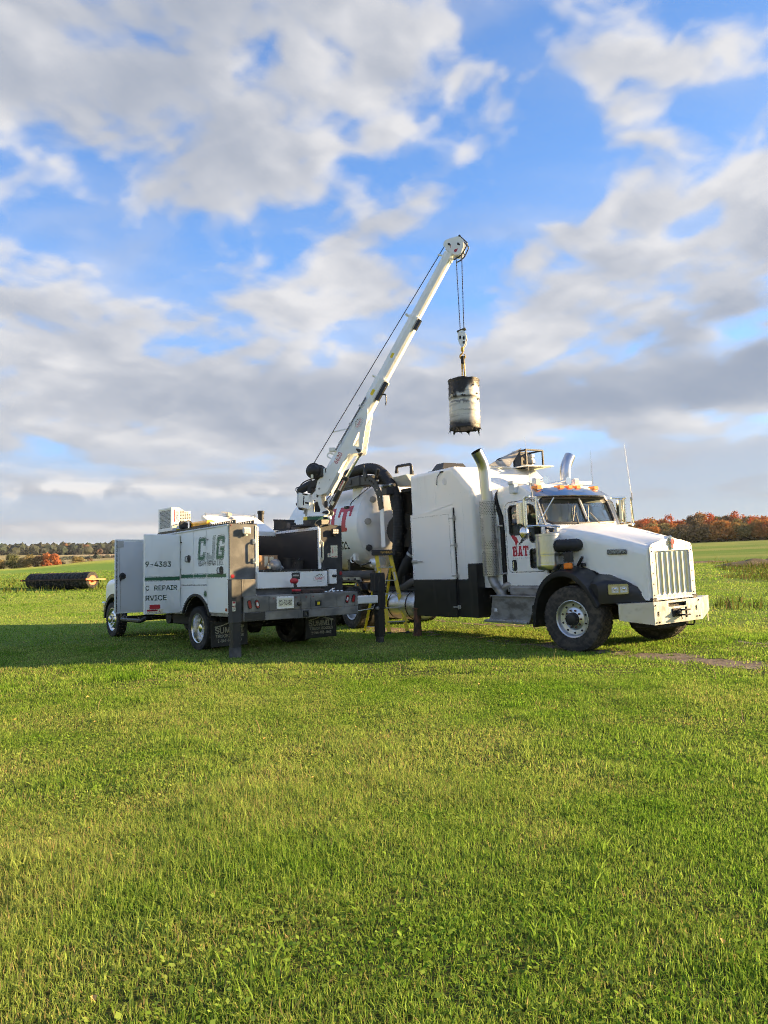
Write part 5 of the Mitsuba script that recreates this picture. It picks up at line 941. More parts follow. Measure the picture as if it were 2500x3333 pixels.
# ================================================================ vacuum truck (frame FV: x ahead from the front axle)
VT = 'vacuum_truck'
def Vv(part, mesh, m, **k): return add('vacuum_truck__' + part, mesh, m, FV, **k)
lab(VT, 'white long-nosed vacuum truck with red lettered tank, parked facing the right edge', 'truck')
mat('vanwhite', princ(paint((.78, .785, .76), (.33, .29, .23), .45, 2.0), .32, coat=.4))
# ---- equipment body behind the cab
sec = Polygon([(-4.56, .47), (-4.56, 3.52), (-3.03, 3.52), (-2.47, 3.0), (-2.40, 2.86), (-2.40, .47)]).buffer(-.05).buffer(.05, quad_segs=4)
Rr = .10
def van_section(inset): return sec.buffer(-inset)
ring_ = []
W = 1.2
prof = []
for inset, yy in ((.10, W), (.05, W - .0135), (.0135, W - .05), (.0, W - .10)): prof.append((inset, yy))
def pts_of(poly, n=120):
    r = poly.exterior; return np.array([r.interpolate(t, normalized=True).coords[0] for t in np.linspace(0, 1, n, endpoint=False)])
def match(poly, ref):     # same vertex order for every inset
    r = poly.exterior; return np.array([r.interpolate(r.project(Point(*p))).coords[0] for p in ref])
ref = np.array(sec.exterior.coords)[:-1]
extra = []
for p, q in zip(ref, np.roll(ref, -1, 0)):
    n_ = max(1, int(np.linalg.norm(q - p) / .2)); extra += [p + (q - p) * t for t in np.linspace(0, 1, n_, endpoint=False)]
ref = np.array(extra)
secs = []
for inset, yy in [(i, -y) for i, y in prof] + [(i, y) for i, y in prof[::-1]]:
    P = match(sec.buffer(-inset), ref) if inset else ref; secs.append(np.c_[P[:, 0], np.full(len(P), yy), P[:, 1]])
body = loft(secs)
def two(p, n, uv): return p
# the black skirt is a separate shell a little proud of the white body
Vv('equipment_body', body, 'vanwhite', smooth=50); labels['vacuum_truck__equipment_body'] = {'label': 'tall white equipment body behind the cab, sloped at its front top'}
sk = Polygon([(-4.565, .463), (-2.393, .463), (-2.393, 1.525), (-2.64, 1.525), (-2.655, 1.50), (-2.665, 1.235), (-2.69, 1.215), (-4.565, 1.215)])
Vv('skirt', [prism_xz(sk, -1.2065, -1.2005)], 'blackpaint', smooth=False); Vv('skirt_front', [box(-2.402, -2.393, -1.2, 1.2, .463, 1.525, 0)], 'blackpaint', smooth=False); Vv('skirt_rear', box(-4.568, -4.561, -1.2, 1.2, .463, 1.9, 0), 'dark', smooth=False); Vv('skirt_left', prism_xz(sk, 1.2005, 1.2065), 'blackpaint', smooth=False)
# side door, a hand's breadth ajar, hinged at its front edge
dm_ = np.eye(4); hx = -2.995; aj = math.radians(3.2)
def doorM(mesh):
    v = mesh.vertices - np.array((hx, -1.208, 0)); c, s = math.cos(aj), math.sin(aj)
    return trimesh.Trimesh(np.c_[v[:, 0] * c - v[:, 1] * s * -1 * -1, v[:, 0] * s + v[:, 1] * c, v[:, 2]] + np.array((hx, -1.208, 0)), mesh.faces, process=False)
upper = Polygon([(-4.40, 1.222), (-3.02, 1.222), (-3.02, 2.665), (-4.40, 2.62)]); lower = Polygon([(-4.40, .45), (-3.02, .45), (-3.02, 1.218), (-4.40, 1.218)])
k = Vv('side_door', doorM(prism_xz(upper.buffer(-.01).buffer(.01), -1.25, -1.21)), 'white', smooth=False); labels[k] = {'label': 'white and black side door of the equipment body, slightly ajar'}; SD = k
add(SD + '__lower_panel', doorM(prism_xz(lower.buffer(-.01).buffer(.01), -1.25, -1.21)), 'blackpaint', FV, smooth=False)
add(SD + '__frame', [doorM(box(-4.36, -3.12, -1.2525, -1.25, 2.545, 2.550, 0)), doorM(box(-4.365, -4.36, -1.2525, -1.25, 1.3, 2.55, 0)), doorM(box(-3.12, -3.115, -1.2525, -1.25, 1.3, 2.55, 0))], 'dullalu', FV, smooth=False)
add(SD + '__handle', [doorM(box(-4.41, -4.22, -1.275, -1.25, 1.575, 1.645, .008)), doorM(cyl((-4.25, -1.275, 1.61), (-4.02, -1.285, 1.612), .012, 8)), doorM(box(-4.39, -4.29, -1.29, -1.27, 1.59, 1.63, .006))], 'zinc', FV)
add(SD + '__edge_seal', [box(-3.012, -2.995, -1.222, -1.2, .50, 2.67, 0)], 'dark', FV)
for z in (2.455, 1.905, 1.29, .66): add(SD + '__hinge', [box(-3.13, -2.99, -1.262, -1.245, z - .016, z + .016, .004), box(-2.998, -2.945, -1.225, -1.2, z - .04, z + .04, .005), cyl((-2.985, -1.24, z - .04), (-2.985, -1.24, z + .04), .012, 8)], 'zinc', FV)
Vv('door_gutter', [tube([(-3.0, -1.212, 2.76), (-3.75, -1.212, 2.665), (-4.0, -1.211, 2.65)], .008, 6)], 'white')
Vv('panel_seam', [box(x, x + .004, -1.2018, -1.199, 2.72 if -4.45 < x < -3 else 1.55, 3.42 if x < -3.1 else 2.9, 0) for x in (-4.15, -3.62, -2.72)], 'inner'); labels['vacuum_truck__panel_seam'] = {'kind': 'stuff'}
Vv('corner_lamp', lathe([(0, .06), (.02, .055), (.03, .03), (.03, .001)], (-2.48, -1.16, 2.86), (.5, -.86, 0), 20), 'white'); Vv('round_vent', [lathe([(0, .075), (.012, .072), (.014, .055), (.006, .05), (.012, .03), (.012, .001)], (-3.26, -1.2, 3.24), (0, -1, 0), 22)], 'inner'); Vv('loose_cable', [tube(spline([(-3.33, -1.2, 3.45), (-3.42, -1.225, 3.40), (-3.50, -1.225, 3.28), (-3.52, -1.215, 3.18)], 14), .008, 6), box(-3.40, -3.30, -1.225, -1.19, 3.43, 3.46, .004)], 'black')
Vv('roof_fan', [hull([(-3.93 + .42 * a + b, -1.05 + .72 * c, z) for a in (0, 1) for c in (0, 1) for b, z in ((0, 3.522), )] + [(-3.85 + .26 * a, -.95 + .52 * c, 3.68) for a in (0, 1) for c in (0, 1)])], 'black', smooth=False); Vv('roof_fan_base', box(-3.98, -3.46, -1.08, -.30, 3.515, 3.535, .004), 'black')
Vv('roof_hatch', [box(-3.75, -3.0, -.35, .45, 3.515, 3.54, .005)], 'white')
qa, qb, qc, qd = np.array((-3.0, -.255, 3.545)), np.array((-2.9, .275, 3.53)), np.array((-2.9, .645, 3.94)), np.array((-3.0, .145, 3.73)); qn = np.cross(qb - qa, qd - qa); qn = qn / np.linalg.norm(qn) * .03
Vv('raised_hatch', hull([p + s * qn for p in (qa, qb, qc, qd) for s in (0, 1)]), 'dullalu', smooth=False); qm = (qa + qb + qc + qd) / 4 - .28 * (qb - qa) * .5
Vv('raised_hatch_hole', [trimesh.Trimesh([qm + k_ * qn + .24 * (math.cos(t) * (qb - qa) * .9 + math.sin(t) * (qd - qa) * .9) for k_ in (-.15, 1.15) for t in np.linspace(0, 2 * PI, 20, endpoint=False)], [(0, i, i + 1) for i in range(1, 19)] + [(20, 20 + i + 1, 20 + i) for i in range(1, 19)] + [(i, (i + 1) % 20, 20 + i) for i in range(20)], process=False)], 'dark', smooth=False)
# dark frame box with a chimney cowl on the roof
FX, FY, FZ = (-3.1, -2.72), (.57, 1.06), (3.54, 3.90)
fb = [box(x0, x0 + .035, y0, y0 + .035, FZ[0], FZ[1], .003) for x0 in FX for y0 in FY] + [box(FX[0], FX[1] + .035, y0, y0 + .035, FZ[1] - .035, FZ[1], .003) for y0 in FY] + [box(x0, x0 + .035, FY[0], FY[1] + .035, FZ[1] - .035, FZ[1], .003) for x0 in FX] + [box(FX[0] + .01, FX[1] + .02, FY[0] + .01, FY[1] + .02, FZ[0] - .02, FZ[0] + .01, .003), box(FX[0] + .002, FX[0] + .012, FY[0], FY[1], FZ[0], FZ[1] - .04, 0), box(FX[0], FX[0] + .24, FY[0] + .01, FY[0] + .02, FZ[0], FZ[1] - .04, 0)]
Vv('roof_box_frame', fb, 'black'); Vv('chimney_cowl', [lathe([(0, .09), (.12, .09), (.125, .13), (.20, .13), (.205, .10), (.25, .10), (.255, .125), (.31, .12), (.315, .001)], (-2.84, .80, 3.48), (0, 0, 1), 22)], 'dullalu'); Vv('roof_ledge', box(-3.2, -2.62, .50, 1.32, 3.525, 3.545, .004), 'white')
# ---- tank
TR, TZ = 1.13, 2.59
x0, x1 = -11.2, -7.05
hd = [(0.0, TR)] + [(.40 * math.sin(a), TR * math.cos(a)) for a in np.radians([12, 25, 38, 50, 62, 74, 84])] + [(.40, .001)]
Vv('tank', lathe([(-.34, .001), (-.30, .4), (-.2, .75), (-.08, 1.02), (.0, TR)] + [(x - x0, TR) for x in np.linspace(x0, x1, 12)[1:]], (x0, 0, TZ), (1, 0, 0), 72), 'tankwhite', smooth=40); Vv('tank_head', lathe([(-.01, TR * .999)] + hd, (x1, 0, TZ), (1, 0, 0), 72), 'tankwhite', smooth=40)
Vv('tank_seam', tube([(x1, TR * 1.001 * math.cos(a), TZ + TR * 1.001 * math.sin(a)) for a in np.linspace(0, 2 * PI, 72)], .006, 5), 'inner')
Vv('tank_cradle', [box(x, x + .12, -.8, .8, 1.1, 1.75, .01) for x in (-8.2, -9.8, -11.4)], 'black'); labels['vacuum_truck__tank_cradle'] = {'kind': 'stuff'}
def wrap(poly, X0, Z0, lift=.003):      # lay a flat drawing (x along the truck, y up) round the tank's right side
    m = extr(P2(poly), .002); 
    m = m.subdivide_to_size(.08) if hasattr(m, 'subdivide_to_size') else m
    v = m.vertices; th = PI + (0 - (Z0 - TZ + v[:, 1])) / TR * -1 * -1
    a = (Z0 - TZ + v[:, 1]) / TR; r = TR + lift + v[:, 2]
    q = trimesh.Trimesh(np.c_[X0 + v[:, 0], -r * np.cos(a), TZ + r * np.sin(a)], m.faces, process=False); return q
bat = affinity.scale(word('BAT', .05), 1.0, 1.0, origin=(0, 0)); b0 = bat.bounds
big = affinity.skew(affinity.scale(bat, 2.08 / (b0[2] - b0[0]), .66, origin=(0, 0)), 7)
Vv('tank_lettering', wrap(big, -9.47, 2.46), 'red', smooth=False); labels['vacuum_truck__tank_lettering'] = {'label': 'big red slab letters on the tank side, partly hidden by the crane'}
wing = Polygon([(0, 0), (-.12, .35), (-.42, .62), (-.85, .66), (-1.2, .45), (-1.05, .38), (-1.0, .22), (-.8, .28), (-.66, .05), (-.5, .18), (-.36, -.1), (-.2, .02)])

def flat(s, h, w=None, bold=True):
    m = meshkit.text_mesh(s, h, .002, bold); v = m.vertices.copy(); v[:, 0] -= v[:, 0].min()
    if w: v[:, 0] *= w / v[:, 0].max()
    return trimesh.Trimesh(v, m.faces, process=False)
def wrapm(m, X0, Z0, lift=.003):
    v = m.vertices; a = (Z0 - TZ + v[:, 1]) / TR; r = TR + lift + v[:, 2]; return trimesh.Trimesh(np.c_[X0 + v[:, 0], -r * np.cos(a), TZ + r * np.sin(a)], m.faces, process=False)
xx = -10.2
for ch in 'HYDROVAC':
    Vv('tank_lettering', wrapm(flat(ch, .11, None, False), xx, 2.36), 'silver', smooth=False); xx += .315
Vv('tank_lettering', wrapm(flat('548-0821', .21, 1.28), -9.0, 1.99), 'black', smooth=False)
# fittings on the head and the right side
for p in ((-6.80, -.78, 3.20), (-6.82, -1.0 + .05, 2.66), (-6.84, -.98 + .04, 2.0)):
    d = np.array((.85, -.5, 0.)); p = np.array(p); Vv('tank_port', [lathe([(-.1, .07), (.06, .07), (.065, .085), (.09, .085), (.095, .001)], p, d, 18)], 'dullalu' if p[2] > 2.2 else 'black')
Vv('tank_lug', [box(-7.32, -7.22, -1.13, -1.02, 1.70, 1.88, .01), tube(spline([(-7.30, -1.12, 1.82), (-7.38, -1.16, 1.78), (-7.38, -1.16, 1.68), (-7.30, -1.14, 1.66)], 10), .013, 6)], 'white'); Vv('tank_ring', tube([(-8.28 + .0, -1.02 - .02, 1.75 + .0)] + [(-8.28 + .05 * math.sin(a), -1.05, 1.75 + .09 * math.cos(a)) for a in np.linspace(0, 6.2, 14)], .012, 6), 'black')
Vv('discharge_valve', [cyl((-6.55, -1.02, 1.62), (-6.15, -1.02, 1.62), .09, 16), lathe([(0, .13), (.03, .13), (.03, .09)], (-6.16, -1.02, 1.62), (1, 0, 0), 18), lathe([(0, .12), (.03, .12), (.03, .09)], (-6.55, -1.02, 1.62), (1, 0, 0), 18), cyl((-6.35, -1.02, 1.6), (-6.35, -1.02, 1.78), .05, 12)], 'white'); Vv('valve_lever', [tube([(-6.45, -1.15, 1.64), (-6.75, -1.22, 1.58), (-6.85, -1.2, 1.55)], .022, 8)], 'black')
Vv('tank_fin', [prism_xz([(-7.60, 3.10), (-7.50, 3.82), (-7.28, 3.80), (-6.9, 3.65), (-7.2, 3.40)], -.92, -.90)], 'tankwhite', smooth=False)
Vv('tank_hatch', [lathe([(0, .14), (.12, .14), (.13, .17), (.16, .17), (.16, .001)], (-7.9, -.35, 3.62), (0, 0, 1), 20), lathe([(0, .12), (.14, .12), (.14, .001)], (-6.95, -.3, 3.58), (0, 0, 1), 20)], 'white'); labels['vacuum_truck__tank_hatch'] = {'kind': 'stuff'}
Vv('tank_cable', [tube(spline([(-6.55, -.75, 3.62), (-6.75, -.98, 3.45), (-7.0, -1.12, 3.28), (-7.2, -1.14, 3.2), (-7.36, -1.12, 3.11)], 24), .012, 6)], 'black'); Vv('work_lamp', [box(-7.56, -7.40, -1.20, -1.12, 3.03, 3.10, .01)], 'black')
Vv('splash_panel', [box(-6.30, -6.12, -.915, -.90, 1.99, 3.30, .003)], 'white')
# black boom arm, the big suction hose over it, reel and pipes between tank and body
def oarm(P, hw, y0, y1): return prism_xz(LineString(P).buffer(hw, cap_style=2, join_style=2), y0, y1)
armp = LineString([(-6.75, 3.66), (-6.3, 3.63), (-6.08, 3.50), (-5.92, 3.26), (-5.84, 2.88)]).buffer(.10, cap_style=2)
holes_ = unary_union([Point(*p).buffer(.03) for p in ((-6.5, 3.65), (-6.3, 3.62), (-6.12, 3.52), (-6.0, 3.36), (-5.9, 3.18), (-6.2, 3.58))])
Vv('boom_arm_plate', [prism_xz(armp.difference(holes_), -1.16, -1.14), prism_xz(armp.difference(holes_), -.80, -.78)], 'black', smooth=False)
Vv('boom_arm', [box(-8.9, -6.5, -1.12, -.82, 3.56, 3.78, .015), box(-7.35, -6.75, -1.18, -.76, 3.54, 3.80, .02), box(-7.28, -7.14, -1.2, -1.17, 3.62, 3.74, .01), hull([(-8.9, -1.1, 3.6), (-8.9, -.8, 3.6), (-8.9, -1.1, 3.84), (-8.9, -.8, 3.84), (-9.9, -1.05, 3.45), (-9.9, -.85, 3.45), (-9.9, -1.05, 3.6), (-9.9, -.85, 3.6)])], 'black')
Vv('boom_roller', [cyl((-6.46, -1.18, 3.82), (-6.52, -1.18, 4.02), .028, 10), cyl((-5.98, -1.18, 3.62), (-5.84, -1.18, 3.84), .038, 10), cyl((-5.62, -1.22, 3.40), (-5.12, -1.22, 3.38), .036, 12), box(-5.74, -5.5, -1.2, -1.0, 3.2, 3.42, .01), box(-6.56, -6.40, -1.19, -1.15, 3.70, 3.86, .006)], 'black'); Vv('boom_roller_end', [cyl((-5.66, -1.22, 3.40), (-5.58, -1.22, 3.40), .04, 12), cyl((-5.30, -1.22, 3.39), (-5.22, -1.22, 3.385), .04, 12)], 'zinc')
hp = spline([(-9.4, -.9, 3.60), (-8.70, -.9, 3.80), (-8.0, -.9, 3.90), (-7.2, -.9, 3.99), (-6.70, -.9, 3.97), (-6.28, -.9, 3.86), (-5.93, -.9, 3.62), (-5.70, -.9, 3.36), (-5.55, -.9, 3.05), (-5.50, -.9, 2.65), (-5.54, -.9, 2.25), (-5.64, -.9, 1.85), (-5.80, -.9, 1.45), (-6.0, -.9, 1.12)], 420)
rr = .132 + .006 * np.sin(np.arange(420) * PI / 2)
Vv('suction_hose', tube(hp, rr, 22), 'hose', smooth=60); labels['vacuum_truck__suction_hose'] = {'label': 'thick black ribbed suction hose arching over the tank and hanging down'}
Vv('hose_sleeve', [tube(hp[30:120], .15, 18)], 'hose')
h2 = spline([(-5.05, -.55, 2.9), (-5.03, -.65, 2.45), (-5.05, -.72, 2.05), (-5.15, -.8, 1.75), (-5.35, -.85, 1.5), (-5.55, -.85, 1.2), (-5.65, -.85, .95)], 120); Vv('ribbed_hose', tube(h2, np.r_[np.tile([.095, .115, .115, .095], 13), np.full(68, .15)], 18), 'hose', smooth=30)
Vv('hose_clamp', tube(h2[64:68], .156, 18), 'zinc')
Vv('hose_reel', [lathe([(-.12, .001), (-.12, .40), (-.09, .40), (-.08, .25), (.08, .25), (.09, .40), (.12, .40), (.12, .001)], (-5.72, -.62, 2.36), (.75, -.65, 0), 36), lathe([(0, .1), (.06, .08), (.08, .02), (.08, .001)], (-5.63, -.70, 2.36), (.9, -.35, 0), 18)], 'black')
Vv('equipment_rack', [box(-6.1, -4.75, -.75, .9, 1.2, 1.3), box(-5.6, -4.8, -.3, .9, 1.3, 3.2, .02), box(-5.9, -5.2, .3, 1.0, 1.3, 2.2, .02), box(-6.2, -5.9, -.60, .9, 1.1, 3.3, .02), box(-5.95, -5.6, -.45, 1.0, 1.2, 3.35, .02), box(-4.95, -4.60, -.80, 1.0, 1.3, 3.38, .02), box(-5.5, -4.65, -.4, 1.0, 3.0, 3.4, .02), cyl((-5.0, -.5, 1.3), (-5.0, -.5, 3.3), .05, 12), cyl((-5.3, -.3, 3.05), (-4.6, -.3, 3.05), .22, 16), cyl((-5.3, .4, 3.05), (-4.6, .4, 3.05), .22, 16), box(-5.35, -4.6, -.9, -.5, 3.22, 3.30), box(-6.0, -4.7, -1.0, -.7, .95, 1.05), box(-5.5, -5.3, -.95, -.6, 1.0, 1.3)], 'dark'); Vv('rack_rail', [box(-5.2, -4.62, -.72, -.66, 3.02, 3.06, .004), box(-5.2, -4.62, -.72, -.66, 3.10, 3.14, .004), box(-5.2, -4.62, -.72, -.66, 2.45, 2.50, .004), box(-5.1, -4.62, -.70, -.64, 2.1, 2.13, .004)], 'dullalu')
Vv('vent_pipe', [tube(fillet([(-5.94, -.6, 3.78), (-5.93, -.6, 3.925), (-5.32, -.6, 3.90), (-5.30, -.6, 3.62)], .07, 8), .036, 12), cyl((-5.94, -.6, 3.76), (-5.94, -.6, 3.82), .046, 10), cyl((-5.30, -.6, 3.62), (-5.30, -.6, 3.74), .048, 10)], 'black'); Vv('hopper', hull([(-6.0, -.9, 3.62), (-5.1, -.9, 3.62), (-5.1, -.1, 3.62), (-6.0, -.1, 3.62), (-5.7, -.7, 3.40), (-5.15, -.7, 3.40), (-5.15, -.3, 3.4), (-5.7, -.3, 3.4)]), 'white')
# hose tray with the spare hose
hs = [(x, -.98, 1.33) for x in np.linspace(-11.5, -6.55, 500)]; Vv('spare_hose', tube(hs, .112 + .007 * np.sin(np.arange(500) * PI / 3), 16), 'dullalu2', smooth=60) if False else None
mat('hosegrey', princ(lambda p, n, uv: MIX((.16, .145, .125), (.075, .07, .062), FB(p.x * 5, p.y * 5, p.z * 5, 3)), .85))
Vv('spare_hose', tube(hs, .112 + .008 * np.sin(np.arange(500) * PI / 3), 16), 'hosegrey', smooth=60); labels['vacuum_truck__spare_hose'] = {'label': 'grey ribbed hose lying in the rack below the tank'}
tray = Polygon([(-11.5, 1.17), (-6.96, 1.17), (-7.06, 1.285), (-11.5, 1.295)]).difference(unary_union([rrect(-8.05 + k * .335 - 2.0, -7.93 + k * .335 - 2.0, 1.205, 1.262, .025) for k in range(9)]))
Vv('hose_rack', [prism_xz(tray, -1.115, -1.10), box(-11.5, -6.98, -1.1, -.7, 1.165, 1.18, 0)], 'dullalu', smooth=False)
Vv('tail_lamp', [box(-7.20, -7.10, -1.13, -1.10, 1.07, 1.14, .006)], 'amber'); Vv('tail_lamp', [box(-7.30, -7.25, -1.13, -1.10, 1.07, 1.14, .006)], 'clearlens')
Vv('fender', [prism_xz(LineString([(-8.3, 1.13), (-7.9, 1.20), (-7.1, 1.20), (-6.85, .98)]).buffer(.02), -1.2, -.55), box(-7.4, -6.75, -1.1, -.8, .95, 1.13, .02)], 'black', smooth=False)
# fuel tank
Vv('fuel_tank', lathe([(0, .001), (0, .30), (.03, .335), (1.3, .335), (1.33, .30), (1.33, .001)], (-6.05, -.84, .63), (1, 0, 0), 40), 'alu', smooth=40)
for x in (-5.75, -5.02): Vv('tank_strap', lathe([(0, .336), (0, .342), (.04, .342), (.04, .336)], (x, -.84, .63), (1, 0, 0), 40), 'black'); 
Vv('fuel_cap', cyl((-4.86, -.90, .95), (-4.86, -.92, 1.02), .06, 14), 'black'); Vv('wrapped_pipe', [tube(spline([(-5.7, -.9, 1.05), (-5.3, -.95, 1.04), (-4.95, -1.0, 1.15), (-4.6, -1.0, 1.15)], 16), .085, 12), box(-6.1, -4.6, -1.0, -.5, .97, 1.0)], 'hosegrey')
# ---- frame, axles, wheels
for s in (1, -1): Vv('chassis_rail', box(-11.8, 1.0, s * .42 - .04, s * .42 + .04, .72, 1.0, .006), 'dark')
for ax_ in (0, -7.42, -8.78): Vv('axle', cyl((ax_, -.9, .52), (ax_, .9, .52), .08, 12), 'dark')
Vv('engine', [box(-2.2, .4, -.4, .4, .55, 1.15, .03), box(-2.3, -.8, .5, 1.0, .40, .95, .03), box(.5, 1.05, -.36, .36, .34, .48, .02), box(-.4, .9, -.46, .46, .95, 1.3, .02)], 'dark')
ST = 10
wheel_parts('vacuum_truck__front_wheel', FV, (0, -1.04, .54), .555, .40, -1, .305, .06, 'tread', 10, 'black', 'alu', 44, holes=10, hubr=.112, hublen=.11, steer=ST, lugmat='rust')
wheel_parts('vacuum_truck__front_wheel_001', FV, (0, 1.02, .545), .555, .40, 1, .305, .06, 'tread', 10, 'black', 'dullalu', 44, holes=10, hubr=.112, hublen=.11, steer=ST, lugmat='rust')
n_ = 0
for x in (-7.42, -8.78):
    for s in (-1, 1):
        wheel_parts('vacuum_truck__rear_wheel' + (f'_{n_:03d}' if n_ else ''), FV, (x, s * 1.08, .52), .525, .27, s, .29, .16, 'tread', 10, 'black', 'alu', 40, holes=0, hubr=.11, hublen=.12, lugmat='zinc'); n_ += 1
        Vv('inner_wheel', lathe([(-.11, .29), (-.135, .40), (-.11, .52), (.11, .52), (.135, .40), (.11, .29)], (x, s * .76, .52), (0, 1, 0), 40), 'rubber')
# ---- cab
def xf(z): return -.545 - .42 * max(0, z - 2.12)          # windscreen line on the centre
def cab_plan(z, inset=0.):
    hw = 1.0 - .015 * max(0, z - 2.0) - (.20 * max(0, z - 2.62) ** 1.35 if z > 2.62 else 0) - inset
    f = xf(z) - (1.35 * max(0, z - 2.74) if z > 2.74 else 0) - inset; b = -1.80 - .19 * float(sstep(2.25, 2.85, z)) + inset; r = .10
    ys = np.linspace(-1, 1, 17); front = [(f - .17 * abs(t) ** 2.2, t * (hw - .02)) for t in ys]
    o = front + [(f - .26, hw), (b + r, hw), (b + .3 * r, hw - .3 * r), (b, hw - r), (b, -hw + r), (b + .3 * r, -hw + .3 * r), (b + r, -hw), (f - .26, -hw)]
    return np.array([(x, y, z) for x, y in o])
zl = [1.09, 1.6, 2.12, 2.4, 2.62, 2.70, 2.78, 2.86, 2.92, 2.955]
outer = loft([cab_plan(z) for z in zl]); inner_ = loft([cab_plan(z, .05) for z in (1.16, 1.6, 2.12, 2.4, 2.62, 2.70, 2.78, 2.84)])
ws = Polygon([(-.885, 2.225), (-.80, 2.185), (0, 2.165), (.80, 2.185), (.885, 2.225), (.875, 2.60), (.80, 2.66), (-.80, 2.66), (-.875, 2.60)])
ws_cut = prism_yz(ws.buffer(-.012), -1.25, -.35)
win = Polygon([(-1.60, 2.06), (-1.56, 2.02), (-1.10, 2.02), (-1.06, 1.90), (-1.02, 1.865), (-.80, 1.865), (-.775, 1.90), (-.775, 2.14), (-.93, 2.52), (-1.02, 2.56), (-1.55, 2.57), (-1.61, 2.51)]).buffer(.0)
peep = rrect(-1.09, -.80, 1.40, 1.74, .05)
cabm = diff(outer, inner_, ws_cut, prism_xz(win, -1.3, -.8), prism_xz(win, .8, 1.3), prism_xz(peep, -1.3, -.8))
Vv('cab', cabm, 'white', smooth=32)
def wsg(u, v):
    z = 2.16 + .51 * v; t = 2 * u - 1; return (xf(z) - .17 * abs(t) ** 2.2 - .02, t * .93, z)
Vv('windshield', grid(wsg, np.linspace(0, 1, 25), np.linspace(0, 1, 8)), 'glass', smooth=True)
def wsp(y, z, lift): t = y / .95; return (xf(z) - .17 * abs(t) ** 2.2 + lift, y, z)
outl = [tuple(p) for p in ws.exterior.coords]; dense = []
for a, b in zip(outl[:-1], outl[1:]): dense += [(a[0] + (b[0] - a[0]) * t, a[1] + (b[1] - a[1]) * t) for t in np.linspace(0, 1, 10, endpoint=False)]
Vv('windshield_rubber', tube([wsp(y, z, .0) for y, z in dense], .028, 8, closed=True), 'black'); Vv('windshield_pillar', [tube([wsp(.0, z, .002) for z in np.linspace(2.16, 2.67, 8)], .018, 8)], 'white'); Vv('pillar_rubber', [tube([wsp(s * .028, z, -.004) for z in np.linspace(2.16, 2.67, 8)], .013, 6) for s in (-1, 1)], 'black')
for s in (-1, 1): Vv('wiper', [tube([wsp(s * .28, 2.15, .03), wsp(s * .18 - .08, 2.36, .035)], .010, 6), tube([wsp(s * .18 - .2, 2.21, .022), wsp(s * .18 - .02, 2.5, .022)], .009, 6)], 'black')
for s in (-1, 1):
    Vv('side_window', prism_xz(win, s * .965, s * .967), 'tint', smooth=False); Vv('window_rubber', prism_xz(win.buffer(.014).difference(win.buffer(-.014)), s * .975, s * 1.006), 'black', smooth=False)
Vv('peep_window', prism_xz(peep, -.972, -.97), 'tint', smooth=False); Vv('peep_window_rubber', prism_xz(peep.buffer(.012).difference(peep.buffer(-.01)), -1.006, -.98), 'black', smooth=False)
door = rrect(-1.685, -.62, 1.335, 2.63, .09).union(rrect(-1.685, -1.2, 1.335, 2.63, .09))
door = Polygon([(-1.685, 1.40), (-1.62, 1.335), (-.80, 1.335), (-.66, 1.42), (-.66, 2.10), (-.84, 2.58), (-.92, 2.63), (-1.60, 2.64), (-1.685, 2.58)]).buffer(-.03).buffer(.03)
for s in (-1, 1): Vv('door_seam', prism_xz(door.buffer(.010).difference(door), s * .99, s * 1.003), 'dark', smooth=False); k = Vv('door', prism_xz(door.buffer(-.004).difference(win.buffer(.012)).difference(peep.buffer(.01) if s < 0 else Point(9, 9).buffer(.1)), s * .995, s * 1.008), 'white', smooth=False)
DK = 'vacuum_truck__door'
yd = -1.0085
b1 = word('BAT', .06); bb = b1.bounds; b1 = affinity.scale(b1, .425 / (bb[2] - bb[0]), .185, origin=(0, 0))
def vs(p, x, z, t=.0015): return put(extr(P2(p), t), (x, yd, z), (1, 0, 0), (0, 0, 1))
add(DK + '__lettering', vs(b1, -1.545, 1.625), 'red', FV, smooth=False); add(DK + '__lettering', [text(c, .024, (-1.545 + i * .056, yd, 1.578), (1, 0, 0), (0, 0, 1), False, None, .0012) for i, c in enumerate('HYDROVAC')], 'silver', FV, smooth=False)
w1 = Polygon([(.105, .0), (.14, .05), (.165, .06), (.155, .085), (.125, .145), (.07, .175), (.02, .18), (-.015, .165), (.01, .155), (.018, .125), (.045, .12), (.055, .085), (.075, .075), (.085, .03)])
w2 = Polygon([(.12, -.035), (.145, .0), (.30, .175), (.34, .19), (.385, .18), (.355, .165), (.35, .13), (.315, .12), (.30, .07), (.27, .075), (.245, .04), (.215, .05), (.20, .0), (.175, .03), (.15, .01)])
add(DK + '__lettering', vs(affinity.scale(w1, 1.12, 1.12, origin=(0, 0)), -1.555, 1.815), 'red', FV, smooth=False); add(DK + '__lettering', vs(affinity.scale(w2, 1.12, 1.12, origin=(0, 0)), -1.555, 1.815), 'black', FV, smooth=False)
add(DK + '__handle', vs(rrect(0, .125, 0, .205, .03), -1.575, 1.355, .004), 'dark', FV, smooth=False); add(DK + '__handle', [box(-1.56, -1.525, -1.025, -1.010, 1.40, 1.535, .006), cyl((-1.54, -1.01, 1.385), (-1.54, -1.024, 1.385), .014, 10)], 'chrome', FV)
add('vacuum_truck__side_window__sticker', box(-1.55, -1.44, -.9685, -.967, 2.42, 2.445, 0), 'green', FV)
Vv('rocker_panel', [prism_xz([(-1.75, 1.085), (-.78, 1.085), (-.60, 1.2), (-.60, 1.30), (-1.75, 1.32)], -1.004, -.99)], 'white', smooth=False); Vv('kick_panel', [box(-1.74, -.75, -1.01, -.96, .965, 1.08, .006)], 'dullalu'); Vv('step_bolt', cyl((-1.62, -1.02, 1.02), (-1.62, -1.05, 1.02), .035, 14), 'chrome')
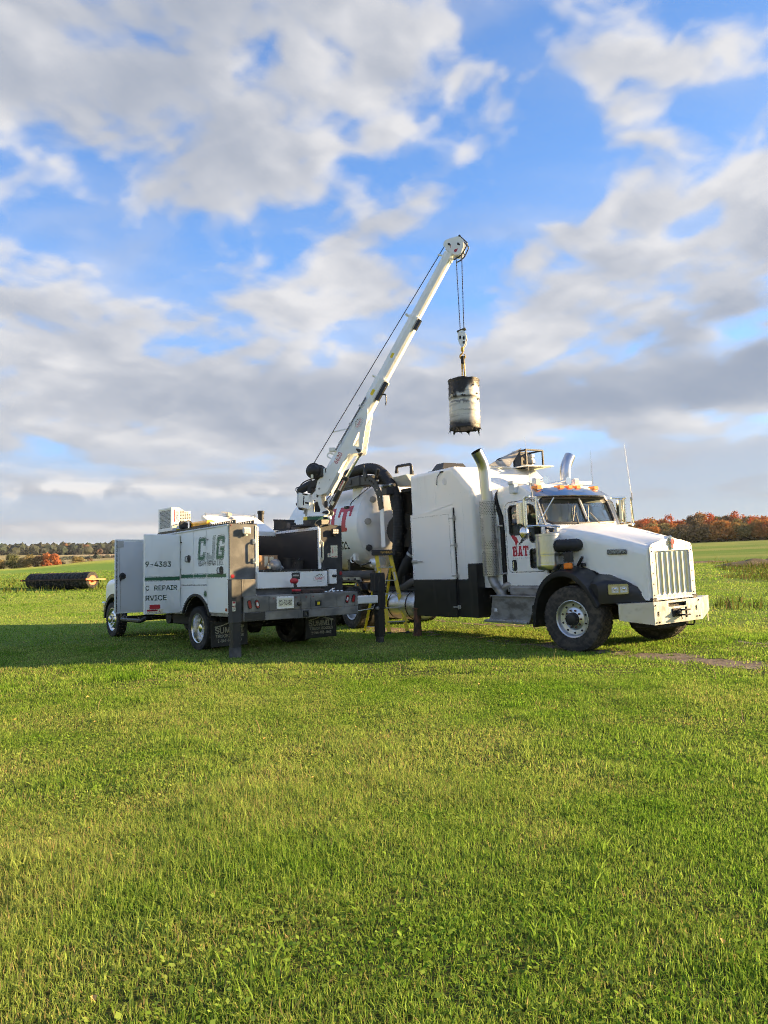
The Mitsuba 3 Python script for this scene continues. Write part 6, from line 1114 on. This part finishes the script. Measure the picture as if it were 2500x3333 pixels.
Vv('grab_rail', [tube([(-1.845, -1.07, 1.30), (-1.895, -1.07, 2.22)], .020, 10), cyl((-1.845, -1.07, 1.30), (-1.72, -1.01, 1.315), .018, 8), cyl((-1.895, -1.07, 2.21), (-1.78, -1.01, 2.22), .018, 8)], 'dullalu')
# boot between cab and body
nk = [(1.04, 1.0), (1.6, 1.0), (2.12, 1.0), (2.4, .994), (2.62, .99), (2.75, .95), (2.86, .90), (2.93, .83), (2.965, .70)]
def neck(x_of, grow): return loft([np.array([(a, y, z + grow * .5 * (z > 2.9)) for a, y in ((x_of(z)[0], -hw - grow), (x_of(z)[1], -hw - grow), (x_of(z)[1], hw + grow), (x_of(z)[0], hw + grow))]) for z, hw in nk])
Vv('body_neck', neck(lambda z: (-2.42, -1.835 - .19 * float(sstep(2.25, 2.85, z))), .012), 'white', smooth=20); Vv('cab_boot', neck(lambda z: (-1.85 - .19 * float(sstep(2.25, 2.85, z)), -1.79 - .19 * float(sstep(2.25, 2.85, z))), .020), 'dark', smooth=20)
# interior
Vv('interior', [box(-1.74, -.75, -.93, .93, 1.15, 1.2, 0), box(-.98, -.70, -.90, .90, 1.80, 2.10, .05), box(-1.78, -1.76, -.93, .93, 1.2, 2.70, 0)], 'seatgrey'); 
for y in (-.45, .45): Vv('seat', [box(-1.65, -1.15, y - .25, y + .25, 1.5, 1.65, .05), box(-1.72, -1.60, y - .24, y + .24, 1.6, 2.35, .05)], 'tan')
Vv('steering_wheel', [tube([(-1.05 + .06 * math.sin(a), .45 + .22 * math.cos(a), 1.98 + .2 * math.sin(a)) for a in np.linspace(0, 2 * PI, 24, endpoint=False)], .015, 6, closed=True)], 'black'); Vv('curtain', [grid(lambda u, v: (-1.6 + .03 * math.sin(u * 40), -.85 + 1.7 * u, 2.02 + .66 * v), np.linspace(0, 1, 60), (0, 1))], 'tan'); Vv('sun_shade', box(-.97, -.87, -.85, .85, 2.56, 2.66, .01), 'black')
# visor, roof lamps and horns
vis = []
yy = np.linspace(-1, 1, 15)
def vp(u, v):
    t = 2 * u - 1; y = t * (1.0 - .16 * v); x = (-.615 - .26 * abs(t) ** 2.6) * (1 - v) + (-.93 - .16 * abs(t) ** 2) * v; return (x, y, 2.69 + .175 * v + (.012 * math.sin(v * PI)))
Vv('sun_visor', grid(vp, np.linspace(0, 1, 33), np.linspace(0, 1, 4)), 'visor', smooth=40); Vv('visor_rivet', [lathe([(0, .010), (.006, .006), (.006, .001)], np.array(vp(u, v)) + (0, 0, .002), (.5, 0, .8), 8) for u in (.08, .25, .42, .58, .75, .92) for v in (.45,)], 'dark'); labels['vacuum_truck__visor_rivet'] = {'kind': 'stuff'}
for y in (-.78, -.27, -.05, .17, .72):
    x = -.97 - .12 * abs(y) ** 2; k = Vv('roof_lamp', [hull([(x + .075, y - .055, 2.835), (x + .075, y + .055, 2.835), (x + .07, y - .05, 2.905), (x + .07, y + .05, 2.905), (x - .10, y - .035, 2.905), (x - .10, y + .035, 2.905), (x - .10, y - .045, 2.835), (x - .10, y + .045, 2.835)])], 'amber', smooth=False)
    add(k + '__base', box(x - .12, x + .07, y - .04, y + .04, 2.78, 2.836, .006), 'chrome', FV)
for y in (-.72, .30):
    Vv('work_lamp', [box(-1.16, -1.06, y - .07, y + .07, 2.925, 3.055, .012)], 'white'); add('vacuum_truck__work_lamp__lens', box(-1.062, -1.056, y - .055, y + .055, 2.94, 3.04, .006), 'clearlens', FV); Vv('lamp_bracket', box(-1.3, -1.16, y - .02, y + .02, 2.93, 2.98, .006), 'dullalu')
for y, l in ((-.5, .75), (.1, .7)):
    Vv('air_horn', [tube([(-1.75, y, 3.0), (-1.30, y, 3.01), (-1.15, y, 3.012), (-1.08, y, 3.015)], [.022, .030, .045, .075], 16), box(-1.6, -1.5, y - .03, y + .03, 2.93, 3.0)], 'chrome')
Vv('roof_light_bar', [box(-1.5, -1.36, -1.08, -.72, 2.965, 3.03, .01), box(-1.49, -1.35, -1.06, -.95, 2.80, 2.965, .01)], 'inner'); Vv('roof_light_bar', [box(-1.30, -1.18, .48, .86, 2.965, 3.03, .012)], 'white')
# mirrors
for s in (-1, 1):
    x, y = (-.80, s * 1.34) if s < 0 else (-.84, s * 1.34); dz = .0
    Vv('mirror_bracket', [tube(fillet([(x, y, 2.13), (x, y, 2.645), (x + .08, y - s * .02, 2.665), (-.85, s * .99, 2.66)], .05), .017, 8), tube([(x + .22, y - s * .06, 2.66), (x + .22, y - s * .06, 2.16)], .015, 8), tube([(x + .42, s * 1.03, 2.62), (x + .25, y - s * .06, 2.16)], .013, 8), tube(fillet([(x, y, 2.14), (x + .25, y - s * .06, 2.14), (-.42, s * 1.08, 2.13), (-.36, s * .96, 2.10)], .08), .019, 8)], 'chrome')
    Vv('mirror', [box(x - .13, x - .03, y - .095, y + .095, 2.17, 2.60, .03), tube([(x - .0, y, 2.16), (x + .0, y, 2.60)], .036, 12)] if s < 0 else [box(x - .12, x - .02, y - .095, y + .095, 2.20, 2.66, .03), tube([(x - .0, y, 2.18), (x + .0, y, 2.66)], .030, 12)], 'chrome')
    add('vacuum_truck__mirror__glass' if s < 0 else 'vacuum_truck__mirror_001__glass', box(x - .136, x - .13, y - .08, y + .08, 2.19, 2.58, .002), 'mirror', FV)
    Vv('spot_mirror', [lathe([(0, .12), (.02, .118), (.05, .08), (.065, .02), (.065, .001)], (x - .04, y, 2.03), (1, 0, 0), 26), lathe([(0, .118), (-.03, .09), (-.04, .001)], (x - .04, y, 2.03), (1, 0, 0), 26)], 'chrome')
    Vv('antenna', [tube([(x + .20, y, 2.62), (x + .11, y, 3.72)], [.0045, .002], 6), cyl((x + .20, y, 2.60), (x + .20, y, 2.74), .011, 8)], 'dullalu')
Vv('antenna', [tube([(-1.1, .78, 2.95), (-1.1, .78, 3.62)], [.004, .002], 6)], 'black'); Vv('wiring', [tube(spline([(-.85, -1.02, 2.62), (-.80, -1.16, 2.60), (-.72, -1.28, 2.63), (-.78, -1.33, 2.61)], 10), .008, 6)], 'black'); Vv('down_mirror', [box(-.50, -.40, -1.10, -1.03, 2.02, 2.09, .02), tube([(-.60, -1.06, 2.10), (-.45, -1.06, 2.07)], .02, 8)], 'black')
# stacks
for s in (-1, 1):
    sx, sy = -2.08, s * (1.10 if s < 0 else 1.05)
    if s < 0:
        Vv('exhaust_shield', lathe([(0, .155), (1.45, .155), (1.455, .147), (0, .147)], (sx, sy, 1.275), (0, 0, 1), 36), 'zincshield', smooth=40)
        hs = []
        for i in range(26):
            for j in range(46):
                a = (i + .5 * (j % 2)) * 2 * PI / 26; z = 1.305 + j * .0308
                if j in (15, 25, 36): continue
                c = np.array((math.cos(a), math.sin(a), 0)); t = np.array((-math.sin(a), math.cos(a), 0)); o = np.array((sx, sy, z)) + c * .1556; q = [o + .0125 * (math.cos(b) * t + math.sin(b) * np.array((0, 0, 1))) for b in np.linspace(0, 2 * PI, 6, endpoint=False)]
                hs.append(trimesh.Trimesh(q, [(0, 1, 2), (0, 2, 3), (0, 3, 4), (0, 4, 5)], process=False))
        key = 'vacuum_truck__exhaust_shield__perforations'; add(key, hs, 'dark', FV, smooth=False); labels[key] = {'kind': 'stuff'}
        add('vacuum_truck__exhaust_shield__plate', [prism_xy(Polygon(np.r_[[(sx + .1585 * math.cos(a), sy + .1585 * math.sin(a)) for a in np.radians(np.linspace(-75, -25, 8))], [(sx + .1562 * math.cos(a), sy + .1562 * math.sin(a)) for a in np.radians(np.linspace(-25, -75, 8))]]), 1.93, 2.42)], 'zinc', FV)
        Vv('exhaust_elbow', [tube(spline([(-2.08, -1.10, 1.28), (-2.01, -1.09, 1.12), (-1.90, -1.05, .96), (-1.85, -1.0, .85)], 14), .085, 14), tube(spline([(-1.88, -1.0, .93), (-1.80, -1.0, 1.06), (-1.70, -.95, 1.10), (-1.6, -.9, 1.10)], 10), .07, 12)], 'dullalu'); Vv('stack_bracket', [box(-2.05, -1.93, -1.03, -.95, 2.53, 2.62, .01)], 'zinc')
    else: Vv('exhaust_shield', cyl((sx, sy, 1.2), (sx, sy, 2.7), .16, 30), 'zinc')
    Vv('exhaust_stack', [tube(np.r_[[(sx, sy, 2.70)], fillet([(sx, sy, 2.72), (sx, sy * 1.03, 3.42), (sx, sy + s * .20, 3.68)], .16, 10)], .112, 26, caps=False)], 'stack', smooth=60)
    d = np.array((0, s * .17, .26)); d /= np.linalg.norm(d); Vv('stack_mouth', lathe([(0, .108), (-.06, .106), (-.14, .102), (-.15, .001)], np.array((sx, sy + s * .20, 3.68)) - d * .003, d, 26), 'dark')
mat('zincshield', princ((.52, .52, .51), .32, metal=.75))
# ---- battery box steps
Vv('battery_box', [prism_xz([(-2.02, .895), (-.80, .905), (-1.02, .47), (-2.10, .47)], -1.16, -.62), box(-2.05, -.82, -1.20, -.62, .885, .905, .004), box(-1.64, -.75, -1.06, -.62, .905, 1.06, .02), prism_xz([(-2.16, .40), (-1.04, .40), (-.80, .88), (-.86, .88), (-1.08, .47), (-2.02, .47), (-2.05, .55)], -1.19, -1.16)], 'dullalu', smooth=False); Vv('step_tread', [box(-2.20, -1.04, -1.25, -.95, .40, .445, .005)] + [box(-2.15 + .09 * k, -2.11 + .09 * k, -1.254, -1.0, .446, .452, .001) for k in range(12)], 'alu', smooth=False); Vv('box_label', box(-1.98, -1.90, -1.166, -1.16, .60, .66, .002), 'inner')
# ---- bonnet
st_ = [(-.50, .965, 2.10, 2.165, 1.40), (-.20, .905, 2.055, 2.12, 1.395), (.2, .82, 1.965, 2.04, 1.33), (.47, .76, 1.89, 1.975, 1.19), (.78, .69, 1.80, 1.90, 1.10), (.98, .645, 1.735, 1.85, .95), (1.06, .625, 1.71, 1.83, .83), (1.115, .60, 1.685, 1.815, .825)]
def hood_sec(x, hw, zs_, zc, zb):
    r = .17; o = []
    for z in np.linspace(zb, zs_ - r, 6): o.append((-hw, z))
    for a in np.radians(np.linspace(12, 90, 8)): o.append((-hw + r - r * math.cos(a), zs_ - r + r * math.sin(a)))
    for t in np.linspace(-1, 1, 13)[1:-1]: o.append((t * (hw - r), zs_ + (zc - zs_) * (1 - t * t)))
    o2 = [(-y, z) for y, z in o[:14]][::-1]; o = o + o2
    return np.array([(x, y, z) for y, z in o])
Vv('hood', loft([hood_sec(*q) for q in st_]), 'white', smooth=40); labels['vacuum_truck__hood'] = {'label': 'long white sloping hood with a badge on its flank'}
riv = []
for z in (1.10, 1.75, 2.35, 2.95, 3.35): riv += [lathe([(0, .007), (.003, .004), (.003, .001)], (x, -1.2005, z), (0, -1, 0), 6) for x in np.arange(-4.44, -2.62, .12) if not (-4.45 < x < -2.95 and z < 2.7) and not (z > 3 and x > -3.2)]
riv += [lathe([(0, .007), (.003, .004), (.003, .001)], (-2.56, -1.2005, z), (0, -1, 0), 6) for z in np.arange(1.6, 2.9, .1)]
Vv('rivets', riv, 'inner', smooth=False); labels['vacuum_truck__rivets'] = {'kind': 'stuff'}
Vv('hood_ridge', [tube([(.95, 0, 1.855), (.5, 0, 1.965)], [.018, .006], 8)], 'white'); Vv('cowl', [box(-.62, -.44, -.95, .95, 1.40, 2.12, .02)], 'white'); Vv('cowl_trim', box(-.415, -.398, -.985, -.95, 1.45, 2.10, .004), 'inner')
ha, hb_ = np.array((-.41, -.95)), np.array((1.10, -.62)); hdv = (hb_ - ha) / np.linalg.norm(hb_ - ha)
nb = np.array((.50, -.757 - .012, 1.60)); HXv = (hdv[0], hdv[1], -.02)
Vv('name_badge', [put(extr(sbox(-.015, -.018, .325, .062), .006), nb + (0, .0, 0), HXv, (0, 0, 1))], 'black', smooth=False); add('vacuum_truck__name_badge__lettering', text('KENWORTH', .052, nb + np.array((0, -.0075, 0)), HXv, (0, 0, 1), True, .31, .004), 'silver', FV, smooth=False)
for z in (1.30,): Vv('hood_latch', [box(.02, .10, -.93, -.86, 1.40, 1.46, .01), tube([(-.02, -.94, 1.42), (.12, -.97, 1.56)], .025, 8)], 'black')
# grille
gz0, gz1, gy_ = .89, 1.60, .455
sur = Polygon([(-.535, .835), (.535, .835), (.545, 1.66), (.50, 1.715), (.25, 1.775), (0, 1.80), (-.25, 1.775), (-.50, 1.715), (-.545, 1.66)])
Vv('grille_surround', prism_yz(sur.buffer(-.01).buffer(.01).difference(sbox(-gy_, gz0, gy_, gz1)), 1.11, 1.145), 'alu', smooth=False); Vv('grille_mesh', box(1.085, 1.105, -.47, .47, .87, 1.62, 0), 'mesh')
for k in range(7):
    y = -gy_ + .065 + k * (2 * gy_ - .13) / 6
    Vv('grille_bar', hull([(1.11, y - .020, gz0 - .01), (1.11, y + .020, gz0 - .01), (1.142, y, gz0 + .05), (1.11, y - .020, gz1 + .01), (1.11, y + .020, gz1 + .01), (1.142, y, gz1 - .04), (1.13, y - .004, gz0 + .01), (1.13, y - .004, gz1 + .0)]), 'chrome' if False else 'steelbar', smooth=False)
mat('steelbar', princ((.70, .69, .66), .22, metal=.85))
Vv('grille_screw', [lathe([(0, .011), (.008, .008), (.009, .001)], (1.145, y, z), (1, 0, 0), 8) for z in (1.66, 1.60, 1.42, 1.25, 1.08, .90) for y in (-.50, .50)], 'dark'); labels['vacuum_truck__grille_screw'] = {'kind': 'stuff'}
Vv('hood_emblem', [prism_yz([(-.045, 1.80), (.045, 1.80), (.03, 1.62), (-.03, 1.62)], 1.146, 1.165), lathe([(0, .052), (.01, .05), (.012, .001)], (1.165, 0, 1.745), (1, 0, 0), 22), box(1.0, 1.16, -.03, .03, 1.795, 1.84, .012)], 'chrome'); add('vacuum_truck__hood_emblem__badge', [lathe([(0, .047), (.004, .047), (.004, .034), (.0, .034)], (1.177, 0, 1.745), (1, 0, 0), 22), prism_yz([(-.02, 1.69), (.02, 1.69), (.014, 1.64), (-.014, 1.64)], 1.165, 1.168), prism_yz([(-.02, 1.725), (.02, 1.725), (.012, 1.755), (.022, 1.77), (-.022, 1.77), (-.012, 1.755)], 1.177, 1.181)], 'red', FV, smooth=False)
Vv('grille_sill', [box(1.08, 1.16, -.50, .50, .815, .84, .006)], 'alu'); Vv('hood_pad', [box(1.06, 1.16, s * .46, s * .58, .80, .86, .01) for s in (-1, 1)], 'black'); labels['vacuum_truck__hood_pad'] = {'kind': 'stuff'}
# fenders
for s in (-1, 1):
    arc_o = [(-.87, .40), (-.865, .60), (-.79, .86), (-.66, 1.10), (-.48, 1.25), (-.28, 1.325), (-.05, 1.335), (.16, 1.27), (.36, 1.12), (.52, .93), (.62, .76)]
    arc_i = [(-.80, .40), (-.795, .60), (-.72, .83), (-.60, 1.03), (-.44, 1.17), (-.27, 1.235), (-.06, 1.245), (.13, 1.185), (.31, 1.05), (.46, .88), (.555, .74)]
    co, ci = spline(arc_o, 40), spline(arc_i, 40)
    def fs(yv, up): return [(p[0] * (1 + .0 * up), s * yv, p[1] + up) for p in co]
    V_, F_ = [], []
    layers = [np.array([(p[0], s * 1.235, p[1]) for p in ci]), np.array([(p[0], s * 1.245, p[1] + .02) for p in ci]), np.array([(p[0], s * 1.24, p[1]) for p in co]), np.array([(p[0] * .97, s * 1.17, p[1] + .035) for p in co]), np.array([(p[0] * .96, s * 1.0, p[1] + .065 * max(0, min(1, p[1]))) for p in co]), np.array([(p[0] * .95, s * .70, p[1] + .08) for p in co])]
    Vv('fender', grid(lambda u, v: layers[int(v)][int(u)], range(40), range(6)), 'black2', smooth=50); Vv('fender_liner', grid(lambda u, v: (ci[int(u)][0], s * (1.235 - .6 * v), ci[int(u)][1]), range(40), (0, 1)), 'dark', smooth=True)
    Vv('fender_nose', [loft([np.array([(x, s * yy_, z) for x, z in q]) for yy_, q in ((1.17, [(.44, .96), (.40, 1.08), (.46, 1.125), (.54, 1.12), (.58, 1.08), (.59, .95), (.58, .80), (.50, .78)]), (1.04, [(.44, .96), (.34, 1.17), (.50, 1.19), (.64, 1.175), (.70, 1.115), (.71, .95), (.69, .80), (.52, .78)]), (.80, [(.46, .92), (.28, 1.27), (.5, 1.25), (.76, 1.165), (.86, 1.125), (.875, .96), (.86, .80), (.56, .78)]), (.60, [(.48, .90), (.24, 1.32), (.5, 1.26), (.80, 1.12), (.98, 1.02), (1.04, .92), (1.05, .79), (.60, .78)]))])], 'black2', smooth=35)
    HY = s * .95; 
    hn = np.array((.21, s * .17, 0)); hn /= np.linalg.norm(hn); hX = np.array((-hn[1], hn[0], 0)); ho = np.array((.785, s * .925, .945))
    Vv('headlight', [put(extr(rrect(-.165, .15, 0, .16, .02).difference(unary_union([rrect(-.115, .0, .028, .132, .012), rrect(.02, .135, .028, .132, .012)])), .05), ho, hX, (0, 0, 1)), put(extr(rrect(-.155, .14, .01, .15, .01), .012), ho, hX, (0, 0, 1))], 'steel', smooth=False)
    k = 'vacuum_truck__headlight' if s < 0 else 'vacuum_truck__headlight_001'
    for a, b in ((-.115, .0), (.02, .135)): add(k + '__lamp', [put(extr(rrect(a, b, .028, .132, .012), .008), ho + hn * .03, hX, (0, 0, 1))], 'clearlens', FV, smooth=False); add(k + '__bulb', [lathe([(0, .03), (.02, .02), (.03, .001)], ho + hn * .036 + hX * (a + b) / 2 + (0, 0, .083), hn, 14)], 'chrome', FV)
    Vv('mud_guard', box(-.89, -.86, s * .80, s * 1.235, .36, .75, .006), 'black2')
mat('black2', princ(lambda p, n, uv: MIX((.012, .0125, .014), (.07, .065, .055), SS(.5, .9, FB(p.x * 7, p.y * 7, p.z * 7, 4)) * .5), .38))
Vv('turn_signal', [box(-.11, .03, -1.19, -1.10, 1.375, 1.475, .02), box(-.13, -.11, -1.17, -1.12, 1.36, 1.47, .006)], 'amber'); Vv('signal_bracket', box(-.13, .03, -1.16, -1.08, 1.48, 1.66, .006), 'black')
# air cleaner on the cowl
ac = (-.47, -1.17); r_ = .205
Vv('air_cleaner', [lathe([(0, .16), (.01, .185), (.05, r_), (.085, r_), (.09, r_ + .006), (.10, r_), (.255, r_), (.26, r_ + .008), (.27, r_), (.50, r_), (.50, r_ + .014), (.52, r_ + .014), (.52, r_), (.585, r_), (.59, r_ + .010), (.625, r_ + .010), (.63, .18), (.64, .001)], (ac[0], ac[1], 1.365), (0, 0, 1), 44)], 'stack', smooth=35); Vv('air_cleaner_band', [lathe([(z, r_ + .001), (z, r_ + .009), (z + .018, r_ + .009), (z + .018, r_ + .001)], (ac[0], ac[1], 1.365), (0, 0, 1), 44) for z in (.075, .115, .245, .285)], 'steel'); labels['vacuum_truck__air_cleaner_band'] = {'kind': 'stuff'}
Vv('air_intake_hose', [tube(spline([(-.32, -1.12, 1.77), (-.22, -1.11, 1.77), (-.12, -1.07, 1.77), (-.07, -1.0, 1.77), (-.06, -.86, 1.77)], 30), .108 + .004 * np.sin(np.arange(30) * 1.5), 20), cyl((-.36, -1.12, 1.77), (-.24, -1.12, 1.77), .112, 18)], 'hose'); Vv('air_cleaner_mount', [box(-.30, -.10, -1.10, -.95, 1.60, 1.64, .006), box(-.30, -.10, -1.10, -.95, 1.42, 1.46, .006)], 'black'); Vv('drain_tip', lathe([(0, .03), (-.05, .015), (-.06, .001)], (-.45, -1.17, 1.365), (0, 0, 1), 10), 'black')
# ---- bumper
path = [(.80, -1.10), (1.19, -.61), (1.19, .61), (1.0, 1.10), (.85, 1.13)]
path = [(.885, -1.07), (1.19, -.61), (1.19, .61), (1.0, 1.08)]
outl = LineString(path).buffer(.012, cap_style=2, join_style=2)
bump = prism_xy(outl, .44, .80)
slot = [(box(1.1, 1.3, -.255, .20, .70, .765, 0)), box(1.1, 1.3, -.545, -.495, .57, .645, 0), box(1.1, 1.3, .43, .48, .60, .675, 0)]
bump = diff(bump, *slot); v = bump.vertices.copy(); w_ = np.clip((np.abs(v[:, 1]) - .62) / .45, 0, 1); v[:, 2] += np.where(v[:, 2] < .6, .10 * w_, 0); bump = trimesh.Trimesh(v, bump.faces, process=False)
Vv('bumper', bump, 'alu', smooth=False); Vv('bumper_return', [prism_xy(Polygon([(.88, -1.06), (1.185, -.605), (1.185, .605), (1.0, 1.07), (.9, 1.0), (1.05, .5), (1.05, -.5), (.8, -1.0)]), .785, .799)], 'alu', smooth=False); Vv('bumper_back', [box(1.10, 1.15, -.3, .3, .55, .78, 0), box(1.10, 1.15, -.56, -.48, .55, .66, 0), box(1.10, 1.15, .42, .49, .58, .69, 0)], 'dark')
Vv('bumper_bolt', [lathe([(0, .014), (.010, .011), (.011, .001)], (1.2025, y, z), (1, 0, 0), 8) for y, z in ((-.58, .745), (.53, .76), (-.57, .475), (-.50, .475), (.46, .50), (.53, .50))], 'dark'); labels['vacuum_truck__bumper_bolt'] = {'kind': 'stuff'}
Vv('tow_hitch', [box(1.20, 1.22, -.17, .06, .535, .67, .006), box(1.22, 1.34, -.03, .12, .55, .575, .005), box(1.22, 1.34, -.03, .12, .63, .655, .005), cyl((1.30, .05, .52), (1.30, .05, .69), .016, 8), box(1.22, 1.28, -.10, -.04, .57, .64, .008), tube([(1.26, -.05, .58), (1.28, -.03, .50), (1.25, -.01, .49)], .008, 6)], 'black')
Vv('tow_hook', [tube(fillet([(1.02, .40, .44), (1.02, .40, .36), (1.14, .45, .36), (1.16, .45, .46)], .02), .014, 6)], 'black'); Vv('safety_strap', [box(.99, 1.0, 1.04, 1.06, .36, .56, .002)], 'cream')

# ================================================================ step ladder, pipe stand, roller
def Wd(key, mesh, m, **k): return add(key, mesh, m, None, **k)
LD = 'step_ladder'; g0 = lambda x, y: float(gz(x, y))
fl, fr, rl, rr_ = np.array((.06, 16.67, 0)), np.array((.47, 16.73, 0)), np.array((-.53, 17.30, 0)), np.array((-.12, 17.38, 0))
for p in (fl, fr, rl, rr_): p[2] = g0(p[0], p[1]) + .0
tl, tr = np.array((-.20, 16.98, 1.74)), np.array((.12, 17.02, 1.74)); bl_, br_ = tl + (0.02, .06, -.30), tr + (.0, .06, -.30)
def rail(a, b, w=.045, t=.026):
    d = (b - a) / np.linalg.norm(b - a); s = np.cross(d, (0, 1, 0)); s /= np.linalg.norm(s); n_ = np.cross(d, s); return hull([q + s * i * w + n_ * j * t for q in (a, b) for i in (-1, 1) for j in (-1, 1)])
for a, b in ((fl, tl), (fr, tr)): Wd(LD + '__front_rail', rail(a, b), 'yellow', smooth=False); Wd(LD + '__foot', rail(a - (0, 0, .02), a + (b - a) * .03, .05, .032), 'black', smooth=False)
for a, b in ((rl, bl_), (rr_, br_)): Wd(LD + '__rear_rail', rail(a, b, .03, .02), 'yellow', smooth=False); Wd(LD + '__foot', rail(a - (0, 0, .02), a + (b - a) * .03, .04, .03), 'black', smooth=False)
for t in (.155, .33, .505, .675, .845): 
    a, b = fl + (tl - fl) * t, fr + (tr - fr) * t; Wd(LD + '__step', hull([q + o for q in (a, b) for o in ((0, -.045, -.012), (0, .045, -.012), (0, -.045, .012), (0, .045, .012))]), 'zinc', smooth=False)
    if t < .6: Wd(LD + '__brace', [tube([a + (b - a) * .75 - (0, 0, .02), fr + (tr - fr) * (t - .06)], .008, 6)], 'zinc')
for t in (.09, .40, .72): a, b = rl + (bl_ - rl) * t, rr_ + (br_ - rr_) * t; Wd(LD + '__spreader', tube([a, b], .014, 6), 'zinc')
cx = (tl + tr) / 2; Wd(LD + '__top_cap', [hull([cx + (s * .27, q, z) for s in (-1, 1) for q in (-.09, .09) for z in (.0, .11)] + [cx + (s * .26, q, .125) for s in (-1, 1) for q in (-.08, .08)])], 'black', smooth=False)
Wd(LD + '__top_cap__lettering', text('FEATHERLITE', .05, cx + np.array((-.06, -.0915, .045)), (1, 0, 0), (0, 0, 1), True, .27, .002), 'gold', smooth=False); Wd(LD + '__joint_plate', [hull([bl_ + o for o in ((-.07, -.05, -.06), (.07, -.05, -.06), (-.07, -.05, .06), (.07, -.05, .06), (-.07, .03, -.06), (.07, .03, .06))])], 'zinc', smooth=False); Wd(LD + '__sticker', [hull([fl + (tl - fl) * t + (dx, -.046 - .002, 0) for t in (.74, .80) for dx in (-.02, .02)] + [fl + (tl - fl) * t + (dx, -.044, 0) for t in (.74, .80) for dx in (-.02, .02)]), hull([fr + (tr - fr) * t + (dx, -.03, 0) for t in (.68, .78) for dx in (-.02, .02)] + [fr + (tr - fr) * t + (dx, -.028, 0) for t in (.68, .78) for dx in (-.02, .02)])], 'cream', smooth=False)
lab(LD, 'yellow fibreglass step ladder with black top standing before the tank', 'ladder')
px_, py_ = .66, 16.0; pz = g0(px_, py_); Wd('pipe_stand__pipe', lathe([(0, .09), (.17, .09), (.171, .082), (.58, .078), (.60, .084), (.60, .068), (.4, .065), (.4, .001)], (px_, py_, pz - .02), (.02, .05, 1), 24), 'rust'); Wd('pipe_stand__rim', lathe([(.60, .07), (.60, .115), (.625, .115), (.625, .07)], (px_, py_, pz - .02), (.02, .05, 1), 24), 'rust'); lab('pipe_stand', 'short rusty steel pipe with a flanged top standing below the side door', 'pipe stand')
# tyre roller far left
ax0, ax1 = np.array((-22.75, 47.3)), np.array((-17.9, 45.0)); dd = (ax1 - ax0); Lr = np.linalg.norm(dd); dd /= Lr; nt = 14; zc = g0(*((ax0 + ax1) / 2)) + .52; RO = 'tyre_roller'; d3 = np.array((dd[0], dd[1], 0)); nrm = np.array((dd[1], -dd[0], 0))
tw = Lr / nt; tyre = [(-tw * .47, .30), (-tw * .49, .42), (-tw * .42, .49), (-tw * .30, .515), (tw * .30, .515), (tw * .42, .49), (tw * .49, .42), (tw * .47, .30)]
for k in range(nt):
    c = np.array((ax0[0], ax0[1], zc + .010 * math.sin(k * 2.1))) + d3 * tw * (k + .5); key = Wd(RO + '__tyre', lathe([(h_, r_2 * (1 + .012 * math.sin(k * 1.7))) for h_, r_2 in tyre], c, d3, 30), 'rubber')
ce = np.array((ax1[0], ax1[1], zc)); Wd(RO + '__hub', [lathe([(-.12, .34), (-.02, .33), (-.02, .12), (.05, .11), (.05, .001)], ce, d3, 26)], 'orange'); cs = np.array((ax0[0], ax0[1], zc)); Wd(RO + '__hub', [lathe([(.12, .34), (.02, .33), (.02, .12), (-.05, .11), (-.05, .001)], cs, d3, 26)], 'orange'); Wd(RO + '__hub_cap', [lathe([(.05, .10), (.10, .10), (.10, .001)], ce, d3, 14)], 'rust')
def beam(a, b, w, m, nm):
    a, b = np.array(a, float), np.array(b, float); d = (b - a) / np.linalg.norm(b - a); s = np.cross(d, (0, 0, 1)); s /= np.linalg.norm(s); u = np.cross(s, d); return Wd(RO + '__' + nm, hull([q + s * i * w + u * j * w for q in (a, b) for i in (-1, 1) for j in (-1, 1)]), m, smooth=False)
fz = .07
beam(cs - d3 * .25 + nrm * .60 + (0, 0, fz), ce + d3 * .12 + nrm * .60 + (0, 0, fz), .045, 'brown', 'frame_beam'); beam(cs - d3 * .12 - nrm * .62 + (0, 0, fz), ce + d3 * .12 - nrm * .62 + (0, 0, fz), .045, 'brown', 'frame_beam'); beam(ce + d3 * .12 + nrm * .66 + (0, 0, fz), ce + d3 * .12 - nrm * .85 + (0, 0, fz - .02), .055, 'orange', 'end_beam'); beam(cs - d3 * .12 + nrm * .66 + (0, 0, fz), cs - d3 * .12 - nrm * .75 + (0, 0, fz), .055, 'orange', 'end_beam')
lab(RO, 'farm roller made of a row of old tyres in a rusty orange-ended frame', 'tyre roller')
